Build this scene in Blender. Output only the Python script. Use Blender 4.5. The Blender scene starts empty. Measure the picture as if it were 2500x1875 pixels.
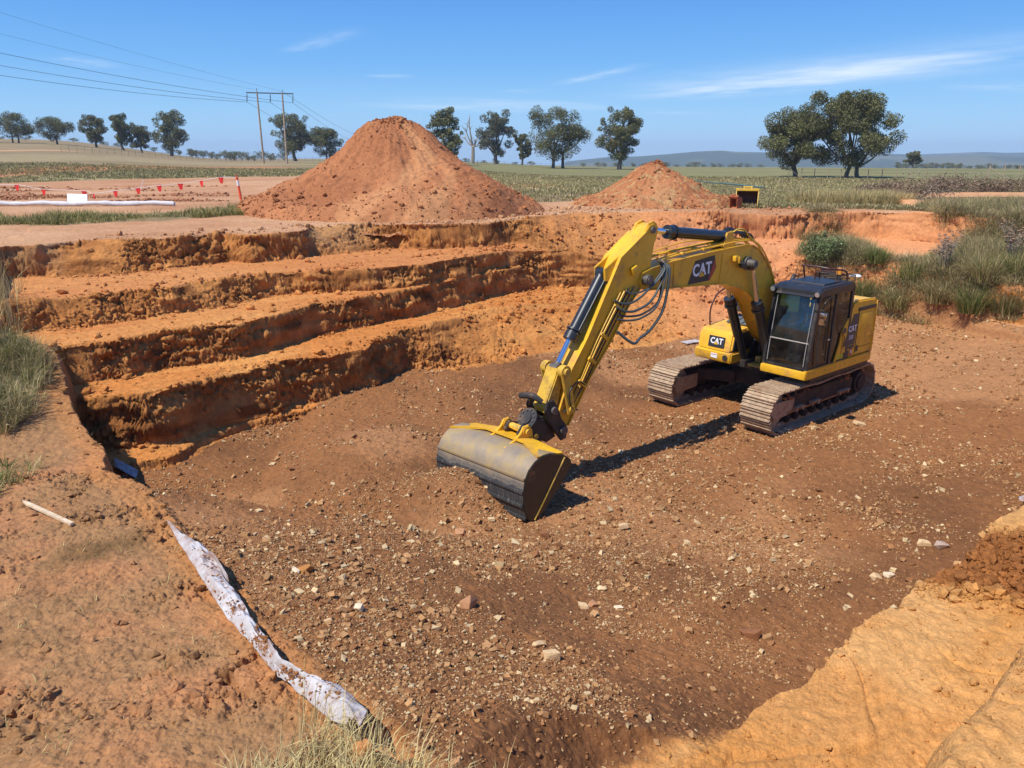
import bpy, bmesh, math, random
import numpy as np
from mathutils import Vector, Matrix, Euler
random.seed(7)
RS = np.random.RandomState(11)
SC = bpy.context.scene
COL = SC.collection
PI = math.pi
CAMZ = 2.05            # camera above the natural ground (z = 0)

# ---------------------------------------------------------------- photo pixel -> world
FPX = 1878.0; PITCH = math.radians(16.7); CP, SP = math.cos(PITCH), math.sin(PITCH)
def px(u, v, h):
    """point seen at photo pixel (u, v) that lies h metres below the camera"""
    x = (u-1250)/FPX; yd = (v-937.5)/FPX
    fy = CP-yd*SP; dz = SP+yd*CP
    t = h/dz
    return (x*t, fy*t)
def pxd(u, v, d):
    """point at photo pixel (u, v) at forward distance d"""
    x = (u-1250)/FPX; yd = (v-937.5)/FPX
    fy = CP-yd*SP; dz = SP+yd*CP
    t = d/fy
    return (x*t, d, CAMZ-dz*t)

# ---------------------------------------------------------------- numpy noise
def _hash(ix, iy, iz):
    h = (ix.astype(np.uint32)*np.uint32(374761393) + iy.astype(np.uint32)*np.uint32(668265263) + iz.astype(np.uint32)*np.uint32(2147483647 & 1274126177))
    h = (h ^ (h >> np.uint32(13)))*np.uint32(1274126177)
    h = h ^ (h >> np.uint32(16))
    return (h & np.uint32(0xffffff)).astype(np.float32)/np.float32(8388607.5)-1.0
def vn2(x, y, seed=0):
    x = np.asarray(x, np.float32)+1000.; y = np.asarray(y, np.float32)+1000.
    ix = np.floor(x); iy = np.floor(y); fx = x-ix; fy = y-iy
    ix = ix.astype(np.int64); iy = iy.astype(np.int64); s = np.full(1, seed, np.int64)
    fx = fx*fx*(3-2*fx); fy = fy*fy*(3-2*fy)
    a = _hash(ix, iy, s); b = _hash(ix+1, iy, s); c = _hash(ix, iy+1, s); d = _hash(ix+1, iy+1, s)
    return a+(b-a)*fx+(c-a)*fy+(a-b-c+d)*fx*fy
def fb2(x, y, oct=4, seed=0, gain=.5):
    v = 0; a = 1.; t = 0.
    for i in range(oct):
        v = v+a*vn2(x*(2.03**i)+i*7.3, y*(2.03**i)+i*3.7, seed+i); t += a; a *= gain
    return v/t
def vn3(x, y, z, seed=0):
    x = x+1000.; y = y+1000.; z = z+1000.
    ix = np.floor(x); iy = np.floor(y); iz = np.floor(z)
    fx = (x-ix).astype(np.float32); fy = (y-iy).astype(np.float32); fz = (z-iz).astype(np.float32)
    ix = ix.astype(np.int64)+seed*131; iy = iy.astype(np.int64); iz = iz.astype(np.int64)
    fx = fx*fx*(3-2*fx); fy = fy*fy*(3-2*fy); fz = fz*fz*(3-2*fz)
    def L(dz):
        a = _hash(ix, iy, iz+dz); b = _hash(ix+1, iy, iz+dz); c = _hash(ix, iy+1, iz+dz); d = _hash(ix+1, iy+1, iz+dz)
        return a+(b-a)*fx+(c-a)*fy+(a-b-c+d)*fx*fy
    p = L(0); q = L(1)
    return p+(q-p)*fz
def sst(a, b, x):
    t = np.clip((x-a)/(b-a), 0, 1); return t*t*(3-2*t)

# ---------------------------------------------------------------- object helpers
def tag(o, label=None, cat=None, group=None, kind=None):
    if label: o['label'] = label
    if cat: o['category'] = cat
    if group: o['group'] = group
    if kind: o['kind'] = kind
    return o
def link(o, parent=None):
    COL.objects.link(o)
    if parent is not None: o.parent = parent
    return o
def empty(name, loc=(0, 0, 0), rz=0, parent=None):
    o = bpy.data.objects.new(name, None); o.empty_display_size = .2
    o.location = loc; o.rotation_euler = (0, 0, rz)
    return link(o, parent)
def np_mesh(name, V, F, mat=None, parent=None, col=None, smooth=True, nper=None, loc=None):
    """V (n,3), F (m,k) index array -> mesh object; col: per-vertex (n,3) linear colour"""
    V = np.asarray(V, np.float32); F = np.asarray(F, np.int32)
    me = bpy.data.meshes.new(name)
    me.vertices.add(len(V)); me.vertices.foreach_set('co', V.ravel())
    k = F.shape[1]
    me.loops.add(F.size); me.loops.foreach_set('vertex_index', F.ravel())
    me.polygons.add(len(F)); me.polygons.foreach_set('loop_start', np.arange(0, F.size, k, dtype=np.int32))
    try: me.polygons.foreach_set('loop_total', np.full(len(F), k, np.int32))
    except Exception: pass
    me.update(calc_edges=True)
    me.polygons.foreach_set('use_smooth', np.full(len(F), bool(smooth)))
    if col is not None:
        a = me.color_attributes.new('Col', 'FLOAT_COLOR', 'POINT')
        c = np.ones((len(V), 4), np.float32); c[:, :3] = col
        a.data.foreach_set('color', c.ravel())
    if mat: me.materials.append(mat)
    o = bpy.data.objects.new(name, me)
    if loc is not None: o.location = loc
    return link(o, parent)

class MB:
    """mesh builder: many shapes into one mesh object"""
    def __init__(s): s.bm = bmesh.new()
    def box(s, c, d, rot=None, bev=0.0, taper=None):
        """centre, full dims"""
        r = bmesh.ops.create_cube(s.bm, size=1.0)
        vs = r['verts']
        for v in vs:
            p = Vector((v.co.x*d[0], v.co.y*d[1], v.co.z*d[2]))
            if taper and v.co.z > 0: p.x *= taper[0]; p.y *= taper[1]
            v.co = p
        if bev > 0:
            es = list({e for v in vs for e in v.link_edges})
            br = bmesh.ops.bevel(s.bm, geom=es, offset=bev, segments=2, affect='EDGES', profile=.6)
            vs = list({v for f in br['faces'] for v in f.verts} | {v for v in vs if v.is_valid})
        M = Matrix.Translation(Vector(c))
        if rot is not None: M = M @ (rot if isinstance(rot, Matrix) else Euler(rot).to_matrix().to_4x4())
        bmesh.ops.transform(s.bm, matrix=M, verts=[v for v in vs if v.is_valid])
        return s
    def prism(s, prof, y0, y1, bev=0.0, axis='y', seg=2):
        """profile in (x,z) extruded along y (or (x,y) along z)"""
        def P(a, b, t): return (a, t, b) if axis == 'y' else ((a, b, t) if axis == 'z' else (t, a, b))
        v0 = [s.bm.verts.new(P(a, b, y0)) for a, b in prof]
        v1 = [s.bm.verts.new(P(a, b, y1)) for a, b in prof]
        n = len(prof)
        fs = [s.bm.faces.new(v0), s.bm.faces.new(v1[::-1])]
        for i in range(n): fs.append(s.bm.faces.new((v0[i], v1[i], v1[(i+1) % n], v0[(i+1) % n])))
        bmesh.ops.recalc_face_normals(s.bm, faces=fs)
        if bev > 0:
            es = set(fs[0].edges) | set(fs[1].edges)
            bmesh.ops.bevel(s.bm, geom=list(es), offset=bev, segments=seg, affect='EDGES')
        return s
    def cyl(s, a, b, r, r2=None, n=20, caps=True):
        a = Vector(a); b = Vector(b); r2 = r if r2 is None else r2
        d = b-a; L = d.length
        if L < 1e-6: return s
        q = d.to_track_quat('Z', 'Y').to_matrix().to_4x4()
        bmesh.ops.create_cone(s.bm, cap_ends=caps, cap_tris=False, segments=n, radius1=r, radius2=r2, depth=L,
                              matrix=Matrix.Translation((a+b)/2) @ q)
        return s
    def sph(s, c, r, n=12, sc=(1, 1, 1)):
        bmesh.ops.create_uvsphere(s.bm, u_segments=n, v_segments=max(6, n//2+2), radius=r,
                                  matrix=Matrix.Translation(Vector(c)) @ Matrix.Diagonal((sc[0], sc[1], sc[2], 1)))
        return s
    def tube(s, pts, r, n=8, smooth=True, rr=None):
        P = [Vector(p) for p in pts]
        if smooth and len(P) > 2:
            Q = []
            for i in range(len(P)-1):
                p0 = P[max(i-1, 0)]; p1 = P[i]; p2 = P[i+1]; p3 = P[min(i+2, len(P)-1)]
                for k in range(6):
                    t = k/6
                    Q.append(.5*((2*p1)+(p2-p0)*t+(2*p0-5*p1+4*p2-p3)*t*t+(3*p1-p0-3*p2+p3)*t**3))
            Q.append(P[-1]); m = len(P)-1
            R = None
            if rr is not None:
                R = [rr[min(int(i/6), m-1)]*(1-(i/6-min(int(i/6), m-1)))+rr[min(int(i/6), m-1)+1]*(i/6-min(int(i/6), m-1)) for i in range(len(Q))]
            P = Q
        else: R = rr
        rings = []; N = len(P); up = Vector((0.13, .21, 1)).normalized()
        for i in range(N):
            t = (P[min(i+1, N-1)]-P[max(i-1, 0)])
            if t.length < 1e-9: t = Vector((0, 0, 1))
            t.normalize(); x = up.cross(t)
            if x.length < .05: x = Vector((1, 0, 0)).cross(t)
            x.normalize(); y = t.cross(x); up = y.cross(x)*-1 if False else y
            rad = R[i] if R is not None else r
            rings.append([s.bm.verts.new(P[i]+(x*math.cos(2*PI*k/n)+y*math.sin(2*PI*k/n))*rad) for k in range(n)])
            up = t.cross(x)
        for i in range(N-1):
            for k in range(n):
                s.bm.faces.new((rings[i][k], rings[i][(k+1) % n], rings[i+1][(k+1) % n], rings[i+1][k]))
        s.bm.faces.new(rings[0][::-1]); s.bm.faces.new(rings[-1])
        return s
    def build(s, name, mat, parent=None, loc=None, smooth=35, rz=None):
        me = bpy.data.meshes.new(name)
        bmesh.ops.recalc_face_normals(s.bm, faces=s.bm.faces[:])
        if smooth:
            ang = math.radians(smooth)
            for f in s.bm.faces: f.smooth = True
            for e in s.bm.edges:
                if len(e.link_faces) == 2:
                    e.smooth = e.calc_face_angle(0) < ang
        s.bm.to_mesh(me); s.bm.free()
        me.materials.append(mat)
        o = bpy.data.objects.new(name, me)
        if loc is not None: o.location = loc
        if rz is not None: o.rotation_euler[2] = rz
        return link(o, parent)

# ---------------------------------------------------------------- materials
def mat(name, base=(.5, .5, .5), rough=.6, metal=0., spec=.5, vcol=False, nz=0., nscale=8., nvar=.0, bump=0., bscale=40., dirt=None, dirtamt=.5, dirtscale=3., coord='Object', coat=0., bdist=.02):
    m = bpy.data.materials.new(name); m.use_nodes = True
    nt = m.node_tree; N = nt.nodes; L = nt.links; b = N['Principled BSDF']
    b.inputs['Roughness'].default_value = rough; b.inputs['Metallic'].default_value = metal
    b.inputs['Specular IOR Level'].default_value = spec
    b.inputs['Coat Weight'].default_value = coat
    tc = N.new('ShaderNodeTexCoord'); cvec = tc.outputs[coord]
    if vcol:
        a = N.new('ShaderNodeAttribute'); a.attribute_name = 'Col'; cur = a.outputs['Color']
    else:
        r = N.new('ShaderNodeRGB'); r.outputs[0].default_value = (*base, 1); cur = r.outputs[0]
    if nvar > 0:
        n = N.new('ShaderNodeTexNoise'); n.inputs['Scale'].default_value = nscale; n.inputs['Detail'].default_value = 6; n.inputs['Roughness'].default_value = .65
        L.new(cvec, n.inputs['Vector'])
        mr = N.new('ShaderNodeMapRange'); mr.inputs[1].default_value = .3; mr.inputs[2].default_value = .7; mr.inputs[3].default_value = 1-nvar; mr.inputs[4].default_value = 1+nvar
        L.new(n.outputs['Fac'], mr.inputs[0])
        mx = N.new('ShaderNodeMix'); mx.data_type = 'RGBA'; mx.blend_type = 'MULTIPLY'; mx.inputs[0].default_value = 1
        L.new(cur, mx.inputs[6]); L.new(mr.outputs[0], mx.inputs[7]); cur = mx.outputs[2]
    if dirt is not None:
        n = N.new('ShaderNodeTexNoise'); n.inputs['Scale'].default_value = dirtscale; n.inputs['Detail'].default_value = 8; n.inputs['Roughness'].default_value = .7
        L.new(cvec, n.inputs['Vector'])
        mr = N.new('ShaderNodeMapRange'); mr.inputs[1].default_value = .62-dirtamt*.35; mr.inputs[2].default_value = .72-dirtamt*.2; mr.inputs[3].default_value = 0; mr.inputs[4].default_value = min(1, .5+dirtamt*.5)
        L.new(n.outputs['Fac'], mr.inputs[0])
        mx = N.new('ShaderNodeMix'); mx.data_type = 'RGBA'; L.new(mr.outputs[0], mx.inputs[0]); L.new(cur, mx.inputs[6]); mx.inputs[7].default_value = (*dirt, 1); cur = mx.outputs[2]
        rr = N.new('ShaderNodeMapRange'); rr.inputs[3].default_value = rough; rr.inputs[4].default_value = .9; L.new(mr.outputs[0], rr.inputs[0]); L.new(rr.outputs[0], b.inputs['Roughness'])
        mm = N.new('ShaderNodeMapRange'); mm.inputs[3].default_value = metal; mm.inputs[4].default_value = 0; L.new(mr.outputs[0], mm.inputs[0]); L.new(mm.outputs[0], b.inputs['Metallic'])
    L.new(cur, b.inputs['Base Color'])
    if bump > 0:
        n = N.new('ShaderNodeTexNoise'); n.inputs['Scale'].default_value = bscale; n.inputs['Detail'].default_value = 8; n.inputs['Roughness'].default_value = .65
        L.new(cvec, n.inputs['Vector'])
        bp = N.new('ShaderNodeBump'); bp.inputs['Strength'].default_value = bump; bp.inputs['Distance'].default_value = bdist
        L.new(n.outputs['Fac'], bp.inputs['Height']); L.new(bp.outputs[0], b.inputs['Normal'])
    return m
def leaf_mat(name, trans=.25, rough=.6):
    m = bpy.data.materials.new(name); m.use_nodes = True
    nt = m.node_tree; N = nt.nodes; L = nt.links; b = N['Principled BSDF']; out = N['Material Output']
    b.inputs['Roughness'].default_value = rough; b.inputs['Specular IOR Level'].default_value = .15
    a = N.new('ShaderNodeAttribute'); a.attribute_name = 'Col'
    L.new(a.outputs['Color'], b.inputs['Base Color'])
    t = N.new('ShaderNodeBsdfTranslucent'); L.new(a.outputs['Color'], t.inputs['Color'])
    mx = N.new('ShaderNodeMixShader'); mx.inputs[0].default_value = trans
    L.new(b.outputs[0], mx.inputs[1]); L.new(t.outputs[0], mx.inputs[2]); L.new(mx.outputs[0], out.inputs['Surface'])
    return m

# ---------------------------------------------------------------- terrain macro shape
def poly(spec):
    out = []
    for q in spec:
        if len(q) == 4 and q[0] == 'w': out.append((q[1], q[2], q[3]))
        else:
            x, y = px(*q); out.append((x, y, q[2]))
    a = np.array(out[0]); b = np.array(out[1]); d = (a-b)[:2]; d = np.array([-.68, -.73])
    pre = [(a[0]+d[0]*14, a[1]+d[1]*14, a[2])]
    return np.array(pre+out, np.float64)
def W(x, y, h): return ('w', x, y, h)
def hs(lst, h): return [(u, v, h) for u, v in lst]
CONT = [
 poly(hs([(25,601),(84,599),(202,586),(312,584),(422,580),(540,570),(612,572),(734,563),(760,551),(899,546),(1050,548),(1200,541)], 2.05)
      +[W(2.2,28.1,2.05),W(5,28.6,2.05),W(8.3,29,2.05),W(11.6,29.3,2.05),W(14.3,28.6,2.05),W(15.6,26,2.1),W(17.5,23.5,2.1),W(22,19,2.1),W(32,8,2.1)]),
 poly(hs([(50,669),(127,678),(304,669),(422,656),(590,635),(717,624),(802,622),(899,612),(1050,600)], 2.78)
      +[(1198,592,2.74),(1330,600,2.85),(1500,603,3.0),(1680,600,3.05),(1780,575,2.95),(1850,566,2.9),(2000,570,2.95),(2100,578,3.0),(2330,598,3.0),W(15.9,22.3,2.9),W(21,17.5,2.9),W(31,7,2.9)]),
 poly(hs([(63,736),(127,730),(262,719),(338,707),(422,702),(506,686),(633,669),(802,658),(899,656),(1050,640)], 2.8)
      +[(1200,613,2.8),(1300,612,2.95),(1450,618,3.15),(1700,615,3.25),(1900,610,3.3),(2150,640,3.4),(2330,645,3.3),W(15.5,21.4,3.2),W(20.5,17,3.2),W(30,6.5,3.2)]),
 poly(hs([(97,808),(173,802),(287,787),(359,776),(532,751),(633,728),(802,707),(899,690),(1130,655)], 3.33)
      +[(1240,640,3.33),(1356,633,3.4),(1500,640,3.6),(1700,650,3.7),(1900,650,3.7),(2150,680,3.8),(2350,700,3.6),W(15.2,20.8,3.5),W(20.1,16.4,3.5),W(29,6,3.5)]),
 poly(hs([(143,846),(262,833),(380,808),(570,791),(675,766),(772,740),(899,724),(1130,678)], 3.36)
      +[(1300,644,3.36),(1401,652,3.6),(1550,670,3.9),(1750,680,4.0),(1950,680,4.1),(2150,700,4.2),(2350,720,3.9),W(14.9,20.4,3.8),W(19.8,16,3.8),W(28.5,5.6,3.8)]),
 poly(hs([(160,943),(295,926),(422,897),(548,873),(658,842),(802,816),(899,791),(1050,757),(1198,723)], 4.08)
      +[(1412,690,4.15),(1600,700,4.3),(1800,710,4.4),(1950,705,4.4),(2150,720,4.5),(2350,738,4.2),W(14.6,20.2,4.0),W(19.5,15.7,4.0),W(28,5.3,4.0)]),
 poly(hs([(140,985),(186,968),(350,964),(527,909),(633,890),(802,859),(899,838),(1000,799),(1127,778),(1221,753)], 4.1)
      +[(1408,731,4.3),(1600,735,4.6),(1800,740,4.8),(1950,722,4.75),(2150,737,4.75),(2350,753,4.4),W(14.2,20.0,4.2),W(19,15.4,4.2),W(27.5,5,4.2)]),
 poly(hs([(253,1074),(295,1097),(380,1082),(430,1055),(560,1010),(700,980),(800,955),(899,930),(1000,905),(1221,888)], 5.05)
      +[(1440,855,5.1),(1600,835,5.2),(1750,800,5.2),(1950,745,5.0),(2150,752,4.85),(2350,766,4.55),W(13.8,19.7,4.4),W(18.7,15,4.4),W(27,4.6,4.4)]),
]
# end wall on the left (pit side is to its right), top of the ground beside the camera
def P3(*L): return np.array([(*px(u, v, h), h) for u, v, h in L], np.float64)
EDGE = np.vstack([[(-17., 28., 2.05), (-12.2, 19.2, 2.05)], P3((-30,600,2.07),(-35,680,2.35),(-30,745,2.8),(-15,805,3.05),(95,846,3.34),(143,856,3.38),(157,925,3.62),(146,984,4.05),(200,1035,4.12),(262,1108,4.12),(252,1148,4.1),(338,1184,4.06),(432,1285,4.0),(500,1370,3.92),(560,1440,3.86),(640,1520,3.76),(720,1600,3.62),(800,1680,3.45),(895,1745,3.25)),
                  [(-.35, 3.3, 3.2), (.4, 2.6, 3.2), (3., 1.5, 3.2), (26., -6., 3.2)]])
LIP = np.array([(-30., -14.), (-4., .8), (-1.95, 1.85), (-1.3, 2.2)]+[px(u, v, 2.2) for u, v in [(560,1850),(640,1800),(760,1768),(900,1785),(1010,1828),(1160,1862),(1340,1890)]]+[(.95, 1.72), (3.4, 3.0), (12., 8.), (26., 16.)])
B1 = np.array([(-.4,.2),(.45,2.0),(.62,3.4)]+[px(u,v,3.9) for u,v in [(1500,1857),(1631,1801),(1743,1721),(1827,1660),(1911,1604),(2004,1539),(2093,1488),(2154,1441),(2210,1399),(2317,1347),(2341,1310),(2387,1263),(2500,1179)]]+[(11.,13.6),(26.,25.)], np.float64)
B2 = np.array([(-.3,1.0),(1.0,2.3)]+[px(u,v,2.95) for u,v in [(2112,1857),(2266,1698),(2420,1535),(2500,1436)]]+[(6.2,7.2),(14.,13.5),(26.,21.)], np.float64)
def sdist(X, Y, P):
    """signed distance to open polyline; + on its right side; also parameter-interpolated third column"""
    best = np.full(X.shape, 1e9, np.float32); sg = np.zeros(X.shape, np.float32)
    hh = np.zeros(X.shape, np.float32)
    n = len(P)
    for i in range(n-1):
        ax, ay = P[i][:2]; bx, by = P[i+1][:2]; dx, dy = bx-ax, by-ay; L2 = dx*dx+dy*dy
        t = ((X-ax)*dx+(Y-ay)*dy)/L2
        tc = np.clip(t, 0, 1)
        qx = X-(ax+dx*tc); qy = Y-(ay+dy*tc); d = qx*qx+qy*qy
        s = np.where((dx*(Y-ay)-dy*(X-ax)) < 0, 1., -1.)
        # at shared vertices use the more reliable side
        perp = np.abs(dx*(Y-ay)-dy*(X-ax))/math.sqrt(L2)
        key = d-perp*1e-4
        m = key < best
        best = np.where(m, key, best); sg = np.where(m, s*np.sqrt(d), sg)
        if P.shape[1] > 2: hh = np.where(m, P[i][2]+(P[i+1][2]-P[i][2])*tc, hh)
    return sg.astype(np.float32), hh

# excavator frame
MO = Vector((5.76, 16.17, CAMZ-5.3)); MH = math.radians(219.5)
FW = (math.cos(MH), math.sin(MH)); LF = (-math.sin(MH), math.cos(MH))
def mworld(x, y): return (MO.x+FW[0]*x+LF[0]*y, MO.y+FW[1]*x+LF[1]*y)
def gz_far(X, Y):
    r = np.sqrt(X*X+Y*Y); az = np.degrees(np.arctan2(X, np.maximum(Y, 1e-3)))
    left = sst(-18, -31, az)
    z = left*(.0240*np.clip(r-75, 0, 330)-.012*np.clip(r-405, 0, 4000))
    right = sst(-9, 6, az)
    z = z-(1-left)*(right*1.3*sst(32, 110, r)+.0*r)-(1-left)*.0145*np.clip(r-210, 0, 5000)*(.25+.75*right)-(1-left)*.004*np.clip(r-210, 0, 5000)
    z = z+.12*fb2(X*.05, Y*.05, 3, 5)*sst(30, 60, r)+2.5*fb2(X*.006, Y*.006, 3, 9)*sst(260, 900, r)
    return z
BUCK = mworld(8.32, -.25); HOL = mworld(7.3, .95)
QD = np.array([-.55, .835])
def he_of(X, Y):
    q = EDGE[:20, :2] @ QD; o = np.argsort(q); qq = X*QD[0]+Y*QD[1]
    a = np.interp(qq, q[o], EDGE[:20, 2][o])
    return (a+np.interp(qq-.35, q[o], EDGE[:20, 2][o])+np.interp(qq+.35, q[o], EDGE[:20, 2][o]))/3
def macro(X, Y, full=True, jg=1.0):
    """returns z, masks dict"""
    X = np.asarray(X, np.float64); Y = np.asarray(Y, np.float64)
    r = np.sqrt(X*X+Y*Y)
    # jagged edges
    n1 = fb2(X*.9, Y*.9, 3, 21); n2 = fb2(X*4.0, Y*4.0, 3, 31); n3 = fb2(X*13, Y*13, 2, 41)
    jag = jg*(.16*n1+.018*n2)
    z0 = gz_far(X, Y)
    S = []; H = []
    for k, P in enumerate(CONT):
        s, h = sdist(X, Y, P)
        tops = k in (0, 2, 4, 6)
        fx = .35*np.clip(vn2(X*1.1+k*5, Y*1.1, 60+k)-.35, 0, 1)  # bites out of the walls
        s = s+jag*(1.0 if tops else .6)+(fx if tops else fx*.6)
        S.append(s); H.append(h)
    zp = -np.asarray(H[0]-CAMZ)*0+z0; wm = np.zeros(X.shape)
    for k in range(7):
        den = S[k]-S[k+1]
        w = np.clip(S[k]/np.maximum(den, .16), 0, 1)
        if k in (0, 2, 4, 6): w = np.clip(w+jg*.16*np.sin(w*PI)*(1.0*n1), 0, 1)
        if k in (0, 2, 4, 6): wm = np.maximum(wm, sst(0, .06, w)*sst(1, .94, w)*(.25+.75*sst(1.9, .8, den)))
        hk = H[k] if k > 0 else (CAMZ-z0)
        zp = zp-(H[k+1]-hk)*w
    # wall 5 below the last bench, buried to the right by the fill
    s5 = S[7]-.50-.16*n1
    zp = zp-.95*sst(0, .18, s5)-.12*sst(-.5, 0, s5)
    # fill
    hf = 5.3-.9*sst(9.5, 15.5, X)*sst(26, 18, Y)-.35*sst(19, 25, Y)*sst(6, 10, X)
    hf = hf+.36*np.exp(-(((X+6.4)/2.0)**2+((Y-12.1)/1.8)**2))+.62*np.exp(-((((X+5.9)*.68+(Y-13.6)*.73)/1.75)**2+(((X+5.9)*.73-(Y-13.6)*.68+.12*n1)/.85)**2))
    hf = hf-.10*fb2(X*.35, Y*.35, 3, 71)-.035*fb2(X*1.6, Y*1.6, 3, 72)
    hf = hf-.50*np.exp(-(((X-BUCK[0])/.70)**2+((Y-BUCK[1])/.55)**2))+.9*np.exp(-(((X+6.5+.4*n2)/.62)**2+((Y-11.15+.5*n1)/.55)**2))+.22*np.exp(-(((X-HOL[0])/.55)**2+((Y-HOL[1])/.45)**2))
    hf = hf-.45*np.exp(-(((X+2.6)/1.6)**2+((Y-12.5)/2.0)**2))   # heap left of the bucket
    e, he = sdist(X, Y, EDGE); e = -e; lp, _ = sdist(X, Y, LIP)
    b1, _ = sdist(X, Y, B1); b2, _ = sdist(X, Y, B2)
    # the fill climbs to the ground beside the camera
    rise = (5.3-he-.05)*np.exp(-(np.maximum(e, 0)/3.3)**1.5)*sst(9.9, 9.1, Y+.15*n1)
    rise = np.minimum(rise, 1.30+.85*np.maximum(-b1-.1, 0))
    hf = hf-rise
    hf = hf-.24*np.exp(-((S[7]+.1)/1.5)**2)*sst(-5.0, -3.8, X)*sst(3.5, 1.5, X)
    # flat under the tracks
    mx = (X-MO.x)*FW[0]+(Y-MO.y)*FW[1]; my = (X-MO.x)*LF[0]+(Y-MO.y)*LF[1]
    tr = sst(2.6, 1.9, np.abs(mx))*sst(.75, .45, np.minimum(np.abs(my+1.49), np.abs(my-.89)))
    hf = hf*(1-tr)+5.30*tr
    zf = CAMZ-hf
    k = .06
    ztot = np.maximum(zp, zf)+k*np.exp(-np.abs(zp-zf)/k)*.5
    fill = sst(-.03, .05, zf-zp+.04*n2)*(S[7] > -.6)
    fill = np.maximum(fill, (S[7] > .15)*sst(-1.5, 0, X))
    # end wall / camera side
    e = e+.05*n2+.02*n3+.05*n1
    bz1 = CAMZ-3.9+.05*n1; bz2 = CAMZ-2.95+.03*n1
    wb1 = sst(-.02, .22, b1+.10*n2+.05*n1)
    bench = sst(-.10, .12, b1+.10*n2+.05*n1)
    zc = ztot
    zc = np.maximum(ztot, (bz1)*wb1+(CAMZ-5.3)*(1-wb1)) if full else ztot
    wb2 = sst(-.02, .25, b2+.06*n2)
    zc = zc*(1-wb2)+np.maximum(zc, bz2)*wb2
    zl = CAMZ-he_of(X, Y)+.035*n1+.014*n2
    we = sst(.16, .0, e)
    z = zc*(1-we)+(zl*(r < 30)+z0*(r >= 30))*we
    wl = sst(-.02, .16, lp+.09*n2+.05*n1+.02*n3)
    z = z*(1-wl)+(CAMZ-2.12+.03*n1+.02*n2)*wl
    we = np.maximum(we, wl)
    nat = np.maximum(we, sst(.02, -.04, S[0]))
    wall = wm
    for kk in (0, 2, 4, 6):
        wall = np.maximum(wall, sst(-.12, .03, S[kk])*sst(.10, -.05, S[kk+1])*(.25+.75*sst(1.9, .8, S[kk]-S[kk+1])))
    wall = np.maximum(wall, sst(-.05, .02, s5)*sst(.3, .15, s5))
    wall = wall*(1-we)*(1-fill)
    M = dict(nat=nat, fill=fill*(1-we)*(1-bench), bench=bench*(1-we), b1=b1, b2=b2, wall=wall, S=S, e=e, n1=n1, n2=n2, n3=n3, we=we, r=r, mx=mx, my=my, up=wb2*(1-we))
    return z, M
def pit_only(X, Y): return macro(X, Y)[0]
def srgb(*c):
    return np.array([((v/255.+.055)/1.055)**2.4 if v > 10.31 else v/255./12.92 for v in c], np.float32)
K = .83    # display value of a sunlit surface -> albedo
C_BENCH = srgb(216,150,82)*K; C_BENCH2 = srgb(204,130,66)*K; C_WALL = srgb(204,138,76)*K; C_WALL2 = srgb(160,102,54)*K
C_FILL = srgb(154,103,62)*K; C_FILL2 = srgb(128,86,53)*K; C_FILL3 = srgb(184,131,86)*K
C_LEDGE = srgb(178,132,88)*K*.86; C_LEDGE2 = srgb(194,136,90)*K*.86; C_LEDGE3 = srgb(136,102,64)*K*.86
C_TAN = srgb(214,160,98)*K; C_TAN2 = srgb(200,140,74)*K; C_DARKCLOD = srgb(160,102,54)*K
C_NAT = srgb(206,158,116)*K; C_NAT2 = srgb(186,132,92)*K; C_SAND = srgb(182,136,90)*K
C_PILE = srgb(184,122,80)*K; C_PILE2 = srgb(168,108,70)*K; C_PILE3 = srgb(204,146,98)*K
C_RED = srgb(198,130,84)*K
def mixc(a, b, t):
    t = np.clip(t, 0, 1)[..., None]; return a*(1-t)+b*t
def az_of(X, Y): return np.degrees(np.arctan2(X, np.maximum(Y, 1e-3)))
def grass_mask(X, Y):
    """natural ground that carries grass: 0 bare .. 1"""
    # strip just behind the top edge on the left
    r = np.sqrt(X*X+Y*Y); n = fb2(X*.25, Y*.25, 3, 91); n2 = fb2(X*1.1, Y*1.1, 2, 92)
    P = np.array([px(u, v, 2.05) for u, v in [(-300,575),(0,550),(120,553),(250,545),(400,540),(560,528),(690,524)]])
    s, _ = sdist(X, Y, P)
    strip = sst(-3.6, -3.0, s+.5*n2)*sst(.1, -.5, s+.35*n2)*sst(-6.6, -7.6, X+.5*n)
    # field beyond the track
    Q = np.array([px(u, v, 2.05) for u, v in [(-600,452),(0,446),(200,440),(400,436),(700,432),(770,428)]])
    q, _ = sdist(X, Y, Q)
    az = az_of(X, Y)
    field = sst(-.5, -2., q+1.5*n)*(az < -13)
    Q2 = np.array([px(u, v, 2.05) for u, v in [(1080,470),(1190,492),(1300,497),(1420,490),(1460,480)]]+[(4.,33.),(5.5,31.3),(7.2,30.9),(11,30.3),(13.5,30.1),(15.6,28.6),(16.5,25.6),(18,23.6),(22.4,19.6),(32,9)])
    q2, _ = sdist(X, Y, Q2)
    f2 = sst(.1, -.7, q2+.5*n2)*(az >= -13)
    return np.clip(np.maximum(np.maximum(strip, field), f2), 0, 1)
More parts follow.
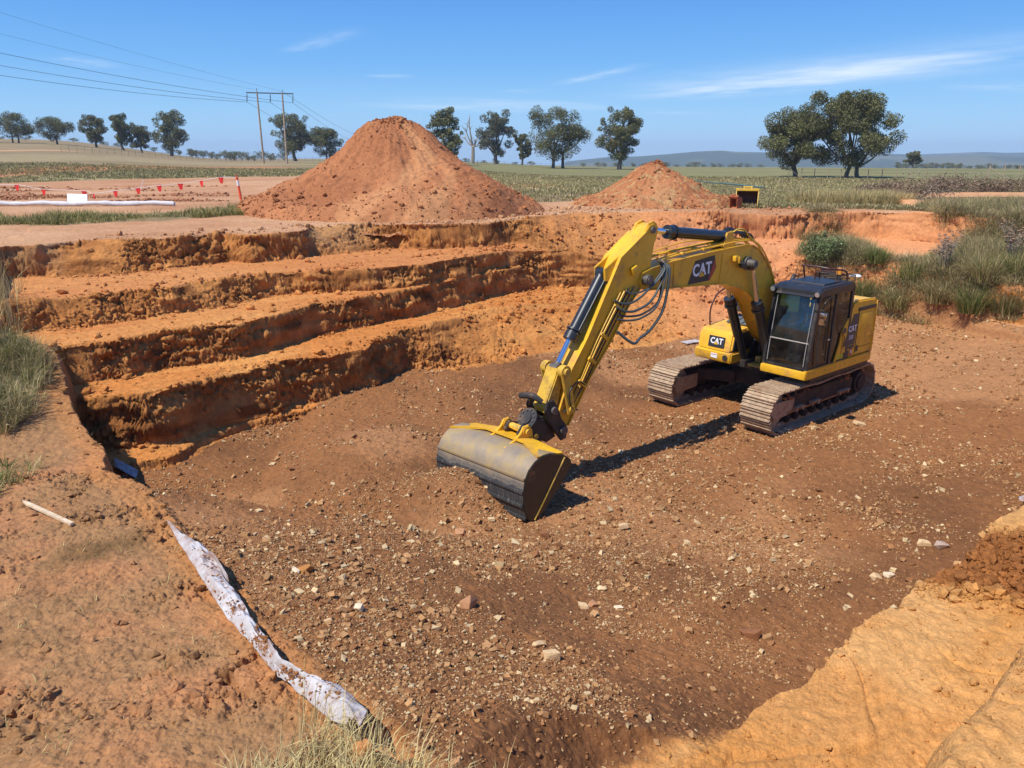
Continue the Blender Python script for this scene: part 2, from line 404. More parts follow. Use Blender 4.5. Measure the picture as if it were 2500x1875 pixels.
def field_col(X, Y, n, nb):
    """far field colours by band"""
    r = np.sqrt(X*X+Y*Y); az = az_of(X, Y)
    g1 = srgb(146,132,88)*K; g2 = srgb(166,148,104)*K; g3 = srgb(188,172,130)*K; g4 = srgb(128,118,74)*K
    c = mixc(np.broadcast_to(g1, X.shape+(3,)), g4, .5+1.4*n)
    c = mixc(c, g2, sst(.0, .45, nb))
    # straw band and darker bands on the right and in the middle
    rr = r*(1+.05*n)
    right = sst(-10, -4, az)
    c = mixc(c, g3, right*sst(62, 70, rr)*sst(100, 90, rr)*.8)
    c = mixc(c, srgb(134,130,84)*K, right*sst(100, 112, rr)*.8)
    c = mixc(c, srgb(170,152,110)*K, right*sst(205, 215, rr)*sst(260, 240, rr)*.6*(n > -.05))
    # left: dirt tracks
    left = sst(-14, -18, az)
    c = mixc(c, srgb(158,134,100)*K, .65*sst(-12, -17, az)*sst(95, 120, r))
    t = r-(100+(az+33)*2.2)
    c = mixc(c, C_RED, left*sst(-22, -16, t+4*n)*sst(-2, -8, t+4*n)*.85)
    c = mixc(c, srgb(170,150,110)*K, left*sst(10, 16, t)*sst(60, 40, t)*.7)
    c = mixc(c, C_NAT, left*sst(70, 74, t)*sst(84, 80, t)*.9*sst(-27, -29, az))
    # track in the middle distance, between the mounds
    c = mixc(c, C_NAT, sst(-7, -5, az)*sst(4.5, 2.5, az)*sst(50, 53, rr)*sst(66, 62, rr)*(n > -.3))
    c = mixc(c, g1*.8+g4*.2, sst(2500, 4000, r))
    return c
def soil_colour(X, Y, Z, M):
    n1, n2, n3 = M['n1'], M['n2'], M['n3']
    big = fb2(X*.3, Y*.3, 4, 101); mid = fb2(X*2.2, Y*2.2, 3, 102); fine = fb2(X*20, Y*20, 2, 103)
    sh = X.shape
    streak = fb2((X*LF[0]+Y*LF[1])*5, (X*FW[0]+Y*FW[1])*.5, 3, 104)
    c = mixc(np.broadcast_to(C_BENCH, sh+(3,)), C_BENCH2, .5+1.3*big+.9*streak)
    # paler, redder higher up
    c = mixc(c, C_RED, sst(-1.9, -.3, Z)*.55)
    c = mixc(c, C_NAT, sst(5, 10, X)*.6*sst(-5, -3.6, -M['S'][7]*0+Z*0-3))
    w = M['wall']
    m3 = vn3(X*2.4, Y*2.4, Z*3.4, 31)*.6+vn3(X*6, Y*6, Z*9, 32)*.45
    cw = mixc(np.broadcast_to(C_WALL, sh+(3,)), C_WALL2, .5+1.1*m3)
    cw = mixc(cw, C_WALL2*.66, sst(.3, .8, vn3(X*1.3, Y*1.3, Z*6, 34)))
    fine = fine*(1-w)+vn3(X*19, Y*19, Z*19, 33)*w; n3 = n3*(1-w)
    cw = mixc(cw, C_SAND, sst(.1, .5, vn2(X*.35, Y*.35, 106))*sst(-.9, -.2, Z)*.8)
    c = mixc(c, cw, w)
    # sandy slope on the right
    c = mixc(c, srgb(222,150,100)*K, sst(3, 7, X)*sst(21.5, 23, Y)*.7)
    # fill
    f = mixc(np.broadcast_to(C_FILL, sh+(3,)), C_FILL2, .35+1.6*fb2(X*.45, Y*.45, 4, 111))
    f = mixc(f, C_FILL3, sst(.12, .5, fb2(X*.28, Y*.28, 3, 112)+.25*sst(8, 12, X)+.5*sst(14, 18, Y)*sst(-1, 2, X))*.75)
    # tracked, drier ground near the machine's tail
    dry = sst(3.2, 1.2, np.abs(M['my']+.3+.5*n1))*sst(1.5, -1, M['mx'])
    f = mixc(f, C_FILL3, dry*.45)
    c = mixc(c, f, M['fill'])
    # near bench
    t = mixc(np.broadcast_to(C_TAN2, sh+(3,)), C_TAN, .5+1.3*fb2(X*.8, Y*.8, 3, 121)+.6*streak)
    t = mixc(t, srgb(202,138,74)*K, .6*sst(.1, .5, fb2(X*.7+4, Y*.7, 3, 122)))
    t = mixc(t, C_TAN, sst(.22, .05, M['b1'])*.6+sst(-.25, -.05, M['b2'])*.6)
    pd = np.array(px(2400, 1370, 3.9)); dd = np.hypot((X-pd[0])*.8, (Y-pd[1]))+.35*n1+.2*n2
    t = mixc(t, C_DARKCLOD, sst(.85, .62, dd)*(1-M['up']))
    c = mixc(c, t, M['bench'])
    # natural ground
    g = mixc(np.broadcast_to(C_NAT, sh+(3,)), C_NAT2, .35+1.2*big+.4*mid)
    led = sst(-6, -3.5, -M['r']*0+np.clip(-Y+5+X*-.0, -9, 9))*0+sst(24, 16, M['r'])
    lc = mixc(np.broadcast_to(C_LEDGE, sh+(3,)), C_LEDGE2, sst(0, .5, fb2(X*.9, Y*.9, 4, 131)))
    lc = mixc(lc, C_LEDGE3, sst(.05, .5, fb2(X*.7+9, Y*.7, 4, 132)))
    lc = mixc(lc, C_BENCH2, sst(.35, .05, np.abs(M['e']+.1))*.35)
    g = mixc(g, lc, led)
    gm = grass_mask(X, Y)
    gc = mixc(np.broadcast_to(srgb(128,112,76)*K, sh+(3,)), srgb(158,134,96)*K, .5+.9*mid)
    gc = mixc(gc, field_col(X, Y, big, fb2(X*.02, Y*.1, 3, 133)), sst(36, 60, M['r']))
    g = mixc(g, gc, gm)
    c = mixc(c, g, M['nat'])
    # dark topsoil lip on the far walls
    c = c*(1+.10*fine+.07*n3)[..., None]
    return np.clip(c, .004, .9)

def soil_material():
    m = mat('soil', vcol=True, rough=.95, spec=.15, nz=0)
    nt = m.node_tree; N = nt.nodes; L = nt.links; b = N['Principled BSDF']
    tc = N.new('ShaderNodeTexCoord')
    att = [n for n in N if n.type == 'ATTRIBUTE'][0]
    n1 = N.new('ShaderNodeTexNoise'); n1.inputs['Scale'].default_value = 9; n1.inputs['Detail'].default_value = 9; n1.inputs['Roughness'].default_value = .72
    L.new(tc.outputs['Object'], n1.inputs['Vector'])
    mr = N.new('ShaderNodeMapRange'); mr.inputs[1].default_value = .28; mr.inputs[2].default_value = .72; mr.inputs[3].default_value = .72; mr.inputs[4].default_value = 1.25
    L.new(n1.outputs['Fac'], mr.inputs[0])
    mx = N.new('ShaderNodeMix'); mx.data_type = 'RGBA'; mx.blend_type = 'MULTIPLY'; mx.inputs[0].default_value = 1
    L.new(att.outputs['Color'], mx.inputs[6]); L.new(mr.outputs[0], mx.inputs[7])
    nf = N.new('ShaderNodeTexNoise'); nf.inputs['Scale'].default_value = 75; nf.inputs['Detail'].default_value = 5; nf.inputs['Roughness'].default_value = .7; L.new(tc.outputs['Object'], nf.inputs['Vector'])
    mrf = N.new('ShaderNodeMapRange'); mrf.inputs[1].default_value = .3; mrf.inputs[2].default_value = .7; mrf.inputs[3].default_value = .74; mrf.inputs[4].default_value = 1.26; L.new(nf.outputs['Fac'], mrf.inputs[0])
    mxf = N.new('ShaderNodeMix'); mxf.data_type = 'RGBA'; mxf.blend_type = 'MULTIPLY'; mxf.inputs[0].default_value = 1; L.new(mx.outputs[2], mxf.inputs[6]); L.new(mrf.outputs[0], mxf.inputs[7]); L.new(mxf.outputs[2], b.inputs['Base Color'])
    v = N.new('ShaderNodeTexVoronoi'); v.inputs['Scale'].default_value = 26; v.inputs['Randomness'].default_value = 1
    L.new(tc.outputs['Object'], v.inputs['Vector'])
    n2 = N.new('ShaderNodeTexNoise'); n2.inputs['Scale'].default_value = 22; n2.inputs['Detail'].default_value = 7; n2.inputs['Roughness'].default_value = .7
    L.new(tc.outputs['Object'], n2.inputs['Vector'])
    ma = N.new('ShaderNodeMath'); ma.operation = 'MULTIPLY_ADD'; L.new(v.outputs['Distance'], ma.inputs[0]); ma.inputs[1].default_value = -.55; L.new(n2.outputs['Fac'], ma.inputs[2])
    bp = N.new('ShaderNodeBump'); bp.inputs['Strength'].default_value = .55; bp.inputs['Distance'].default_value = .022
    L.new(ma.outputs[0], bp.inputs['Height']); L.new(bp.outputs[0], b.inputs['Normal'])
    return m
M_SOIL = soil_material()

def micro(X, Y, M):
    """small height detail in metres"""
    r = M['r']; f = sst(60, 25, r)
    n1 = fb2(X*7, Y*7, 3, 201); n2 = fb2(X*22, Y*22, 2, 202); n3 = np.abs(vn2(X*11, Y*11, 203)); n4 = fb2(X*60, Y*60, 2, 204)
    near = M['we']*sst(18, 9, r)
    a = M['fill']*(.020*n1+.014*n2)+M['bench']*(.014*n1+.010*n2+.004*n4-.02*np.clip(vn2(X*4+3*n1, Y*4, 207)-.5, 0, 1))+M['nat']*(.014*n1+.008*n2)
    a = a+(1-M['fill'])*(1-M['bench'])*(1-M['nat'])*(.018*n1+.010*n2)
    # grouser prints of the machine's tracks
    mx, my = M['mx'], M['my']; pr = sst(.40, .30, np.minimum(np.abs(my+1.49+.06*mx*0), np.abs(my-.89)))*sst(9.5, 5, np.abs(mx))*M['fill']
    a = a+pr*(.014*np.sin(mx*2*PI/.19)-.02)*sst(-.35, .2, fb2(X*.8, Y*.8, 2, 209))
    pb = np.array(px(2400, 1370, 3.9)); db = np.hypot((X-pb[0])*.8, Y-pb[1])+.2*n1
    a = a+M['bench']*(1-M['up'])*sst(.95, .7, db)*(.06*(.5-np.abs(vn2(X*7, Y*7, 210)))+.03*n1)
    a = a+M['bench']*(.010*np.sin((X*LF[0]+Y*LF[1])*14+3*n1)*sst(0, .4, vn2(X*.9, Y*.9, 211))-.03*np.exp(-(vn2(X*1.3, Y*1.3, 212)/.035)**2)*sst(0, .5, vn2(X*.8+5, Y*.8, 213)))
    # trampled clods on the ledge beside the camera
    cl = sst(.05, .5, fb2(X*1.6, Y*1.6, 3, 205))
    a = a+near*(cl*(.034*(1-n3*2)+.034*n2)+.007*n4+.012*n1+.008*n2)
    P_ = np.array([px(u, v, 3.66) for u, v in [(632,1600),(600,1625),(548,1650),(556,1680),(600,1735)]])
    dc, _ = sdist(X, Y, P_); dc = dc+.03*n1+.02*n2; a = a-.16*np.exp(-(dc/.03)**2)*M['we']*(r < 8)
    # bucket teeth / blade ridges on the benches along the walls
    return a*f*(1-.9*M['wall'])

def build_terrain():
    # polar grid about the camera: fine inside the view, coarse elsewhere
    az = np.concatenate([np.linspace(-180, -46, 46, endpoint=False), np.linspace(-46, -37, 40, endpoint=False), np.linspace(-37, 37, 1120, endpoint=False),
                         np.linspace(37, 46, 40, endpoint=False), np.linspace(46, 180, 46, endpoint=False)])
    rr = [.9]
    while rr[-1] < 6000:
        r = rr[-1]
        if r < 33: dr = r*.00225 if r > 1.9 else .02
        elif r < 60: dr = r*.006
        elif r < 300: dr = r*.014
        else: dr = r*.04
        rr.append(r+dr)
    rr = np.array(rr); nA = len(az)
    A = np.radians(az)
    # more rows where the ground stands up: equal steps along the profile, per direction
    azc = np.linspace(-50, 50, 170); Ac = np.radians(azc)
    rf = np.geomspace(1.9, 33, 1500); dzw = []
    z, _ = macro(rf[:, None]*np.sin(Ac)[None], rf[:, None]*np.cos(Ac)[None], jg=0.)
    sl = np.abs(np.diff(z, axis=0, append=z[-1:]))          # per row
    kk = 7; ker = np.ones(2*kk+1)/(2*kk+1)
    sl = np.apply_along_axis(lambda c: np.convolve(c, ker, 'same'), 0, sl)
    k2 = np.hanning(15)[1:-1]; k2 /= k2.sum()
    slp = np.pad(sl, ((0, 0), (6, 6)), 'edge'); sl = np.apply_along_axis(lambda c: np.convolve(c, k2, 'valid'), 1, slp)
    dens = np.gradient(rf)[:, None]/(rf[:, None]*.0027)+sl/np.maximum(.0016*rf[:, None], .006)*2.0
    cum = np.cumsum(dens, 0); cum = (cum-cum[0])/(cum[-1]-cum[0])
    NF = 2250; tt = np.linspace(0, 1, NF)
    RC = np.stack([np.interp(tt, cum[:, i], rf) for i in range(len(azc))], 1)
    i0 = np.clip(np.searchsorted(azc, az)-1, 0, len(azc)-2); ft = np.clip((az-azc[i0])/(azc[1]-azc[0]), 0, 1)
    RF = RC[:, i0]*(1-ft)+RC[:, i0+1]*ft
    lo = rr[rr < 1.9]; hi = rr[rr > 33]
    R = np.vstack([np.repeat(lo[:, None], nA, 1), RF, np.repeat(hi[:, None], nA, 1)])
    nR = len(R); rr = R[:, 0]
    X = R*np.sin(A)[None]; Y = R*np.cos(A)[None]
    nn = len(lo)+NF+int(np.searchsorted(hi, 62)); Z = np.zeros(X.shape); Cc = np.zeros(X.shape+(3,), np.float32); Wl = np.zeros(X.shape)
    CH = 220
    for i in range(0, nn, CH):
        j = min(nn, i+CH); x = X[i:j]; y = Y[i:j]
        z, M = macro(x, y)
        Cc[i:j] = soil_colour(x, y, z, M)
        Z[i:j] = z+micro(x, y, M); Wl[i:j] = M['wall']
    x = X[nn:]; y = Y[nn:]; z = gz_far(x, y); Z[nn:] = z
    big = fb2(x*.03, y*.03, 4, 101); nb = fb2(x*.02, y*.1, 3, 133)
    g = field_col(x, y, big, nb); q = mixc(np.broadcast_to(C_NAT, x.shape+(3,)), C_NAT2, .4+big)
    Cc[nn:] = mixc(q, g, grass_mask(x, y))*(1+.12*fb2(x*.4, y*.4, 3, 134))[..., None]
    # displace the earth walls along their normals (3-D crumbling, overhangs)
    P = np.stack([X, Y, Z], -1)
    m = Wl > .02
    m[0] = m[-1] = False
    dr_ = np.gradient(P, axis=0); da = np.roll(P, -1, 1)-np.roll(P, 1, 1)
    nrm = np.cross(da, dr_)
    nrm /= np.maximum(np.linalg.norm(nrm, axis=-1, keepdims=True), 1e-9)
    nrm *= np.sign(nrm[..., 2:3]+1e-12)
    px_, py_, pz_ = P[m][:, 0], P[m][:, 1], P[m][:, 2]
    def cell(x, y, z, sc, seed):
        x = x*sc+500; y = y*sc+500; z = z*sc+500; ix = np.floor(x).astype(np.int64); iy = np.floor(y).astype(np.int64); iz = np.floor(z).astype(np.int64)
        f = np.full(x.shape, 9., np.float32); f2 = f.copy(); hv = np.zeros(x.shape, np.float32)
        for a in (-1, 0, 1):
            for b in (-1, 0, 1):
                for c in (-1, 0, 1):
                    jx, jy, jz = ix+a, iy+b, iz+c
                    hx = _hash(jx+seed, jy, jz)*.5+.5; hy = _hash(jx, jy+seed+7, jz)*.5+.5; hz = _hash(jx, jy, jz+seed+13)*.5+.5
                    dd = ((jx+hx-x)**2+(jy+hy-y)**2+(jz+hz-z)**2).astype(np.float32); m_ = dd < f
                    f2 = np.minimum(f2, np.maximum(dd, f)); hv = np.where(m_, hx-hy, hv); f = np.minimum(f, dd)
        # broken blocks: each cell its own offset, dark seams between
        return hv*.8-.55*np.exp(-((np.sqrt(f2)-np.sqrt(f))/.10)**2)
    wx = .05*vn3(px_*9, py_*9, pz_*9, 8); wz = .05*vn3(px_*9+7, py_*9, pz_*9, 9)
    rough = sst(-.5, .35, vn3(px_*1.1, py_*1.1, pz_*1.4, 12))          # crumbled stretches next to smooth cut ones
    d = .09*vn3(px_*2.0, py_*2.0, pz_*2.4, 1)+.035*vn3(px_*1.2, py_*1.2, pz_*9, 6)+.012*vn3(px_*28, py_*28, pz_*28, 4)
    d = d+(.18+.95*rough)*(.085*cell(px_+wx, py_, (pz_+wz)*1.2, 4.6, 3)+.050*cell(px_, py_+wx, pz_+wz, 11., 5)+.028*cell(px_, py_+wx, pz_+wz, 23., 9))
    tt_ = px_*.68+py_*.73
    d = d-.16*np.exp(-(vn2(tt_*1.1, pz_*.5, 77)/.05)**2)*sst(.0, .5, vn2(tt_*.45+3, pz_*.2, 78))
    P[m] += nrm[m]*(d*np.minimum(Wl[m]*1.5, 1))[:, None]
    V = P.reshape(-1, 3)
    i = np.arange(nR-1)[:, None]*nA; j = np.arange(nA)[None]; jn = (j+1) % nA
    F = np.stack([i+j, i+jn, i+nA+jn, i+nA+j], -1).reshape(-1, 4)[:, ::-1]
    # close the middle
    c0 = len(V); V = np.vstack([V, [[0, 0, 0.0]]]); C2 = np.vstack([Cc.reshape(-1, 3), Cc[0].mean(0)[None]])
    o = np_mesh('ground', V, F, M_SOIL, col=C2)
    tag(o, kind='structure')
    # centre fan
    jj = np.arange(nA)
    F2 = np.stack([np.full(nA, nA), jj, (jj+1) % nA], -1)[:, ::-1]
    V2 = np.vstack([V[:nA], [[0, 0, 0.0]]])
    o2 = np_mesh('ground', V2, F2, M_SOIL, col=np.vstack([Cc[0], Cc[0][:1]])); tag(o2, kind='structure')
    return o
build_terrain()
# ---------------------------------------------------------------- soil mounds
def soil_mound(name, cx, cy, rx, ry, h, peaks, seed, label, c1, c2, c3, straw=0.):
    n = 420; m = 340
    ang = np.linspace(0, 2*PI, n, endpoint=False); rad = (np.linspace(0, 1, m)**.9)*1.25
    R, A = np.meshgrid(rad, ang, indexing='ij')
    X = R*np.cos(A)*rx; Y = R*np.sin(A)*ry
    q = 1+.10*fb2(np.cos(A)*1.5+seed, np.sin(A)*1.5, 3, seed)
    rr = R/q
    z = np.clip(1-rr, -1, 1)
    z = np.where(z > .72, .72+.28*np.tanh((z-.72)/.28)*.6, z)*h
    for (dx, dy, hh, ww) in peaks: z = z+hh*np.exp(-(((X-dx)**2+(Y-dy)**2)/ww**2))
    z = z-np.exp(-((rr-1.02)/.14)**2)*0+.10*h*np.exp(-((rr-1.0)/.16)**2)
    z = np.where(rr > 1, np.maximum(z, -.25), z)
    gul = np.abs(fb2(np.cos(A)*7+seed, np.sin(A)*7+R*1.2, 3, seed+5))
    z = z-.22*gul*sst(0, .5, rr)*sst(1.15, .8, rr)*h*.22+.13*fb2(X*1.3, Y*1.3, 3, seed+6)*sst(0, .25, rr)+.22*h/3.4*fb2(X*.55, Y*.55, 2, seed+16)*sst(.1, .4, rr)
    cl = np.clip(fb2(X*5, Y*5, 3, seed+7), 0, 1)**1.2; lump = sst(-.1, .3, fb2(X*.5, Y*.5, 2, seed+8)+.45*sst(.55, 1, rr))
    z = z+cl*.15*lump+.035*fb2(X*9, Y*9, 3, seed+9)+.018*fb2(X*22, Y*22, 2, seed+10)
    gz = macro((X+cx)[::4, ::4], (Y+cy)[::4, ::4])[0].max()*0
    C = mixc(np.broadcast_to(c1, X.shape+(3,)), c2, .4+1.2*fb2(X*.6, Y*.6, 4, seed+11))
    C = mixc(C, c3, .7*sst(.1, .5, fb2(np.cos(A)*2.5+R, np.sin(A)*2.5+R*1.8, 4, seed+12)))
    if straw: C = mixc(C, srgb(190,165,110)*K, straw*sst(.15, .45, fb2(X*3.2, Y*8, 3, seed+13)))
    C = C*(1+.16*fb2(X*8, Y*8, 3, seed+14))[..., None]
    V = np.stack([X, Y, z], -1).reshape(-1, 3)
    i = np.arange(m-1)[:, None]*n; j = np.arange(n)[None]; jn = (j+1) % n
    F = np.stack([i+j, i+n+j, i+n+jn, i+jn], -1).reshape(-1, 4)
    o = np_mesh(name, V, F, M_SOIL, col=np.clip(C, .01, .9).reshape(-1, 3), loc=(cx, cy, -.02))
    tag(o, label, 'dirt pile')
    return (cx, cy, rx, ry, h, V, C.reshape(-1, 3), n, m)
P1 = soil_mound('soil_mound', -4.45, 30.0, 5.25, 5.2, 3.45, [(-.6,-.2,.36,.9),(.6,.0,.30,.7),(1.4,.1,.22,.8),(3.4,-3.0,.5,1.4),(1.6,-4.3,.35,1.3),(-3.2,-2.6,.22,1.2)], 40,
    'tall cone of loose red soil dug from the pit, the larger of the two mounds', C_PILE, C_PILE2, C_PILE3)
P2 = soil_mound('soil_mound', 6.05, 33.2, 3.3, 3.0, 1.75, [(-.2,0,.25,.7),(-1.0,0,.12,.6)], 55,
    'low mound of dry soil mixed with straw, the smaller one near the spare digger bucket', C_PILE, C_PILE2, srgb(188,138,94)*K, straw=.6)

# ---------------------------------------------------------------- stones and clods
def rot_mats(n, rs, tilt=PI):
    a = rs.uniform(0, 2*PI, n); b = rs.uniform(-tilt, tilt, n); c = rs.uniform(-tilt, tilt, n)
    ca, sa, cb, sb, cc, sc = np.cos(a), np.sin(a), np.cos(b), np.sin(b), np.cos(c), np.sin(c)
    Rz = np.zeros((n, 3, 3)); Rz[:, 0, 0] = ca; Rz[:, 0, 1] = -sa; Rz[:, 1, 0] = sa; Rz[:, 1, 1] = ca; Rz[:, 2, 2] = 1
    Ry = np.zeros((n, 3, 3)); Ry[:, 0, 0] = cb; Ry[:, 0, 2] = sb; Ry[:, 2, 0] = -sb; Ry[:, 2, 2] = cb; Ry[:, 1, 1] = 1
    Rx = np.zeros((n, 3, 3)); Rx[:, 1, 1] = cc; Rx[:, 1, 2] = -sc; Rx[:, 2, 1] = sc; Rx[:, 2, 2] = cc; Rx[:, 0, 0] = 1
    return Rz @ Ry @ Rx
CUBE = np.array([[x, y, z] for x in (-1, 1) for y in (-1, 1) for z in (-1, 1)], float)*.5
CUBEF = np.array([[0, 1, 3, 2], [4, 6, 7, 5], [0, 4, 5, 1], [2, 3, 7, 6], [0, 2, 6, 4], [1, 5, 7, 3]])
def chunk_mesh(P, S, rs, flat=(.45, 1.), jit=.24, tilt=.6):
    """angular fragments: jittered boxes; P (n,3), S sizes"""
    n = len(P)
    dims = np.stack([S, S*rs.uniform(.45, 1., n), S*rs.uniform(flat[0], flat[1], n)*.75], -1)
    v = CUBE[None]*(1+rs.uniform(-jit*2, jit, (n, 8, 1)))+rs.uniform(-jit, jit, (n, 8, 3))*.6
    v = v*dims[:, None]
    v = np.einsum('nij,nkj->nki', rot_mats(n, rs, tilt), v)+P[:, None]
    F = (CUBEF[None]+(np.arange(n)*8)[:, None, None]).reshape(-1, 4)
    return v.reshape(-1, 3), F
ICO = None
def ico_data(sub=1):
    bm = bmesh.new(); bmesh.ops.create_icosphere(bm, subdivisions=sub, radius=.5)
    V = np.array([v.co[:] for v in bm.verts]); F = np.array([[v.index for v in f.verts] for f in bm.faces]); bm.free(); return V, F
IV, IF = ico_data(1)
def clod_mesh(P, S, rs, sq=(.5, .9)):
    n = len(P); k = len(IV)
    dims = np.stack([S, S*rs.uniform(.6, 1, n), S*rs.uniform(sq[0], sq[1], n)], -1)
    v = IV[None]*(1+rs.uniform(-.34, .30, (n, k, 1)))*dims[:, None]
    v = np.einsum('nij,nkj->nki', rot_mats(n, rs, .5), v)+P[:, None]
    F = (IF[None]+(np.arange(n)*k)[:, None, None]).reshape(-1, 3)
    return v.reshape(-1, 3), F
def view_sample(n, u0, u1, v0, v1, h, rs):
    """random ground positions, even over part of the picture's field of view (denser nearby, like what can be seen)"""
    u = rs.uniform(u0, u1, n); v = rs.uniform(v0, v1, n)
    x = (u-1250)/FPX; yd = (v-937.5)/FPX; t = h/(SP+yd*CP)
    return x*t, (CP-yd*SP)*t
M_STONE = mat('stone', vcol=True, rough=.9, spec=.2, nz=0, nvar=.14, nscale=30, bump=.35, bscale=60, bdist=.01)
def stones():
    rs = np.random.RandomState(5)
    # uniform over the fill; small ones kept only where they could be made out
    N = 2000000
    X = rs.uniform(-9, 20, N); Y = rs.uniform(1.8, 27, N)
    r = np.hypot(X, Y); size = .0105*(rs.uniform(0, 1, N)**(-1/2.85))
    clump = fb2(X*.55, Y*.55, 3, 301)+.5*fb2(X*2, Y*2, 2, 302)
    keep = (size > .00125*r)&(np.abs(az_of(X, Y)) < 44)&(rs.uniform(0, 1, N) < np.clip(.42+1.3*clump, .08, 1.))
    keep &= (X < Y*.85+1)
    X, Y, size = X[keep], Y[keep], np.minimum(np.minimum(size[keep], .095), .0125*np.hypot(X[keep], Y[keep])*rs.uniform(.8, 1.2, keep.sum()))
    z, M = macro(X, Y); z = z+micro(X, Y, M)
    ok = (M['fill'] > .6)&(M['wall'] < .3)
    near_b = np.exp(-np.abs(M['b1'])/.6)
    X, Y, z, size = X[ok], Y[ok], z[ok], size[ok]
    n = len(X)
    pale = rs.uniform(0, 1, n)
    c = np.where((pale < .42)[:, None], srgb(158,109,68)*K, np.where((pale < .86)[:, None], srgb(190,144,96)*K, srgb(222,192,144)*K))
    c = c*rs.uniform(.72, 1.1, (n, 1)); print('gravel', n)
    big = np.argsort(-(size/np.hypot(X, Y)))      # the ones that show largest
    small = big[110:]
    P = np.stack([X, Y, z+size*.17], -1)
    V, F = chunk_mesh(P[small], size[small], rs)
    o = np_mesh('gravel', V, F, M_STONE, col=np.repeat(np.clip(c[small], .01, .85), 8, 0), smooth=False)
    tag(o, 'crushed brown and cream stone fragments spread over the pit fill', 'gravel', kind='stuff')
    return [(X[i], Y[i], z[i], size[i], c[i]) for i in big[:110]]
BIGST = stones()
def rock(p, s, colr, label, seed, dims=(1, .7, .55), rz=0., name='stone', grp=None, cat='stone'):
    """angular lump: hull of a handful of points"""
    rs = np.random.RandomState(seed)
    pts = np.vstack([CUBE*(.62+.3*rs.uniform(size=(8, 1)))+rs.uniform(-.12, .12, (8, 3)), rs.normal(size=(7, 3))*.27])*np.array(dims)*s*1.05
    bm = bmesh.new()
    for q in pts: bm.verts.new(q)
    r = bmesh.ops.convex_hull(bm, input=bm.verts[:])
    bmesh.ops.delete(bm, geom=[v for v in bm.verts if not v.link_faces], context='VERTS')
    bmesh.ops.bevel(bm, geom=bm.edges[:], offset=s*.025, segments=1, affect='EDGES')
    me = bpy.data.meshes.new(name); bm.to_mesh(me); bm.free()
    a = me.color_attributes.new('Col', 'FLOAT_COLOR', 'POINT'); n = len(me.vertices)
    c = np.ones((n, 4), np.float32); c[:, :3] = np.clip(np.array(colr)[None]*rs.uniform(.9, 1.06, (n, 1)), .01, .9); a.data.foreach_set('color', c.ravel())
    me.materials.append(M_STONE)
    o = bpy.data.objects.new(name, me); COL.objects.link(o); o.location = p
    o.rotation_euler = (rs.uniform(-.25, .25), rs.uniform(-.25, .25), rz)
    return tag(o, label, cat, grp)
def ground_z(x, y):
    z, M = macro(np.array([x]), np.array([y])); return float((z+micro(np.array([x]), np.array([y]), M))[0])
def ray_ground_v(u, v):
    h = np.linspace(1.4, 6.4, 160)[:, None]; u = np.asarray(u, float)[None]; v = np.asarray(v, float)[None]
    x = (u-1250)/FPX; yd = (v-937.5)/FPX; t = h/(SP+yd*CP); X = x*t; Y = (CP-yd*SP)*t; Z = CAMZ-h+0*X
    z, M = macro(X, Y); k = np.argmax(Z <= z, 0); i = np.arange(X.shape[1]); return X[k, i], Y[k, i]
def ray_ground(u, v, h0=2.05, h1=6.2):
    """first hit of the photo ray (u, v) with the ground"""
    h = np.linspace(h0*.35, h1, 900); x = (u-1250)/FPX; yd = (v-937.5)/FPX; t = h/(SP+yd*CP)
    X = x*t; Y = (CP-yd*SP)*t; Z = CAMZ-h
    z, M = macro(X, Y); z = z+micro(X, Y, M)
    k = np.argmax(Z <= z)
    return float(X[k]), float(Y[k]), float(z[k])
GRP = 'larger loose stones lying on the pit fill'
cream = srgb(226,190,142)*K; tanr = srgb(200,146,104)*K; brn = srgb(150,100,66)*K; wht = srgb(236,214,178)*K
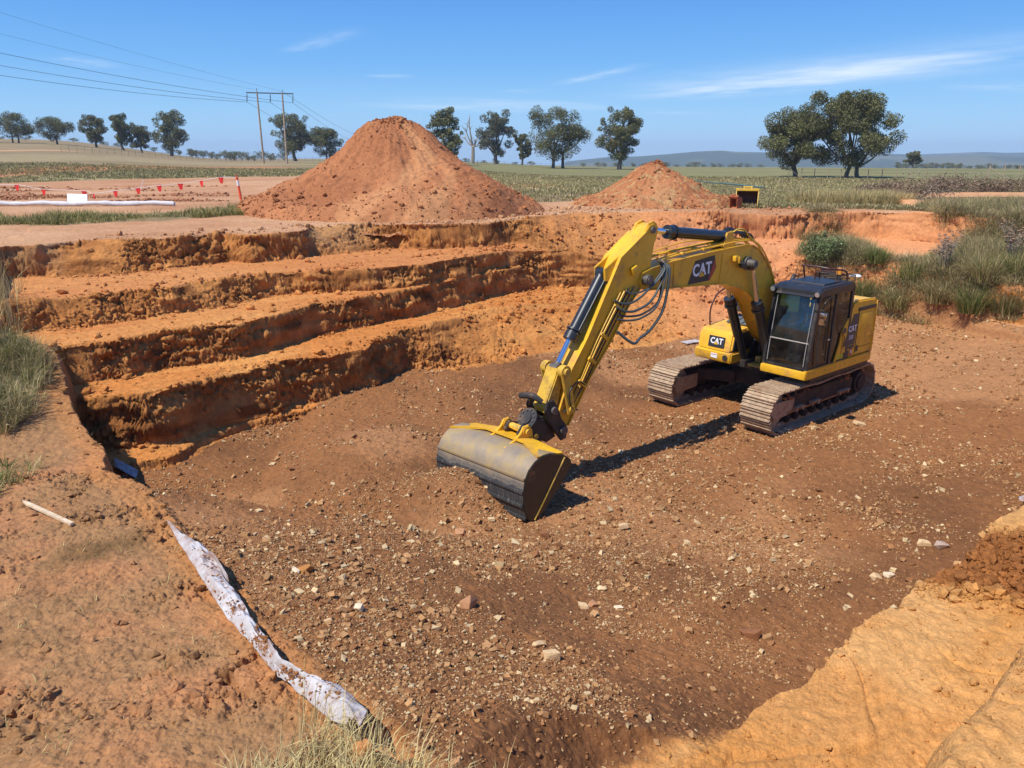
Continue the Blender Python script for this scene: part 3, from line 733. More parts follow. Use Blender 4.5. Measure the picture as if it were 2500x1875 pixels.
FEAT = [  # photo pixel, size in px, colour, label, dims
 (1143,1480,52,tanr,'long pale block of stone in the middle of the gravel, largest on the fill',(1.,.55,.5),1.2),
 (1345,1605,34,cream,'pale blunt stone in the gravel below and right of the long pale block',(1.,.8,.7),.4),
 (1315,1578,30,cream,'smooth oval cream stone just above the pale blunt stone on the gravel',(1.,.6,.5),.7),
 (1520,1290,34,cream,'cream wedge of stone on the dark gravel right of the bucket shadow',(1.,.6,.4),.3),
 (2098,1040,26,cream,'flat cream stone on brown ground to the right of the near track',(1.,.6,.35),.1),
 (1512,1486,20,wht,'small white triangular stone on the gravel, alone right of the paired stones',(1.,.7,.5),.1),
 (1424,1482,22,cream,'left one of two rounded cream stones lying side by side on the gravel',(1.,.9,.6),.1),
 (1446,1477,20,tanr,'right one of two rounded stones lying side by side on the gravel',(1.,.9,.6),.8),
 (1836,1554,40,brn,'large brown rounded stone at the edge of the gravel by the tan bench',(1.,.62,.55),2.6),
 (2257,1331,28,cream,'pale angular stone at the foot of the tan bench on the right side',(1.,.6,.5),2.9),
 (2295,1336,24,srgb(196,170,150)*K,'grey stone beside the pale angular stone at the foot of the tan bench',(1.,.8,.6),.3),
 (2170,1408,24,wht,'white flat stone with dark shadow where the gravel meets the tan bench',(1.,.8,.5),.3),
 (2138,1412,26,cream,'rounded cream stone left of the white flat stone by the tan bench',(1.,.9,.6),.3),
 (1186,1080,0,cream,'','',0),
 (745,1395,30,srgb(190,130,70)*K,'orange brown rock on the gravel slope right of the white fabric',(1.,.75,.6),.3),
 (722,1395,20,wht,'white chip leaning on the orange brown rock right of the white fabric',(1.,.5,.4),2.6),
 (876,1487,20,wht,'cream stone on the gravel slope, level with the middle of the white fabric',(1.,.9,.8),1.4),
 (802,1518,20,cream,'narrow pointed cream stone low on the gravel slope near the white fabric',(1.,.35,.4),.6),
 (1327,1307,24,brn,'dark brown square stone half buried below the bucket tip',(1.,.8,.6),.1),
 (1122,1303,24,tanr,'square pinkish stone on the mound of fill below the bucket',(1.,.9,.5),1.5),
 (1186,1030,0,cream,'','',0),
]
k_ = 0
for (u, v, s_, c_, lab, dm, rz) in FEAT:
    if not s_: continue
    x, y, z = ray_ground(u, v); d = math.sqrt(x*x+y*y+(CAMZ-z)**2); s = s_*d/FPX
    rock((x, y, z+s*.14), s, c_, lab, 900+k_, dm, rz); k_ += 1
for i, (x, y, z, s, c) in enumerate(BIGST):
    rock((x, y, z+s*.15), s, c*1.05, 'angular stone fragment lying loose among the gravel of the fill', 1000+i, (1, .72, .5), i*.7, grp=GRP)
def clods():
    rs = np.random.RandomState(9)
    PP = []; SS = []; CC = []
    def add(X, Y, size, cond, up=.15):
        z, M = macro(X, Y); zz = z+micro(X, Y, M)
        ok = cond(M, X, Y, z)
        X, Y, zz, size, z = X[ok], Y[ok], zz[ok], size[ok], z[ok]
        Mk = {k: ([q[ok] for q in v] if isinstance(v, list) else v[ok]) for k, v in M.items()}
        c = soil_colour(X, Y, z, Mk)*rs.uniform(.78, 1.08, (len(X), 1))
        PP.append(np.stack([X, Y, zz+size*up], -1)); SS.append(size); CC.append(c)
    # toes and lips of the benches
    N = 150000; X = rs.uniform(-10.5, 12, N); Y = rs.uniform(9, 31, N); size = .028*rs.uniform(0, 1, N)**(-1/2.2); size = np.minimum(size, .22)
    k = size > .0017*np.hypot(X, Y); X, Y, size = X[k], Y[k], size[k]
    def cond(M, X, Y, z):
        S = M['S']; p = np.zeros(X.shape)
        cl = np.clip(fb2(X*.9, Y*.9, 2, 401)+.25, 0, 1)
        for a in (1, 3, 5, 7): p = np.maximum(p, np.exp(-((S[a]-.12)/.22)**2)*(.1+1.1*cl))
        for a in (0, 2, 4, 6): p = np.maximum(p, np.exp(-((S[a]+.05)/.16)**2)*(.05+.8*cl))
        p = np.maximum(p, .035*(S[0] > 0)); p = np.maximum(p, .10*(S[0] < 0)*(S[0] > -1.2))
        p = np.maximum(p, sst(2, 5, X)*.12*(S[7] < 0)); p = np.maximum(p, sst(-3, 0, X)*sst(6, 3, X)*sst(17, 19, Y)*.30*(S[7] < .5))
        return (rs.uniform(0, 1, X.shape) < p)&(M['fill'] < .5)&(M['we'] < .5)
    add(X, Y, size, cond)
    # ledge left of the camera
    N = 160000; X = rs.uniform(-11, 1.4, N); Y = rs.uniform(1.5, 13, N); size = .008*rs.uniform(0, 1, N)**(-1/1.9); size = np.minimum(size, .10)
    k = size > .0020*np.hypot(X, Y); X, Y, size = X[k], Y[k], size[k]
    def cond2(M, X, Y, z):
        cl = sst(.0, .45, fb2(X*1.6, Y*1.6, 3, 205)+.12*(rs.uniform(-1, 1, X.shape)))
        pc, _ = sdist(X, Y, np.array([px(u, v, 3.66) for u, v in [(632,1600),(600,1625),(548,1650),(556,1680),(600,1735)]]))
        p = .05+.85*cl+.8*np.exp(-(pc/.16)**2); p = np.maximum(p, np.exp(-(M['e']+.05)/-.08*0-np.abs(M['e']-.0)/.12)*.8)
        return (rs.uniform(0, 1, X.shape) < p)&(M['we'] > .5)
    add(X, Y, size, cond2, .1)
    # tan bench and its slump
    N = 60000; X = rs.uniform(.2, 10, N); Y = rs.uniform(2, 10, N); size = .006*rs.uniform(0, 1, N)**(-1/2.0); size = np.minimum(size, .10)
    k = size > .0022*np.hypot(X, Y); X, Y, size = X[k], Y[k], size[k]
    pd = px(2400, 1370, 3.9)
    def cond3(M, X, Y, z):
        dd = np.hypot((X-pd[0])*.8, Y-pd[1])
        p = .05+.95*sst(.95, .6, dd+.2*M['n1'])*(M['up'] < .3)+.3*np.exp(-np.abs(M['b2']-.1)/.12)+.12*sst(.1, .4, fb2(X*1.5, Y*1.5, 3, 411))
        return (rs.uniform(0, 1, X.shape) < p)&(M['bench'] > .8)&(M['we'] < .5)
    add(X, Y, size, cond3, .12)
    n_ = 26000; X = pd[0]+rs.uniform(-1.5, 1.5, n_); Y = pd[1]+rs.uniform(-1.3, 1.3, n_); size = np.minimum(.020*rs.uniform(0, 1, n_)**(-1/2.1), .13)
    def cond4(M, X, Y, z):
        dd = np.hypot((X-pd[0])*.8, Y-pd[1])
        return (rs.uniform(0, 1, X.shape) < .55*sst(1.05, .7, dd+.2*M['n1']))&(M['bench'] > .8)&(M['up'] < .4)
    add(X, Y, size, cond4, .15)
    n_ = 90000; X = rs.uniform(0, 10, n_); Y = rs.uniform(2.5, 10.5, n_); size = np.minimum(.010*rs.uniform(0, 1, n_)**(-1/2.3), .09)
    def cond5(M, X, Y, z):
        return (rs.uniform(0, 1, X.shape) < .25*sst(-.1, .4, fb2(X*1.3, Y*1.3, 3, 412))+.5*np.exp(-np.abs(M['b1']-.05)/.15)+.35*np.exp(-np.abs(M['b2']+.05)/.15)+.03)&(M['bench'] > .5)&(M['we'] < .5)&(size > .0018*np.hypot(X, Y))
    add(X, Y, size, cond5, .14)
    # flanks of both mounds
    for (cx, cy, rx, ry, h, V, C, n, m), cnt in ((P1, 4200), (P2, 1800)):
        idx = rs.randint(0, n*m, cnt*3); ring = (idx//n)/m
        idx = idx[rs.uniform(0, 1, len(idx)) < (.06+.8*sst(.5, .85, ring)+.3*sst(.12, .0, ring))]
        p = V[idx]+np.array([cx, cy, -.02]); s = .034*rs.uniform(0, 1, len(idx))**(-1/2.0); s = np.minimum(s, .26)
        PP.append(p+np.array([0, 0, .02])); SS.append(s); CC.append(C[idx]*rs.uniform(.8, 1.08, (len(idx), 1)))
    # rubble windrow on the track beyond the white roll
    X, Y = view_sample(9000, -100, 560, 455, 492, 2.05, rs); s = np.minimum(.035*rs.uniform(0, 1, 9000)**(-1/2.2), .25)
    k = fb2(X*.25, Y*.6, 3, 421) > .02; X, Y, s = X[k], Y[k], s[k]
    PP.append(np.stack([X, Y, s*.1], -1)); SS.append(s); CC.append(np.repeat(srgb(170,116,82)[None]*K, len(X), 0)*rs.uniform(.7, 1.25, (len(X), 1)))
    P = np.vstack(PP); S = np.concatenate(SS); C = np.vstack(CC)
    V, F = clod_mesh(P, S, rs)
    o = np_mesh('loose_clods', V, F, M_SOIL, col=np.repeat(np.clip(C, .01, .85), len(IV), 0), smooth=False)
    tag(o, 'crumbled clods of orange and brown earth scattered on the benches, ledge and mounds', 'soil clods', kind='stuff')
    print('clods', len(P))
clods()
# ---------------------------------------------------------------- plants
M_GRASS = leaf_mat('grass_blades', .3, .7)
M_LEAF = leaf_mat('foliage', .15, .55)
M_BARK = mat('bark', (.16, .13, .10), .9, nvar=.35, nscale=3)
M_TWIG = mat('dry_twig', (.30, .25, .19), .9)
def blades(P, H, Wd, dirs, bend, col, rs):
    """P (n,3) roots, H lengths, Wd widths, dirs (n,2) lean direction, bend (n) 0..1"""
    n = len(P)
    side = np.stack([-dirs[:, 1], dirs[:, 0]], -1)
    tw = rs.uniform(-.9, .9, n); c, s_ = np.cos(tw), np.sin(tw)
    side = np.stack([side[:, 0]*c-side[:, 1]*s_, side[:, 0]*s_+side[:, 1]*c, np.zeros(n)], -1)
    d3 = np.concatenate([dirs, np.zeros((n, 1))], -1); up = np.array([0, 0, 1.])
    th1 = bend*.55; th2 = bend*1.35
    p1 = P+(up*np.cos(th1)[:, None]+d3*np.sin(th1)[:, None])*(H*.5)[:, None]
    p2 = p1+(up*np.cos(th2)[:, None]+d3*np.sin(th2)[:, None])*(H*.5)[:, None]
    w = Wd[:, None]*side*.5
    V = np.stack([P-w, P+w, p1-w*.75, p1+w*.75, p2], 1).reshape(-1, 3)
    b = (np.arange(n)*5)[:, None]
    F = np.concatenate([b+np.array([[0, 1, 3]]), b+np.array([[0, 3, 2]]), b+np.array([[2, 3, 4]])], 0)
    C = np.repeat(col, 5, 0)
    return V, F, C
GR = [srgb(130,138,74)*K, srgb(156,150,92)*K, srgb(196,176,116)*K, srgb(228,206,146)*K, srgb(102,120,58)*K, srgb(146,122,92)*K]
WEED = [srgb(178,166,112)*K, srgb(198,180,130)*K, srgb(224,202,152)*K, srgb(150,144,90)*K, srgb(172,146,112)*K, srgb(134,138,76)*K]
def pick(n, w, rs, vary=.25):
    if len(w) == 7: w = np.array(w[:6], float); w /= w.sum(); i = rs.choice(6, n, p=w); return np.clip(np.array(WEED)[i]*rs.uniform(1-vary, 1+vary, (n, 1)), .01, .8)
    w = np.array(w, float); w /= w.sum(); i = rs.choice(len(w), n, p=w)
    return np.clip(np.array(GR)[i]*rs.uniform(1-vary, 1+vary, (n, 1)), .01, .8)
def tufts(cx, cy, cz, k, h, spread, wid, wts, rs, bend=(.2, 1.0), vary=.25, lean=None):
    """k blades about each centre"""
    n = len(cx); K_ = n*k
    base = np.repeat(np.stack([cx, cy, cz], -1), k, 0)
    a = rs.uniform(0, 2*PI, K_); rad = spread*np.sqrt(rs.uniform(0, 1, K_))
    d = np.stack([np.cos(a), np.sin(a)], -1)
    P = base.copy(); P[:, :2] += d*rad[:, None]
    if lean is not None: d = d+np.array(lean); d /= np.maximum(np.linalg.norm(d, axis=1, keepdims=True), 1e-6)
    hh = (np.repeat(h, k) if np.ndim(h) else np.full(K_, h))*rs.uniform(.45, 1.15, K_)
    # tufts keep their own hue
    wt = np.repeat(rs.uniform(.7, 1.2, (n, 1)), k, 0)
    wid = np.repeat(wid, k) if np.ndim(wid) else wid
    return blades(P, hh, wid*rs.uniform(.6, 1.3, K_), d, rs.uniform(bend[0], bend[1], K_), pick(K_, wts, rs, vary)*wt, rs)
def merge(parts):
    V = []; F = []; C = []; o = 0
    for v, f, c in parts: V.append(v); F.append(f+o); C.append(c); o += len(v)
    return np.vstack(V), np.vstack(F), np.vstack(C)
def stuff_grass(name, parts, label):
    V, F, C = merge(parts)
    o = np_mesh(name, V, F, M_GRASS, col=C, smooth=False); tag(o, label, 'grass', kind='stuff'); return o
def zat(X, Y): return macro(X, Y)[0]
def grasses():
    rs = np.random.RandomState(21)
    # near left, on the ledge
    def region(n, uv, h, dens):
        us = [p[0] for p in uv]; vs = [p[1] for p in uv]
        u = rs.uniform(min(us), max(us), n); v = rs.uniform(min(vs), max(vs), n)
        inside = np.zeros(n, bool); j = len(uv)-1
        for i in range(len(uv)):
            c = ((uv[i][1] > v) != (uv[j][1] > v))&(u < (uv[j][0]-uv[i][0])*(v-uv[i][1])/(uv[j][1]-uv[i][1]+1e-9)+uv[i][0]); inside ^= c; j = i
        return ray_ground_v(u[inside], v[inside])
    parts = []
    x, y = region(420, [(-260,830),(40,835),(95,870),(110,940),(80,1010),(30,1060),(-260,1080)], 2.0, 1)
    parts.append(tufts(x, y, zat(x, y), 40, rs.uniform(.22, .60, len(x)), .14, .012, [3, 4, 4, 3, 1, 3, 0], rs, (.2, 1.3)))
    x, y = region(70, [(-260,1080),(60,1120),(95,1160),(40,1190),(0,1215),(-260,1300)], 2.05, 1)
    parts.append(tufts(x, y, zat(x, y), 34, rs.uniform(.2, .42, len(x)), .10, .010, [4, 3, 3, 4, 3, 0], rs, (.5, 1.5)))
    x, y = region(30, [(-60,690),(50,700),(60,850),(-60,850)], 2.05, 1)
    parts.append(tufts(x, y, zat(x, y), 9, rs.uniform(.7, 1.3, len(x)), .05, .011, [0, 0, 2, 3, 0, 1], rs, (.1, .8)))
    x, y = region(300, [(0,1040),(240,1060),(420,1300),(560,1560),(200,1875),(0,1875)], 2.05, 1)
    parts.append(tufts(x, y, zat(x, y), 4, rs.uniform(.05, .16, len(x)), .05, .005, [0, 0, 3, 3, 0, 2], rs, (.8, 1.6)))
    stuff_grass('grass', parts, 'long green and straw grass on the left ledge beside the pit')
    # dry grass at the bottom of the picture, in front of the camera
    parts = []
    for (u0, v0, n, sp, hh) in [(740,1880,26,.20,.26),(900,1890,26,.16,.22),(640,1900,14,.12,.22),(1010,1910,18,.20,.20),(830,1815,10,.10,.20),(900,1805,6,.08,.28),(1100,1920,8,.15,.14)]:
        x0, y0 = px(u0, v0, 2.05); x = x0+rs.normal(0, sp*.8, n); y = y0+rs.normal(0, sp*.35, n)
        parts.append(tufts(x, y, zat(x, y)+.0, 14, rs.uniform(.5, 1, n)*hh, .05, .0045, [0, 0, 2, 14, 0, 1], rs, (.4, 1.5), .2, (.2, .3)))
    x, y = px(790, 1790, 2.15); x = x+rs.normal(0, .1, 12); y = y+rs.normal(0, .06, 12)
    parts.append(tufts(x, y, zat(x, y), 10, rs.uniform(.25, .42, 12), .03, .003, [0, 0, 3, 6, 0, 1], rs, (.5, 1.3), .2, (.9, .7)))
    stuff_grass('dry_grass', parts, 'dry straw coloured grass at the near lip of the pit')
    # strip behind the top edge
    N = 26000; X = rs.uniform(-26, -6, N); Y = rs.uniform(17, 31, N); g = grass_mask(X, Y)
    dn = fb2(X*.7, Y*.7, 2, 501)
    k = (g > .45)&(rs.uniform(0, 1, N) < .30+.7*dn); X, Y = X[k], Y[k]; dn = dn[k]
    parts = [tufts(X, Y, zat(X, Y), 11, np.clip(.15+.32*dn+.16*rs.uniform(0, 1, len(X)), .06, .5), .16, .02, [5, 6, 6, 2.5, 3, 1], rs, (.1, 1.1))]
    stuff_grass('grass', parts, 'green weeds and grass in a strip behind the top edge of the pit')
    # fields
    az = np.radians(rs.uniform(-46, -12, 19000)); r = np.sqrt(rs.uniform(38**2, 112**2, 19000))
    X = r*np.sin(az); Y = r*np.cos(az); g = grass_mask(X, Y)
    dn = fb2(X*.12, Y*.3, 3, 502)
    k = (g > .5)&(rs.uniform(0, 1, len(X)) < .55+.8*dn); X, Y, r = X[k], Y[k], r[k]
    parts = [tufts(X, Y, zat(X, Y), 7, .07+.0014*r, .40, .022+.0008*r, [3, 3, 2, 5, 3, 2, 0], rs, (.1, 1.1), .3)]
    stuff_grass('grass', parts, 'rough grass of the paddock beyond the dirt track on the left')
    az = np.radians(np.concatenate([rs.uniform(-13, 46, 26000), rs.uniform(8, 40, 16000)])); r = np.concatenate([np.sqrt(rs.uniform(29**2, 120**2, 26000)), rs.uniform(27, 50, 16000)])
    X = r*np.sin(az); Y = r*np.cos(az); g = grass_mask(X, Y)
    dn = fb2(X*.15, Y*.3, 3, 503); straw = np.exp(-(((X-14.5)/3.0)**2+((Y-33.5)/1.8)**2))
    k = (g > .5)&(rs.uniform(0, 1, len(X)) < .75+.6*dn)&~((np.hypot((X-21.5)/5.5, (Y-33.5)/4.5) < 1)&(X > 16.5)); X, Y, r, straw = X[k], Y[k], r[k], straw[k]
    w = straw > .45
    parts = [tufts(X[~w], Y[~w], zat(X[~w], Y[~w]), 9, .13+.0011*r[~w], .40, .018+.0008*r[~w], [4, 4, 2.5, 4, 3, 2, 0], rs, (.1, 1.1), .3),
             tufts(X[w], Y[w], zat(X[w], Y[w]), 30, .62, .25, .02, [0, .5, 4, 9, 0, 1], rs, (.05, .8), .15)]
    stuff_grass('grass', parts, 'mixed olive and straw grass of the open field on the right')
    # weedy bank right of the machine
    N = 42000; X = rs.uniform(7.5, 26, N); Y = rs.uniform(14, 31, N)
    z, M = macro(X, Y)
    S = M['S']; azv = az_of(X, Y); rr = np.hypot(X, Y)
    bank = bank_mask(X, Y, M)
    dn = fb2(X*.6, Y*.6, 3, 504)
    k = (bank > .5)&(rs.uniform(0, 1, N) < .72+dn)&(azv < 42); X, Y, z, dn = X[k], Y[k], z[k], dn[k]
    h = np.clip(.34+.5*dn+.22*rs.uniform(-1, 1, len(X)), .12, .8)
    q = rs.uniform(0, 1, len(X))+.5*fb2(X*.8, Y*.8, 2, 505)
    parts = []
    for lo, hi, wt in ((-9, .1, [4, 3, 1, 5, 1, 5, 0]), (.1, .55, [4, 6, 5, 1, 2, 0, 0]), (.55, 9, [3, 4, 2, 3, 5, 1, 0])):
        s = (q >= lo)&(q < hi); parts.append(tufts(X[s], Y[s], z[s], 30, h[s], .26, .013, wt, rs, (.25, 1.6), .28))
    stuff_grass('weeds', parts, 'tangle of reeds and weeds covering the right bank of the pit')
def bank_mask(X, Y, M):
    S = M['S']; n = M['n1']
    # between the sandy slope and the fill, right of the machine, widening to the right
    P = np.array([px(1930,748,5.0), px(1935,700,4.4), px(1950,655,3.9), px(1960,590,3.3), px(2060,600,3.3), px(2150,628,3.3), px(2280,615,3.1), px(2360,618,3.1), px(2395,560,2.4), (14.9,27.2), (15.8,29.4), (16.,40)])
    s, _ = sdist(X, Y, P)
    lo, _ = sdist(X, Y, BANKLO)
    return ((s+.5*n > 0)&(lo+.2*n < 0)&(X > 8.2)).astype(float)
BANKLO = np.array([ray_ground(u, v)[:2] for u, v in [(1890,738),(2000,750),(2150,757),(2350,768),(2560,782)]]+[(26., 14.)])
grasses()

def tussock(x, y, h, sp, n, wts, seed, label, group, name='grass_tussock', cat='grass tussock', bend=(.1, 1.0)):
    rs = np.random.RandomState(seed)
    z = float(zat(np.array([x]), np.array([y]))[0])
    V, F, C = tufts(np.zeros(1), np.zeros(1), np.zeros(1), n, np.full(1, h), sp, .02, wts, rs, bend)
    o = np_mesh(name, V, F, M_GRASS, col=C, smooth=False, loc=(x, y, z-.02)); return tag(o, label, cat, group)
rs_ = np.random.RandomState(33)
for i, (u, v, h, hh, wt, lab) in enumerate([
    (2100,738,4.7,1.0,[5,4,2,1,6,0],'dense green tussock at the foot of the weedy bank behind the machine tail'),
    (2190,752,4.7,.9,[3,4,4,3,2,1],'olive tussock at the bank foot, second from the machine tail'),
    (2290,745,4.5,1.05,[1,3,5,6,0,1],'pale straw tussock low on the weedy bank, between two greener ones'),
    (2370,762,4.4,1.1,[6,4,2,1,6,0],'dark green reedy tussock low on the bank near the right edge'),
    (2450,765,4.3,1.0,[2,4,5,4,1,1],'straw and olive tussock at the bank foot by the right edge'),
    (2040,712,4.5,.9,[2,4,5,4,1,1],'dry tussock on the bank directly behind the cab roof'),
    (2230,690,4.0,1.0,[5,4,3,2,4,0],'tall olive tussock halfway up the weedy bank, below the left thistle'),
    (2400,690,3.6,1.15,[2,4,5,5,1,0],'arching pale tussock halfway up the bank, left of the right hand thistle'),
    (2480,680,3.4,1.1,[4,5,3,2,4,0],'green tussock high on the bank at the right edge'),
    (2140,640,3.5,.8,[7,3,1,0,7,0],'bright green low tussock under the orange slope')]):
    x, y, _z = ray_ground(u, v); tussock(x, y, hh*.75, .34, 520, wt, 600+i, lab, 'tussocks on the weedy bank')

def leaf_cloud(centers, radii, n, size, cols, rs, squash=.8, shell=.55):
    """leaf quads scattered in blobs"""
    w = radii**2; k = rs.choice(len(centers), n, p=w/w.sum())
    d = rs.normal(size=(n, 3)); d /= np.linalg.norm(d, axis=1, keepdims=True)
    rad = radii[k]*(shell+(1-shell)*rs.uniform(0, 1, n)**.5)*np.where(rs.uniform(0, 1, n) < .2, rs.uniform(.4, 1.25, n), 1)
    P = centers[k]+d*rad[:, None]*np.array([1, 1, squash])
    t = rs.normal(size=(n, 3)); t /= np.linalg.norm(t, axis=1, keepdims=True)
    b = np.cross(t, rs.normal(size=(n, 3))); b /= np.maximum(np.linalg.norm(b, axis=1, keepdims=True), 1e-6)
    s = size*rs.uniform(.6, 1.4, n)[:, None]
    V = np.stack([P-t*s, P-b*s*.45, P+t*s, P+b*s*.45], 1).reshape(-1, 3)
    F = np.arange(n*4).reshape(-1, 4)
    ci = rs.choice(len(cols), n); hue = rs.uniform(.75, 1.25, len(centers))[k]
    C = np.clip(np.array(cols)[ci]*(rs.uniform(.7, 1.3, n)*hue)[:, None], .004, .7)
    return V, F, np.repeat(C, 4, 0)
GUM = [srgb(108,110,66)*K, srgb(94,98,58)*K, srgb(132,128,82)*K, srgb(116,114,74)*K, srgb(146,138,94)*K]
GUMG = [srgb(110,110,82)*K, srgb(98,100,76)*K, srgb(128,124,96)*K]
def tree(x, y, z, H, Wd, seed, label, group='gum trees standing in the fields', nl=5200, cols=GUM, trunks=1, low=.30, dead=False, flat=.85, leaf=None):
    rs = np.random.RandomState(seed)
    t = empty('gum_tree' if not dead else 'dead_tree', (x, y, z)); tag(t, label, 'tree', group)
    mb = MB(); cents = []; rads = []
    for k in range(trunks):
        ox = (k-(trunks-1)/2)*Wd*.16
        th = H*low*rs.uniform(.8, 1.1); lean = rs.uniform(-.12, .12)*H
        p0 = Vector((ox, 0, -.4)); p1 = Vector((ox+lean*.4, rs.uniform(-.1, .1)*H*.3, th))
        r0 = H*.035/trunks**.4
        mb.tube([p0, p0.lerp(p1, .5)+Vector((rs.uniform(-.02, .02)*H, 0, 0)), p1], r0, 7, rr=[r0*1.25, r0, r0*.8])
        nb = 7 if trunks == 1 else 5
        for i in range(nb):
            a = 2*PI*i/nb+rs.uniform(-.4, .4); out = rs.uniform(.18, .42)*Wd*(1 if i else .1); up = H*rs.uniform(.52, .86)
            if rs.uniform() < .35: up = H*rs.uniform(.36, .55); out = Wd*rs.uniform(.3, .42)
            e = Vector((ox+math.cos(a)*out, math.sin(a)*out*.9, up))
            m = p1.lerp(e, .5)+Vector((0, 0, -H*.04)); mb.tube([p1, m, e], r0*.4, 5, rr=[r0*.6, r0*.38, r0*.12])
            for j in range(3 if not dead else 5):
                e2 = e+Vector((rs.uniform(-.16, .16)*Wd, rs.uniform(-.16, .16)*Wd, rs.uniform(-.03, .14)*H)); mb.tube([m.lerp(e, .6), e2], r0*.12, 4, smooth=False, rr=[r0*.2, r0*.07])
                cents.append(e2); rads.append(Wd*rs.uniform(.065, .13))
            cents.append(e); rads.append(Wd*rs.uniform(.09, .16))
    mb.build('trunk', M_BARK if not dead else M_TWIG, t)
    if not dead:
        for _ in range(int(38)):
            a = rs.uniform(0, 2*PI); q = rs.uniform(.05, .40)*Wd; hz = rs.uniform(.19, .93)*H
            q *= math.sqrt(max(.05, 1-((hz/H-.58)/.42)**2))*1.2
            cents.append(Vector((math.cos(a)*q, math.sin(a)*q, hz))); rads.append(Wd*rs.uniform(.08, .15))
        cts = np.array([c[:] for c in cents]); rd = np.array(rads)
        cts[:, 2] = np.minimum(cts[:, 2], H-rd*flat*.9)
        V, F, C = leaf_cloud(cts, rd, nl, leaf or H*.021, cols, rs, flat, .35)
        np_mesh('crown', V, F, M_LEAF, t, col=C, smooth=False)
    return t
def ground_hit_far(u, v, dmin=35, dmax=700):
    x = (u-1250)/FPX; yd = (v-937.5)/FPX; fy = CP-yd*SP; dz = SP+yd*CP
    d = np.linspace(dmin, dmax, 1400); t = d/fy; Z = CAMZ-dz*t; g = gz_far(x*t, d)
    k = np.where(Z <= g)[0]
    i = k[0] if len(k) else len(d)-1
    return float(x*t[i]), float(d[i]), float(g[i])
TREES = [(-40,342,283,70,61,'grey green gum cut off by the left edge of the photo',1,GUM),
 (38,343,279,92,62,'broad gum at far left, second in the row on the rise',2,GUM),
 (140,348,289,96,63,'flat topped gum at far left, third in the row on the rise',1,GUM),
 (235,358,281,72,64,'rounded gum left of the close pair on the skyline',1,GUM),
 (302,362,283,66,65,'taller gum of the close pair near the lone left gum',1,GUM),
 (346,363,311,50,66,'smaller gum of the close pair, touching the taller one',1,GUM),
 (418,370,276,92,67,'lone gum with a gap in its crown, last of the left row',1,GUM),
 (723,388,281,104,68,'large gum behind the power poles',1,GUM),
 (802,391,316,76,69,'low gum half hidden by the left slope of the tall mound',2,GUM),
 (1092,402,272,92,70,'gum rising from behind the right slope of the tall mound',1,GUM),
 (1212,399,279,94,71,'greyish gum with hanging leaves between the dead tree and the bushy gum',1,GUMG),
 (1275,388,330,46,72,'small gum squeezed between the greyish and the bushy gum',1,GUM),
 (1362,411,273,148,73,'wide bushy gum with two trunks, centre of the skyline',2,GUM),
 (1512,414,271,112,74,'upright gum directly left of and behind the small mound',1,GUM),
 (1942,433,270,184,75,'dome shaped gum, left one of the big pair on the right',1,GUM),
 (2080,436,243,196,76,'largest gum with spreading branches, right one of the big pair',2,GUM),
 (2229,404,370,38,77,'tiny lone gum against the blue hills right of the big pair',1,GUM)]
for (u, vb, vt, wpx, seed, lab, tr, cols) in TREES:
    x, y, z = ground_hit_far(u, vb)
    if y > 240: k = 240/y; x *= k; y = 240.; z = float(gz_far(np.array([x]), np.array([y]))[0]); vb = vb+max(0, (pxd(u, vb, y)[2]-z)/(y/FPX/1.04))
    m = y/(CP-((vb-937.5)/FPX)*SP)/FPX
    H = (vb-vt)*m*1.04; Wd = wpx*m
    tree(x, y, z, H, Wd, seed, lab, nl=(44000 if wpx > 150 else 20000 if wpx > 100 else 11000), cols=cols, trunks=tr, low=.24 if wpx < 150 else .16, leaf=(.0088*H*(1.35 if wpx < 100 else 1)+.0003*y))
x, y, z = ground_hit_far(1153, 399); m = y/FPX
tree(x, y, z, 118*m, 60*m, 80, 'bare dead tree with leafless branches right of the tall mound', dead=True, low=.35)

# distant trees: small copies along the horizon
def distant():
    rs = np.random.RandomState(44); protos = []
    spots = []
    for u in np.linspace(468, 690, 15): spots.append((u+rs.uniform(-6, 6), rs.uniform(300, 420), rs.uniform(12, 24)))
    for u in np.linspace(10, 450, 13): spots.append((u+rs.uniform(-12, 12), rs.uniform(330, 420), rs.uniform(8, 15)))
    for u in np.linspace(1432, 1850, 20): spots.append((u+rs.uniform(-9, 9), rs.uniform(420, 900), rs.uniform(9, 17)))
    for u in np.linspace(2195, 2540, 30): spots.append((u+rs.uniform(-5, 5), rs.uniform(420, 800), rs.uniform(8, 17)))
    for u in np.linspace(860, 1290, 12): spots.append((u+rs.uniform(-9, 9), rs.uniform(420, 700), rs.uniform(9, 15)))
    for i in range(3):
        t = tree(0, 0, 0, 1, 1.25+.3*i, 90+i, 'small dark tree far away on the horizon', 'distant trees along the horizon', nl=700, low=.2, leaf=.055)
        protos.append(t)
    used = [False]*3
    for i, (u, d, hpx) in enumerate(spots):
        x = (u-1250)/FPX*d/1.04; y = d; g = float(gz_far(np.array([x]), np.array([y]))[0]); s = hpx*d/FPX
        k = i % 3; src = protos[k]
        if not used[k]: o = src; used[k] = True
        else:
            o = src.copy(); COL.objects.link(o)
            for ch in src.children:
                c = ch.copy(); COL.objects.link(c); c.parent = o
        o.location = (x, y, g-s*.05); o.scale = (s*rs.uniform(.9, 1.6), s, s); o.rotation_euler = (0, 0, rs.uniform(0, 6))
distant()

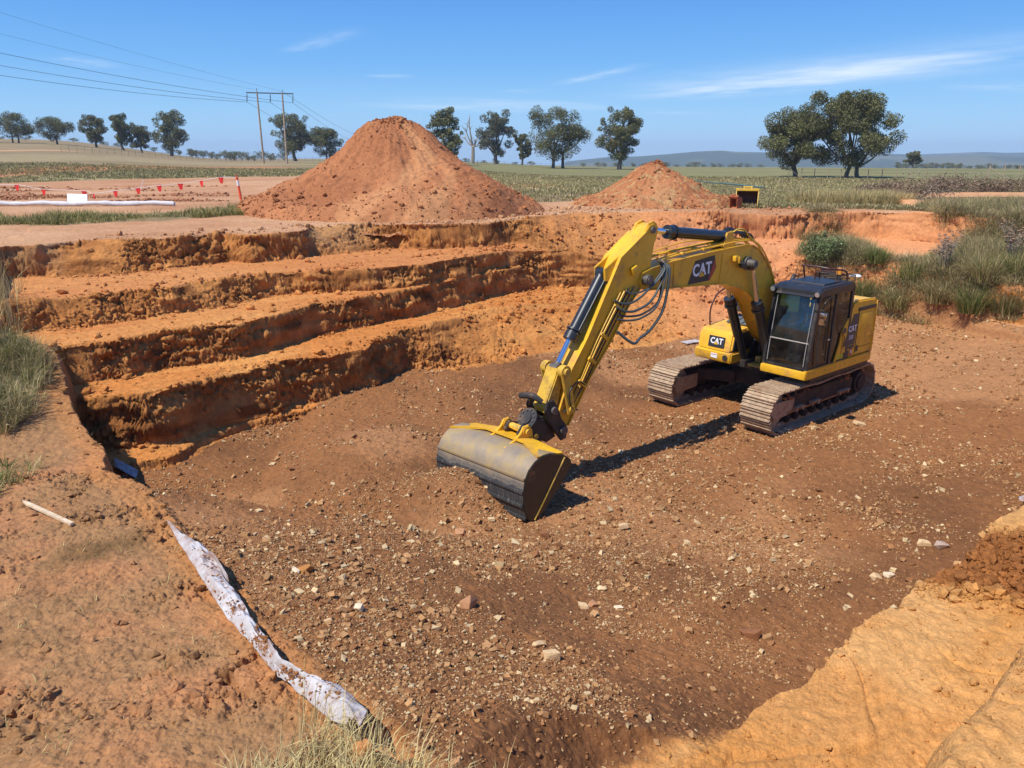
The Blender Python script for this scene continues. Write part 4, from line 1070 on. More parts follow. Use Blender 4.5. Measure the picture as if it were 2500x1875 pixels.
def hills():
    # wooded ridges far behind the plain
    def ridge(u0, u1, prof, d, depth, name, seed, base):
        n = 260; m = 26
        u = np.linspace(u0, u1, n); top = np.interp(u, [p[0] for p in prof], [p[1] for p in prof])
        hz = (374.2-top)/FPX/1.0*d*1.05+CAMZ
        x = (u-1250)/FPX*d/1.045
        t = np.linspace(-1, 1, m)
        X = np.repeat(x[None], m, 0)*(1+(t[:, None]*depth/d)); Y = d+t[:, None]*depth+0*X
        bell = (1-np.abs(t))**.8
        Z = base+(hz[None]-base)*bell[:, None]+(7*fb2(X*.004, Y*.004, 4, seed)+4*fb2(X*.02, Y*.02, 3, seed+1))*bell[:, None]*(1-bell[:, None]**3)
        V = np.stack([X, Y, Z], -1).reshape(-1, 3); i = np.arange(m-1)[:, None]*n; j = np.arange(n-1)[None]
        F = np.stack([i+j, i+j+1, i+n+j+1, i+n+j], -1).reshape(-1, 4)
        C = mixc(np.broadcast_to(srgb(78,88,66)*K, (len(V), 3)).reshape(-1, 3), srgb(112,112,84)*K, sst(.1, .4, fb2(V[:, 0]*.006, V[:, 1]*.006, 4, seed+2)))
        o = np_mesh(name, V, F, M_SOIL, col=C); tag(o, kind='structure')
    ridge(1380, 2250, [(1380,392),(1480,382),(1560,380),(1630,375),(1700,369),(1762,367),(1800,370),(1850,371),(2000,374),(2100,376),(2250,377)], 2600, 500, 'hills', 3, -48)
    ridge(1650, 3400, [(1650,381),(1900,376),(2170,374),(2240,376),(2320,373),(2400,370),(2450,372),(2560,371),(2800,368),(3400,372)], 3400, 700, 'hills', 13, -60)
    ridge(2150, 3400, [(2150,385),(2300,379),(2400,377),(2500,381),(2800,379),(3400,380)], 2300, 400, 'hills', 23, -44)
hills()

# ---------------------------------------------------------------- bushes and thistles
def bush(x, y, z, H, Wd, seed, label, cols, n=3500, name='shrub', cat='shrub', leaf=.035, group=None):
    rs = np.random.RandomState(seed); t = empty(name, (x, y, z)); tag(t, label, cat, group)
    mb = MB(); cents = []; rads = []
    for i in range(14):
        a = rs.uniform(0, 2*PI); o = rs.uniform(.1, .5)*Wd; e = Vector((math.cos(a)*o, math.sin(a)*o, H*rs.uniform(.45, 1.0)*(1-.45*(o/Wd))))
        mb.tube([Vector((0, 0, -.05)), e*.5+Vector((0, 0, .05)), e], .01, 4, rr=[.018, .01, .004])
        cents += [e, e*.72]; rads += [Wd*rs.uniform(.08, .15), Wd*.14]
    mb.build('stem', M_TWIG, t)
    V, F, C = leaf_cloud(np.array([c[:] for c in cents]), np.array(rads), n, leaf, cols, rs, 1.1, .2)
    np_mesh('foliage', V, F, M_LEAF, t, col=C, smooth=False); return t
x, y, _z = ray_ground(2008, 665)
bush(x, y, float(zat(np.array([x]), np.array([y]))[0]), 1.4, 1.7, 7, 'bushy green shrub standing on the orange slope above the cab', [srgb(122,134,84)*K, srgb(98,114,66)*K, srgb(146,154,106)*K], 5200)
DRY = [srgb(150,124,104)*K, srgb(130,104,88)*K, srgb(178,150,128)*K, srgb(116,108,74)*K]
for i, (u, v, h, H, Wd, lab) in enumerate([(2235,492,2.05,1.0,3.4,'large rusty brown dry bush in the middle of the row by the dam'),(2150,478,2.05,.75,2.4,'brown dry bush at the left end of the row by the dam'),
    (2320,478,2.05,1.1,3.4,'tall rusty bush just right of the large one by the dam'),(2400,478,2.05,.95,2.8,'brown bush above the bare sandy bank of the dam'),(2480,480,2.05,.9,3.0,'brown bush at the right edge above the dam')]):
    x, y = px(u, v, h); bush(x, y, float(zat(np.array([x]), np.array([y]))[0]), H, Wd, 700+i, lab, DRY, 3600, 'dry_bush', 'bush', .04, 'dry bushes beside the dam')
def thistle(u, v, h, H, seed, label):
    x, y, z = ray_ground(u, v); rs = np.random.RandomState(seed)
    t = empty('thistle', (x, y, z)); tag(t, label, 'thistle')
    mb = MB(); hd = MB(); tips = []
    for i in range(16):
        a = rs.uniform(0, 2*PI); o = rs.uniform(.1, .42)*H*.8; e = Vector((math.cos(a)*o, math.sin(a)*o, H*rs.uniform(.55, 1)))
        mb.tube([Vector((0, 0, 0)), Vector((e.x*.35, e.y*.35, e.z*.5)), e], .01, 4, rr=[.015, .01, .006])
        for j in range(6):
            b = Vector((e.x*.35, e.y*.35, e.z*.5)).lerp(e, rs.uniform(.2, 1)); e2 = b+Vector((rs.uniform(-.16, .16), rs.uniform(-.16, .16), rs.uniform(.03, .2))); mb.tube([b, e2], .005, 4, smooth=False); tips.append(e2)
    mb.build('stem', M_TWIG, t)
    hd.bm.free()
    proto = MB(); proto.sph((0, 0, 0), .03, 6, (1.25, 1.25, .7)); po = proto.build('seed_head', M_SEED, t); po.location = tips[0]
    for p in tips[1:72]:
        c = po.copy(); COL.objects.link(c); c.location = p; c.scale = (rs.uniform(.7, 1.25),)*3
M_SEED = mat('seed_heads', tuple(float(c) for c in srgb(158,124,96)*K), .9)
thistle(2300, 672, 3.4, 1.35, 1, 'tall dry thistle with pale seed heads in front of the orange cliff end')
thistle(2462, 655, 3.3, 1.35, 2, 'tall dry thistle with pale seed heads at the right edge before the dam')
# ---------------------------------------------------------------- excavator (machine frame: x forward, y towards the cab side, z up)
YEL = (.78, .42, .020)
DUST = tuple(float(c) for c in srgb(176,128,84)*K)
M_YEL = mat('yellow_paint', YEL, .42, spec=.5, nvar=.16, nscale=2.5, dirt=DUST, dirtamt=.30, dirtscale=2.6, coat=.08)
M_YELW = mat('worn_yellow_paint', (.68, .40, .04), .55, nvar=.22, nscale=4, dirt=(.10, .065, .045), dirtamt=.42, dirtscale=3.2)
M_BLK = mat('black_paint', (.018, .018, .018), .38, spec=.5, nvar=.3, nscale=5, dirt=DUST, dirtamt=.06, dirtscale=3, coat=.3)
M_CAB = mat('cab_frame_paint', (.022, .021, .021), .42, nvar=.3, nscale=5, dirt=(.13, .095, .07), dirtamt=.25, dirtscale=2)
M_CHR = mat('chrome', (.75, .76, .78), .12, metal=1.)
M_STEEL = mat('bare_steel', (.16, .145, .13), .5, metal=.6, nvar=.3, nscale=8, dirt=(.09, .06, .04), dirtamt=.4, dirtscale=5)
M_DRKS = mat('dark_steel', (.045, .04, .036), .55, metal=.3, nvar=.3, nscale=8, dirt=DUST, dirtamt=.22, dirtscale=3)
M_TRK = mat('dusty_track_steel', tuple(float(c) for c in srgb(190,162,130)*K), .7, metal=.15, nvar=.35, nscale=14, dirt=tuple(float(c) for c in srgb(176,126,86)*K*.8), dirtamt=.30, dirtscale=3.2, bump=.3, bscale=40)
M_UND = mat('dusty_frame_steel', tuple(float(c) for c in srgb(84,66,50)*K*.7), .85, nvar=.35, nscale=5, dirt=tuple(float(c) for c in srgb(150,104,70)*K*.6), dirtamt=.25, dirtscale=2.5)
M_RUB = mat('black_rubber', (.02, .02, .021), .55)
M_HOSE = mat('hose', (.055, .065, .062), .42)
M_PLT = mat('black_plastic', (.03, .03, .03), .5)
M_WHT = mat('white_print', (.82, .82, .80), .5)
M_YPR = mat('yellow_print', (.72, .40, .02), .5)
M_RED = mat('red_print', (.42, .05, .03), .5)
M_GRN = mat('lime_print', (.55, .75, .05), .5)
M_GRY = mat('grey_print', (.06, .056, .054), .5)
M_RAIL = mat('dark_red_rail', (.06, .018, .014), .45)
M_INT = mat('cab_interior', (.28, .29, .29), .7, nvar=.2, nscale=6)
M_SEATF = mat('seat_fabric', (.10, .105, .12), .9)
M_AMB = mat('amber_lens', (.75, .28, .03), .25)
M_LENS = mat('lamp_lens', (.7, .72, .75), .15, metal=.7)
M_MIR = mat('mirror_glass', (.72, .76, .84), .12, metal=1.)
M_RUST2 = mat('rust', (.16, .05, .02), .8)
M_MUD = mat('dried_mud', tuple(float(c) for c in srgb(176,118,70)*K), .95, nvar=.3, nscale=12, bump=.5, bscale=25)
def glass_mat(name, tint=(.62, .72, .70), refl=.10):
    m = bpy.data.materials.new(name); m.use_nodes = True; nt = m.node_tree; N = nt.nodes; L = nt.links; out = N['Material Output']; N.remove(N['Principled BSDF'])
    tr = N.new('ShaderNodeBsdfTransparent'); tr.inputs[0].default_value = (*tint, 1); gl = N.new('ShaderNodeBsdfGlossy'); gl.inputs['Roughness'].default_value = .03; gl.inputs['Color'].default_value = (.9, .95, 1, 1)
    df = N.new('ShaderNodeBsdfDiffuse'); df.inputs[0].default_value = (.30, .27, .22, 1)
    fr = N.new('ShaderNodeFresnel'); fr.inputs[0].default_value = 1.5
    mx = N.new('ShaderNodeMixShader'); L.new(fr.outputs[0], mx.inputs[0]); L.new(tr.outputs[0], mx.inputs[1]); L.new(gl.outputs[0], mx.inputs[2])
    m2 = N.new('ShaderNodeMixShader'); L.new(mx.outputs[0], m2.inputs[1]); L.new(df.outputs[0], m2.inputs[2])
    ns = N.new('ShaderNodeTexNoise'); ns.inputs['Scale'].default_value = 4; ns.inputs['Detail'].default_value = 6; tc = N.new('ShaderNodeTexCoord'); L.new(tc.outputs['Object'], ns.inputs['Vector'])
    mr = N.new('ShaderNodeMapRange'); mr.inputs[1].default_value = .45; mr.inputs[2].default_value = .8; mr.inputs[3].default_value = refl*.3; mr.inputs[4].default_value = refl*1.8; L.new(ns.outputs['Fac'], mr.inputs[0]); L.new(mr.outputs[0], m2.inputs[0])
    L.new(m2.outputs[0], out.inputs['Surface']); return m
M_GLASS = glass_mat('windscreen_glass', (.84, .92, .90), .05)
M_GLASS2 = glass_mat('dark_side_glass', (.80, .76, .70), .08)

def text_obj(txt, size, parent, mat_, M, name='lettering', ext=.002, sx=1.0, off=.0, shear=0.):
    cu = bpy.data.curves.new('t', 'FONT'); cu.body = txt; cu.size = size; cu.extrude = ext; cu.align_x = 'CENTER'; cu.align_y = 'CENTER'; cu.offset = off; cu.resolution_u = 3; cu.shear = shear
    tmp = bpy.data.objects.new('t', cu); COL.objects.link(tmp)
    dg = bpy.context.evaluated_depsgraph_get(); me = bpy.data.meshes.new_from_object(tmp.evaluated_get(dg)); bpy.data.objects.remove(tmp)
    me.transform(M @ Matrix.Diagonal((sx, 1, 1, 1))); me.materials.clear(); me.materials.append(mat_)
    o = bpy.data.objects.new(name, me); return link(o, parent)
def frame_mat(origin, xd, yd):
    x = Vector(xd).normalized(); y = Vector(yd); y = (y-x*y.dot(x)).normalized(); z = x.cross(y)
    M = Matrix.Identity(4)
    for i in range(3): M[i][0] = x[i]; M[i][1] = y[i]; M[i][2] = z[i]; M[i][3] = origin[i]
    return M
def flat_poly(pts2, M, th, mat_, name, parent):
    """thin plate from 2-D outline in the frame M"""
    mb = MB(); mb.prism(pts2, 0, th, axis='z'); me_o = mb.build(name, mat_, parent, smooth=0); me_o.data.transform(M); return me_o
def cat_logo(M, s, parent, plate=None, corner=False, name='logo_plate'):
    """dark plate, white letters, yellow triangle over the foot of the middle letter; s = letter height"""
    pl = flat_poly(plate, M, .003, M_PLT, name, parent)
    Mt = M @ Matrix.Translation((0, .06*s, .005))
    text_obj('CAT', s*1.32, pl, M_WHT, Mt, sx=.92, off=s*.035)
    flat_poly([(-s*.52, -s*.50), (s*.40, -s*.50), (-.06*s, s*.06)], M @ Matrix.Translation((.0, .0, .0075)), .002, M_PLT, 'triangle_outline', pl)
    flat_poly([(-s*.44, -s*.47), (s*.32, -s*.47), (-.06*s, -s*.01)], M @ Matrix.Translation((.0, .0, .010)), .002, M_YPR, 'triangle', pl)
    return pl

EX = empty('excavator', MO, MH)
tag(EX, 'large yellow tracked excavator reaching into the pit fill with its wide bucket', 'excavator')
# ---- undercarriage (its centre line lies at y = -.30 in this frame)
UY = -.30
def track(yc):
    R = .42; top = .84; xr = 1.64; w2 = .34
    # belt path: front idler, top run with sag, rear sprocket, bottom
    path = []
    for a in np.linspace(-90, 90, 13): path.append((xr+R*math.cos(math.radians(a)), .44+R*math.sin(math.radians(a))))
    for x in np.linspace(xr-.15, -xr+.15, 20): path.append((x, .86-.05*math.cos(x*1.6)**2*0-.045*(1-(x/xr)**2)*(math.sin(x*5)*.3+.7)))
    for a in np.linspace(90, 270, 13): path.append((-xr+(R-.02)*math.cos(math.radians(a)), .44+R*math.sin(math.radians(a))))
    for x in np.linspace(-xr+.15, xr-.15, 14): path.append((x, .02))
    P = np.array(path); seg = np.linalg.norm(np.roll(P, -1, 0)-P, axis=1); cum = np.concatenate([[0], np.cumsum(seg)]); Lt = cum[-1]
    n = 49; mb = MB()
    PP = np.vstack([P, P[:1]])
    for i in range(n):
        d = Lt*(i+.5)/n; x = np.interp(d, cum, PP[:, 0]); z = np.interp(d, cum, PP[:, 1]); x2 = np.interp(min(d+.03, Lt), cum, PP[:, 0]); z2 = np.interp(min(d+.03, Lt), cum, PP[:, 1])
        ang = math.atan2(z2-z, x2-x); L_ = Lt/n
        M = Matrix.Translation((x, yc, z)) @ Matrix.Rotation(-ang, 4, 'Y')
        mb.box((0, 0, 0), (1, 1, 1), rot=None) if False else None
        for (cx, cz, dx, dz) in ((0, 0, L_*.96, .022), (-L_*.40, -.022, .022, .034), (0, -.018, .02, .026), (L_*.40, -.022, .022, .034)):
            r = bmesh.ops.create_cube(mb.bm, size=1.0, matrix=M @ Matrix.Translation((cx, 0, cz)) @ Matrix.Diagonal((dx, w2*2*(1-.02*(i % 3 == 0)), dz, 1)))
        for s in (-1, 1):
            bmesh.ops.create_cube(mb.bm, size=1.0, matrix=M @ Matrix.Translation((0, s*.085, .055)) @ Matrix.Diagonal((L_*.9, .045, .085, 1)))
    t = mb.build('track', M_TRK, EX, smooth=0)
    # frame
    f = MB(); f.box((0, yc, .46), (2.7, .30, .30), bev=.03); f.prism([(1.3, .34), (1.34, .60), (1.1, .66), (-1.1, .66), (-1.34, .6), (-1.3, .34)], yc-.18, yc+.18, .01)
    f.box((0, yc, .27), (2.6, .10, .12)); f.build('track_frame', M_UND, t)
    s_ = 1 if yc > UY else -1; yo = yc+s_*.20
    g = MB()
    g.tube([(1.25, yo+.0*s_, .33), (-1.2, yo, .33)], .022, 8, smooth=False)
    g.build('side_rail', M_MUD, t)
    for (a, b) in ((.75, 1.05), (.15, .45), (-1.05, -.65)):
        g = MB(); g.box(((a+b)/2, yo+.05*s_, .42), (b-a, .10, .02), bev=.004); g.box((a+.03, yo+.04*s_, .38), (.05, .08, .09)); g.box((b-.03, yo+.04*s_, .38), (.05, .08, .09)); g.build('track_step', M_TRK, t)
    for k, x in enumerate((1.12, .8, .48, .16, -.16, -.48, -.8, -1.12)):
        r = MB(); r.cyl((x, yc-.16, .17), (x, yc+.16, .17), .085, n=18); r.cyl((x, yc-.19, .17), (x, yc+.19, .17), .045, n=12); r.build('roller', M_UND, t)
    for x in (.65, -.65):
        r = MB(); r.cyl((x, yc-.1, .74), (x, yc+.1, .74), .06, n=16); r.build('carrier_roller', M_UND, t)
    w = MB(); w.cyl((xr, yc-.13, .44), (xr, yc+.13, .44), .345, n=30); w.cyl((xr, yc-.17, .44), (xr, yc+.17, .44), .20, n=24); w.cyl((xr, yc-.19, .44), (xr, yc+.19, .44), .09, n=16)
    w.prism([(xr-.62, .30), (xr+.06, .26), (xr+.20, .44), (xr+.06, .62), (xr-.62, .60)], yc+s_*.175, yc+s_*.20, .008); w.prism([(xr-.62, .30), (xr+.06, .26), (xr+.20, .44), (xr+.06, .62), (xr-.62, .60)], yc-s_*.20, yc-s_*.175, .008)
    w.build('idler', M_TRK, t)
    sp = MB(); nt_ = 21; prof = []
    for i in range(nt_):
        for (da, rr_) in ((-.3, .33), (-.12, .375), (.12, .375), (.3, .33)): a = 2*PI*(i+da)/nt_; prof.append((-xr+rr_*math.cos(a), .44+rr_*math.sin(a)))
    sp.prism(prof, yc-.03, yc+.03); sp.cyl((-xr, yc-.2, .44), (-xr, yc+.2, .44), .235, n=26); sp.cyl((-xr, yc+s_*.2, .44), (-xr, yc+s_*.235, .44), .15, n=20)
    sp.build('sprocket', M_UND, t)
    md = MB(); rs = np.random.RandomState(int(abs(yc*100)))
    for _ in range(26): md.sph((rs.uniform(-1.3, 1.4), yc+s_*rs.uniform(.02, .2), .64+rs.uniform(-.02, .03)), rs.uniform(.03, .08), 6, (1, 1, .5))
    o = md.build('caked_mud', M_MUD, t); o['kind'] = 'stuff'
    return t
track(UY+1.19); track(UY-1.19)
u = MB()
u.prism([(-.62, -1.0), (-.62, 1.0), (-.35, 1.0), (0, .62), (.35, 1.0), (.62, 1.0), (.62, -1.0), (.35, -1.0), (0, -.62), (-.35, -1.0)], .48, .74, axis='z') if False else None
for sx in (-1, 1):
    for sy in (-1, 1):
        u.prism([(sx*.28, UY+sy*.30), (sx*.62, UY+sy*.30), (sx*1.0, UY+sy*1.04), (sx*.62, UY+sy*1.04)], .46, .72, .02, axis='z')
u.box((0, UY, .62), (1.15, 1.15, .30), bev=.05)
u.build('carbody', M_UND, EX)
u = MB(); u.cyl((0, UY+.1, .76), (0, UY+.1, .92), .62, n=48); u.cyl((0, UY+.1, .90), (0, UY+.1, .96), .70, n=48); u.build('swing_ring', M_DRKS, EX)
# ---- upper structure
RT = 1.93  # tail radius
def tail_outline(y0, y1, xf, n=14, r=RT, inset=0.):
    pts = [(xf, y0)]
    a0 = math.asin(max(-1, min(1, y0/r))); a1 = math.asin(max(-1, min(1, y1/r)))
    for i in range(n+1):
        a = a0+(a1-a0)*i/n; pts.append((-r*math.cos(a)+inset, r*math.sin(a)))
    pts.append((xf, y1)); return pts
d = MB(); d.prism(tail_outline(-1.22, 1.33, .95, r=1.9), .95, 1.10, .01, axis='z'); d.build('turntable_deck', M_DRKS, EX)
# yellow skirt along the cab side and under the cab front
s = MB(); s.prism([(1.16, 1.05), (1.20, 1.10), (1.20, 1.24), (.10, 1.24), (-1.38, 1.24), (-1.38, 1.05)], 1.30, 1.37, .012); s.build('side_skirt', M_YEL, EX)
s = MB(); s.prism([(.36, 1.15), (.36, 1.225), (1.36, 1.225), (1.36, 1.15)], 1.04, 1.20, .02, axis='x') if False else s.box((1.175, .865, 1.135), (.10, 1.0, .16), bev=.03); s.build('cab_sill', M_YEL, EX)
# engine house body
h = MB(); h.prism([(-.20, 1.08), (-.20, 1.86), (-.45, 2.10), (-.60, 2.36), (-1.45, 2.36), (-1.45, 1.08)], -1.15, 1.29, .03); h.build('engine_house', M_YEL, EX)
h = MB(); h.box((-.98, -.1, 2.385), (.72, 1.35, .10), bev=.035); h.build('engine_hood', M_YEL, EX)
h = MB()
for i in range(7): h.box((-1.22+i*.08, -.1, 2.445), (.03, .9, .02))
h.build('hood_grille', M_PLT, EX)
cw = MB(); cw.prism(tail_outline(-1.28, 1.36, -1.30), 1.08, 2.28, .07, axis='z'); cw.build('counterweight', M_YEL, EX)
# side door panel with slanting front, on the cab side
dp = MB(); dp.prism([(.17, 1.25), (.02, 1.62), (-.02, 1.84), (-.12, 2.0), (-.26, 2.14), (-.40, 2.39), (-.55, 2.43), (-1.36, 2.40), (-1.40, 2.30), (-1.40, 1.25)], 1.27, 1.352, .028); dr = dp.build('side_door', M_YEL, EX)
q = MB(); q.prism([(.185, 1.25), (.035, 1.62), (-.005, 1.84), (-.05, 1.84), (-.015, 1.62), (.12, 1.25)], 1.345, 1.372, .006); q.build('door_edge', M_YEL, dr)
q = MB(); q.box((-1.0, 1.358, 2.235), (.76, .018, .075), bev=.006); q.build('dark_strip', M_PLT, dr)
q = MB(); q.box((-.98, 1.356, 1.87), (.62, .012, .52), bev=.004); q.build('recessed_panel', M_YEL, dr)
q = MB(); q.box((-1.37, 1.365, 1.80), (.02, .02, 1.1), bev=.004); q.build('trim_strip', M_YEL, dr)
q = MB(); q.box((-.66, 1.354, 1.75), (.012, .012, .95)); q.build('door_gap', M_PLT, dr)
Ms = frame_mat((-.47, 1.356, 1.88), (-1, 0, 0), (0, 0, 1))
# wedge shaped badge on the door
bd = flat_poly([(-.32, -.34), (.14, -.34), (.18, .30), (.12, .30), (-.02, .30)], frame_mat((-.47, 1.353, 1.86), (-1, 0, 0), (0, 0, 1)), .004, M_GRY, 'door_badge', dr)
text_obj('CAT', .165, bd, M_WHT, frame_mat((-.455, 1.360, 1.86), (-1, 0, 0), (0, 0, 1)), off=.004)
text_obj('320', .12, bd, M_WHT, frame_mat((-.425, 1.360, 1.68), (-1, 0, 0), (0, 0, 1)))
text_obj('SC35', .115, dr, M_GRN, frame_mat((-.06, 1.357, 1.33), (-1, 0, 0), (0, 0, 1)), off=.003)
for (x, z, w_, h_, m_, nm) in ((-.24, 1.325, .10, .13, M_PLT, 'warning_label'), (-.37, 1.34, .10, .14, M_GRY, 'warning_label'), (-.50, 1.36, .09, .15, M_RED, 'warning_label'), (-.50, 1.37, .045, .07, M_WHT, 'warning_label'), (-.74, 1.40, .09, .13, M_PLT, 'warning_label'), (-.42, 1.475, .36, .07, M_GRY, 'warning_label')):
    q = MB(); q.box((x, 1.356 if m_ is not M_WHT else 1.359, z), (w_, .004, h_)); q.build(nm, m_, dr, smooth=0)
q = MB(); q.cyl((-.15, 1.352, 1.86), (-.15, 1.358, 1.86), .06, n=20); q.build('round_label', M_GRY, dr)
# ---- cab
cab = MB()
F0, F1 = 1.16, .96      # front at floor / at roof
B0 = -.36
def fx(z): return F0+(F1-F0)*((z-1.22)/(2.70-1.22))**1.3 if z > 1.22 else F0
yi, yo = .36, 1.36
def post(p, q, r): cab.tube([p, q], r, 6, smooth=False)
cab.box((.40, .87, 1.235), (1.52, .96, .05), bev=.01)                        # floor
for (y, s) in ((yi+.03, -1), (yo-.035, 1)):
    pts = [(fx(z), z) for z in np.linspace(1.2, 2.74, 9)]
    prof = [(x+.0, z) for x, z in pts]+[(x-.085, z) for x, z in pts[::-1]]
    cab.prism(prof, y-.032, y+.032, .006)                                    # front pillars
    cab.prism([(B0, 1.2), (B0+.10, 1.2), (B0+.10, 2.72), (B0, 2.72)], y-.03, y+.03, .006)
    cab.prism([(B0, 2.66), (F1-.02, 2.66), (F1-.02, 2.74), (B0, 2.74)], y-.03, y+.03, .006)
    cab.prism([(B0, 1.2), (F0-.03, 1.2), (F0-.03, 1.27), (B0, 1.27)], y-.03, y+.03, .006)
cab.prism([(.30, 1.2), (.38, 1.2), (.34, 2.70), (.26, 2.70)], yo-.066, yo-.004, .006)   # door post
cab.box((fx(2.7)-.03, .87, 2.685), (.07, .92, .10), bev=.01)
cab.box((F0-.035, .87, 1.225), (.07, .92, .08), bev=.01)
cab.box((B0+.04, .87, 2.70), (.08, .92, .10)); cab.box((B0+.04, .87, 1.55), (.06, .92, .66))
cb = cab.build('cab', M_CAB, EX)
rf = MB(); rf.prism([(F1+.05, 2.70), (F1+.04, 2.76), (F1-.12, 2.83), (B0+.12, 2.85), (B0-.02, 2.79), (B0-.02, 2.70)], yi-.02, yo+.005, .035, seg=3)
rf.prism([(.62, 2.836), (.60, 2.862), (-.02, 2.866), (-.04, 2.84)], yi+.14, yo-.14, .01); rf.build('roof', M_CAB, cb)
v_ = MB(); v_.prism([(F1+.035, 2.71), (F1+.10, 2.66), (F1+.09, 2.645), (F1+.01, 2.69)], yi+.10, yo-.10, .004); v_.build('visor', M_CAB, cb)
for y in (yi+.03, yo-.02):
    l_ = MB(); l_.cyl((F1+.02, y, 2.74), (F1+.11, y, 2.725), .062, n=20); lo = l_.build('work_light', M_PLT, cb)
    l_ = MB(); l_.cyl((F1+.11, y, 2.725), (F1+.116, y, 2.724), .048, n=20); l_.build('lens', M_LENS, lo)
# windscreen: upper pane, lower pane, divider
def pane(y0, y1, z0, z1, name, mat_, off=-.02):
    mb = MB(); zs = np.linspace(z0, z1, 6)
    prof = [(fx(z)+off, z) for z in zs]+[(fx(z)+off-.006, z) for z in zs[::-1]]
    mb.prism(prof, y0, y1); return mb.build(name, mat_, cb, smooth=60)
pane(yi+.06, yo-.065, 1.77, 2.66, 'windscreen', M_GLASS); pane(yi+.06, yo-.065, 1.27, 1.75, 'lower_windscreen', M_GLASS)
b_ = MB(); b_.box((fx(1.76)-.018, .87, 1.76), (.022, .86, .018)); b_.build('glazing_bar', mat('grey_trim', (.45, .40, .34), .5), cb)
for y, nm in ((yi+.10, 'seal'), (yo-.105, 'seal')):
    b_ = MB(); zs = np.linspace(1.30, 2.6, 6); b_.prism([(fx(z)-.008, z) for z in zs]+[(fx(z)-.02, z) for z in zs[::-1]], y-.006, y+.006); b_.build(nm, mat('pale_trim', (.32, .30, .27), .5), cb)
def side_glass(prof, y, nm):
    mb = MB(); mb.prism(prof, y-.004, y+.004); return mb.build(nm, M_GLASS2, cb, smooth=0)
side_glass([(fx(1.3)-.1, 1.27), (fx(2.1)-.1, 2.1), (fx(2.66)-.1, 2.66), (.35, 2.66), (.39, 1.27)], yo-.03, 'door_window')
side_glass([(.27, 1.27), (.25, 2.66), (B0+.10, 2.66), (B0+.10, 1.27)], yo-.03, 'rear_side_window')
side_glass([(fx(1.3)-.1, 1.27), (fx(2.1)-.1, 2.1), (fx(2.66)-.1, 2.66), (B0+.10, 2.66), (B0+.10, 1.27)], yi+.03, 'inner_side_window')
q = MB(); q.box((B0+.06, .87, 2.28), (.01, .8, .74)); q.build('rear_window', M_GLASS2, cb, smooth=0)
# door window frame lines, handles
q = MB(); q.tube([(.86, 1.375, 1.30), (.90, 1.375, 1.95), (.84, 1.375, 2.45), (.70, 1.372, 2.60), (.46, 1.372, 2.60), (.42, 1.372, 2.4), (.42, 1.372, 1.30)], .010, 6); q.build('door_window_frame', M_PLT, cb)
q = MB(); q.tube([(.46, 1.385, 1.55), (.46, 1.40, 1.60), (.46, 1.40, 2.0), (.46, 1.385, 2.05)], .010, 6); q.build('grab_handle', M_PLT, cb)
q = MB(); q.box((.50, 1.385, 1.78), (.12, .02, .03), bev=.006); q.build('door_handle', M_LENS, cb)
q = MB(); q.tube([(1.02, 1.30, 2.40), (1.06, 1.42, 2.45), (1.07, 1.52, 2.44)], .010, 6); mi = q.build('mirror', M_PLT, cb)
q = MB(); q.box((1.07, 1.52, 2.28), (.035, .17, .27), bev=.03); q.build('mirror_shell', M_PLT, mi)
q = MB(); q.box((1.092, 1.52, 2.285), (.008, .145, .235), bev=.003); q.build('mirror_face', M_MIR, mi)
q = MB(); q.tube([(F0+.012, yi+.02, 2.0), (fx(2.0)+.03, yi+.04, 2.02), (fx(2.5)+.03, yi+.05, 2.55)], .009, 6); q.tube([(fx(1.7)+.02, yi+.01, 1.72), (fx(2.2)+.03, yi+.06, 2.22)], .008, 6, smooth=False); q.build('wiper', M_PLT, cb)
# interior
q = MB(); q.box((.30, .87, 1.62), (.50, .50, .14), bev=.05); q.box((.02, .87, 1.98), (.14, .50, .66), rot=(0, -.18, 0), bev=.06); q.box((-.05, .87, 2.38), (.09, .26, .18), bev=.04); q.box((.28, .87, 1.42), (.40, .40, .26), bev=.02); q.build('operator_seat', M_SEATF, cb)
for y in (.56, 1.18):
    q = MB(); q.box((.42, y, 1.72), (.46, .13, .20), bev=.03); cs = q.build('side_console', M_INT, cb)
    q = MB(); q.tube([(.66, y, 1.80), (.68, y, 1.90), (.67, y, 1.97)], .014, 8, rr=[.012, .014, .024]); q.sph((.67, y, 1.99), .03, 10); q.build('joystick', M_RUB, cs)
q = MB()
for y in (.80, .94): q.tube([(.90, y, 1.27), (.93, y, 1.45), (.97, y, 1.70)], .011, 6); q.box((.93, y, 1.30), (.20, .09, .02), rot=(0, -.3, 0))
q.build('travel_levers', M_PLT, cb)
q = MB(); q.box((.86, .47, 1.98), (.03, .16, .22), bev=.01); q.build('monitor', M_PLT, cb)
q = MB(); q.box((F1-.06, .66, 2.52), (.004, .34, .26), rot=(0, -.12, 0)); q.box((F1-.065, .78, 2.46), (.004, .22, .32), rot=(0, -.12, 0)); q.build('yellow_sun_sheet', mat('yellow_sheet', (.85, .68, .04), .6), cb)
q = MB(); q.sph((.98, 1.10, 1.33), .06, 10, (1, 1.2, .6)); q.build('yellow_ball_on_floor', M_GRN, cb) if False else q.bm.free()
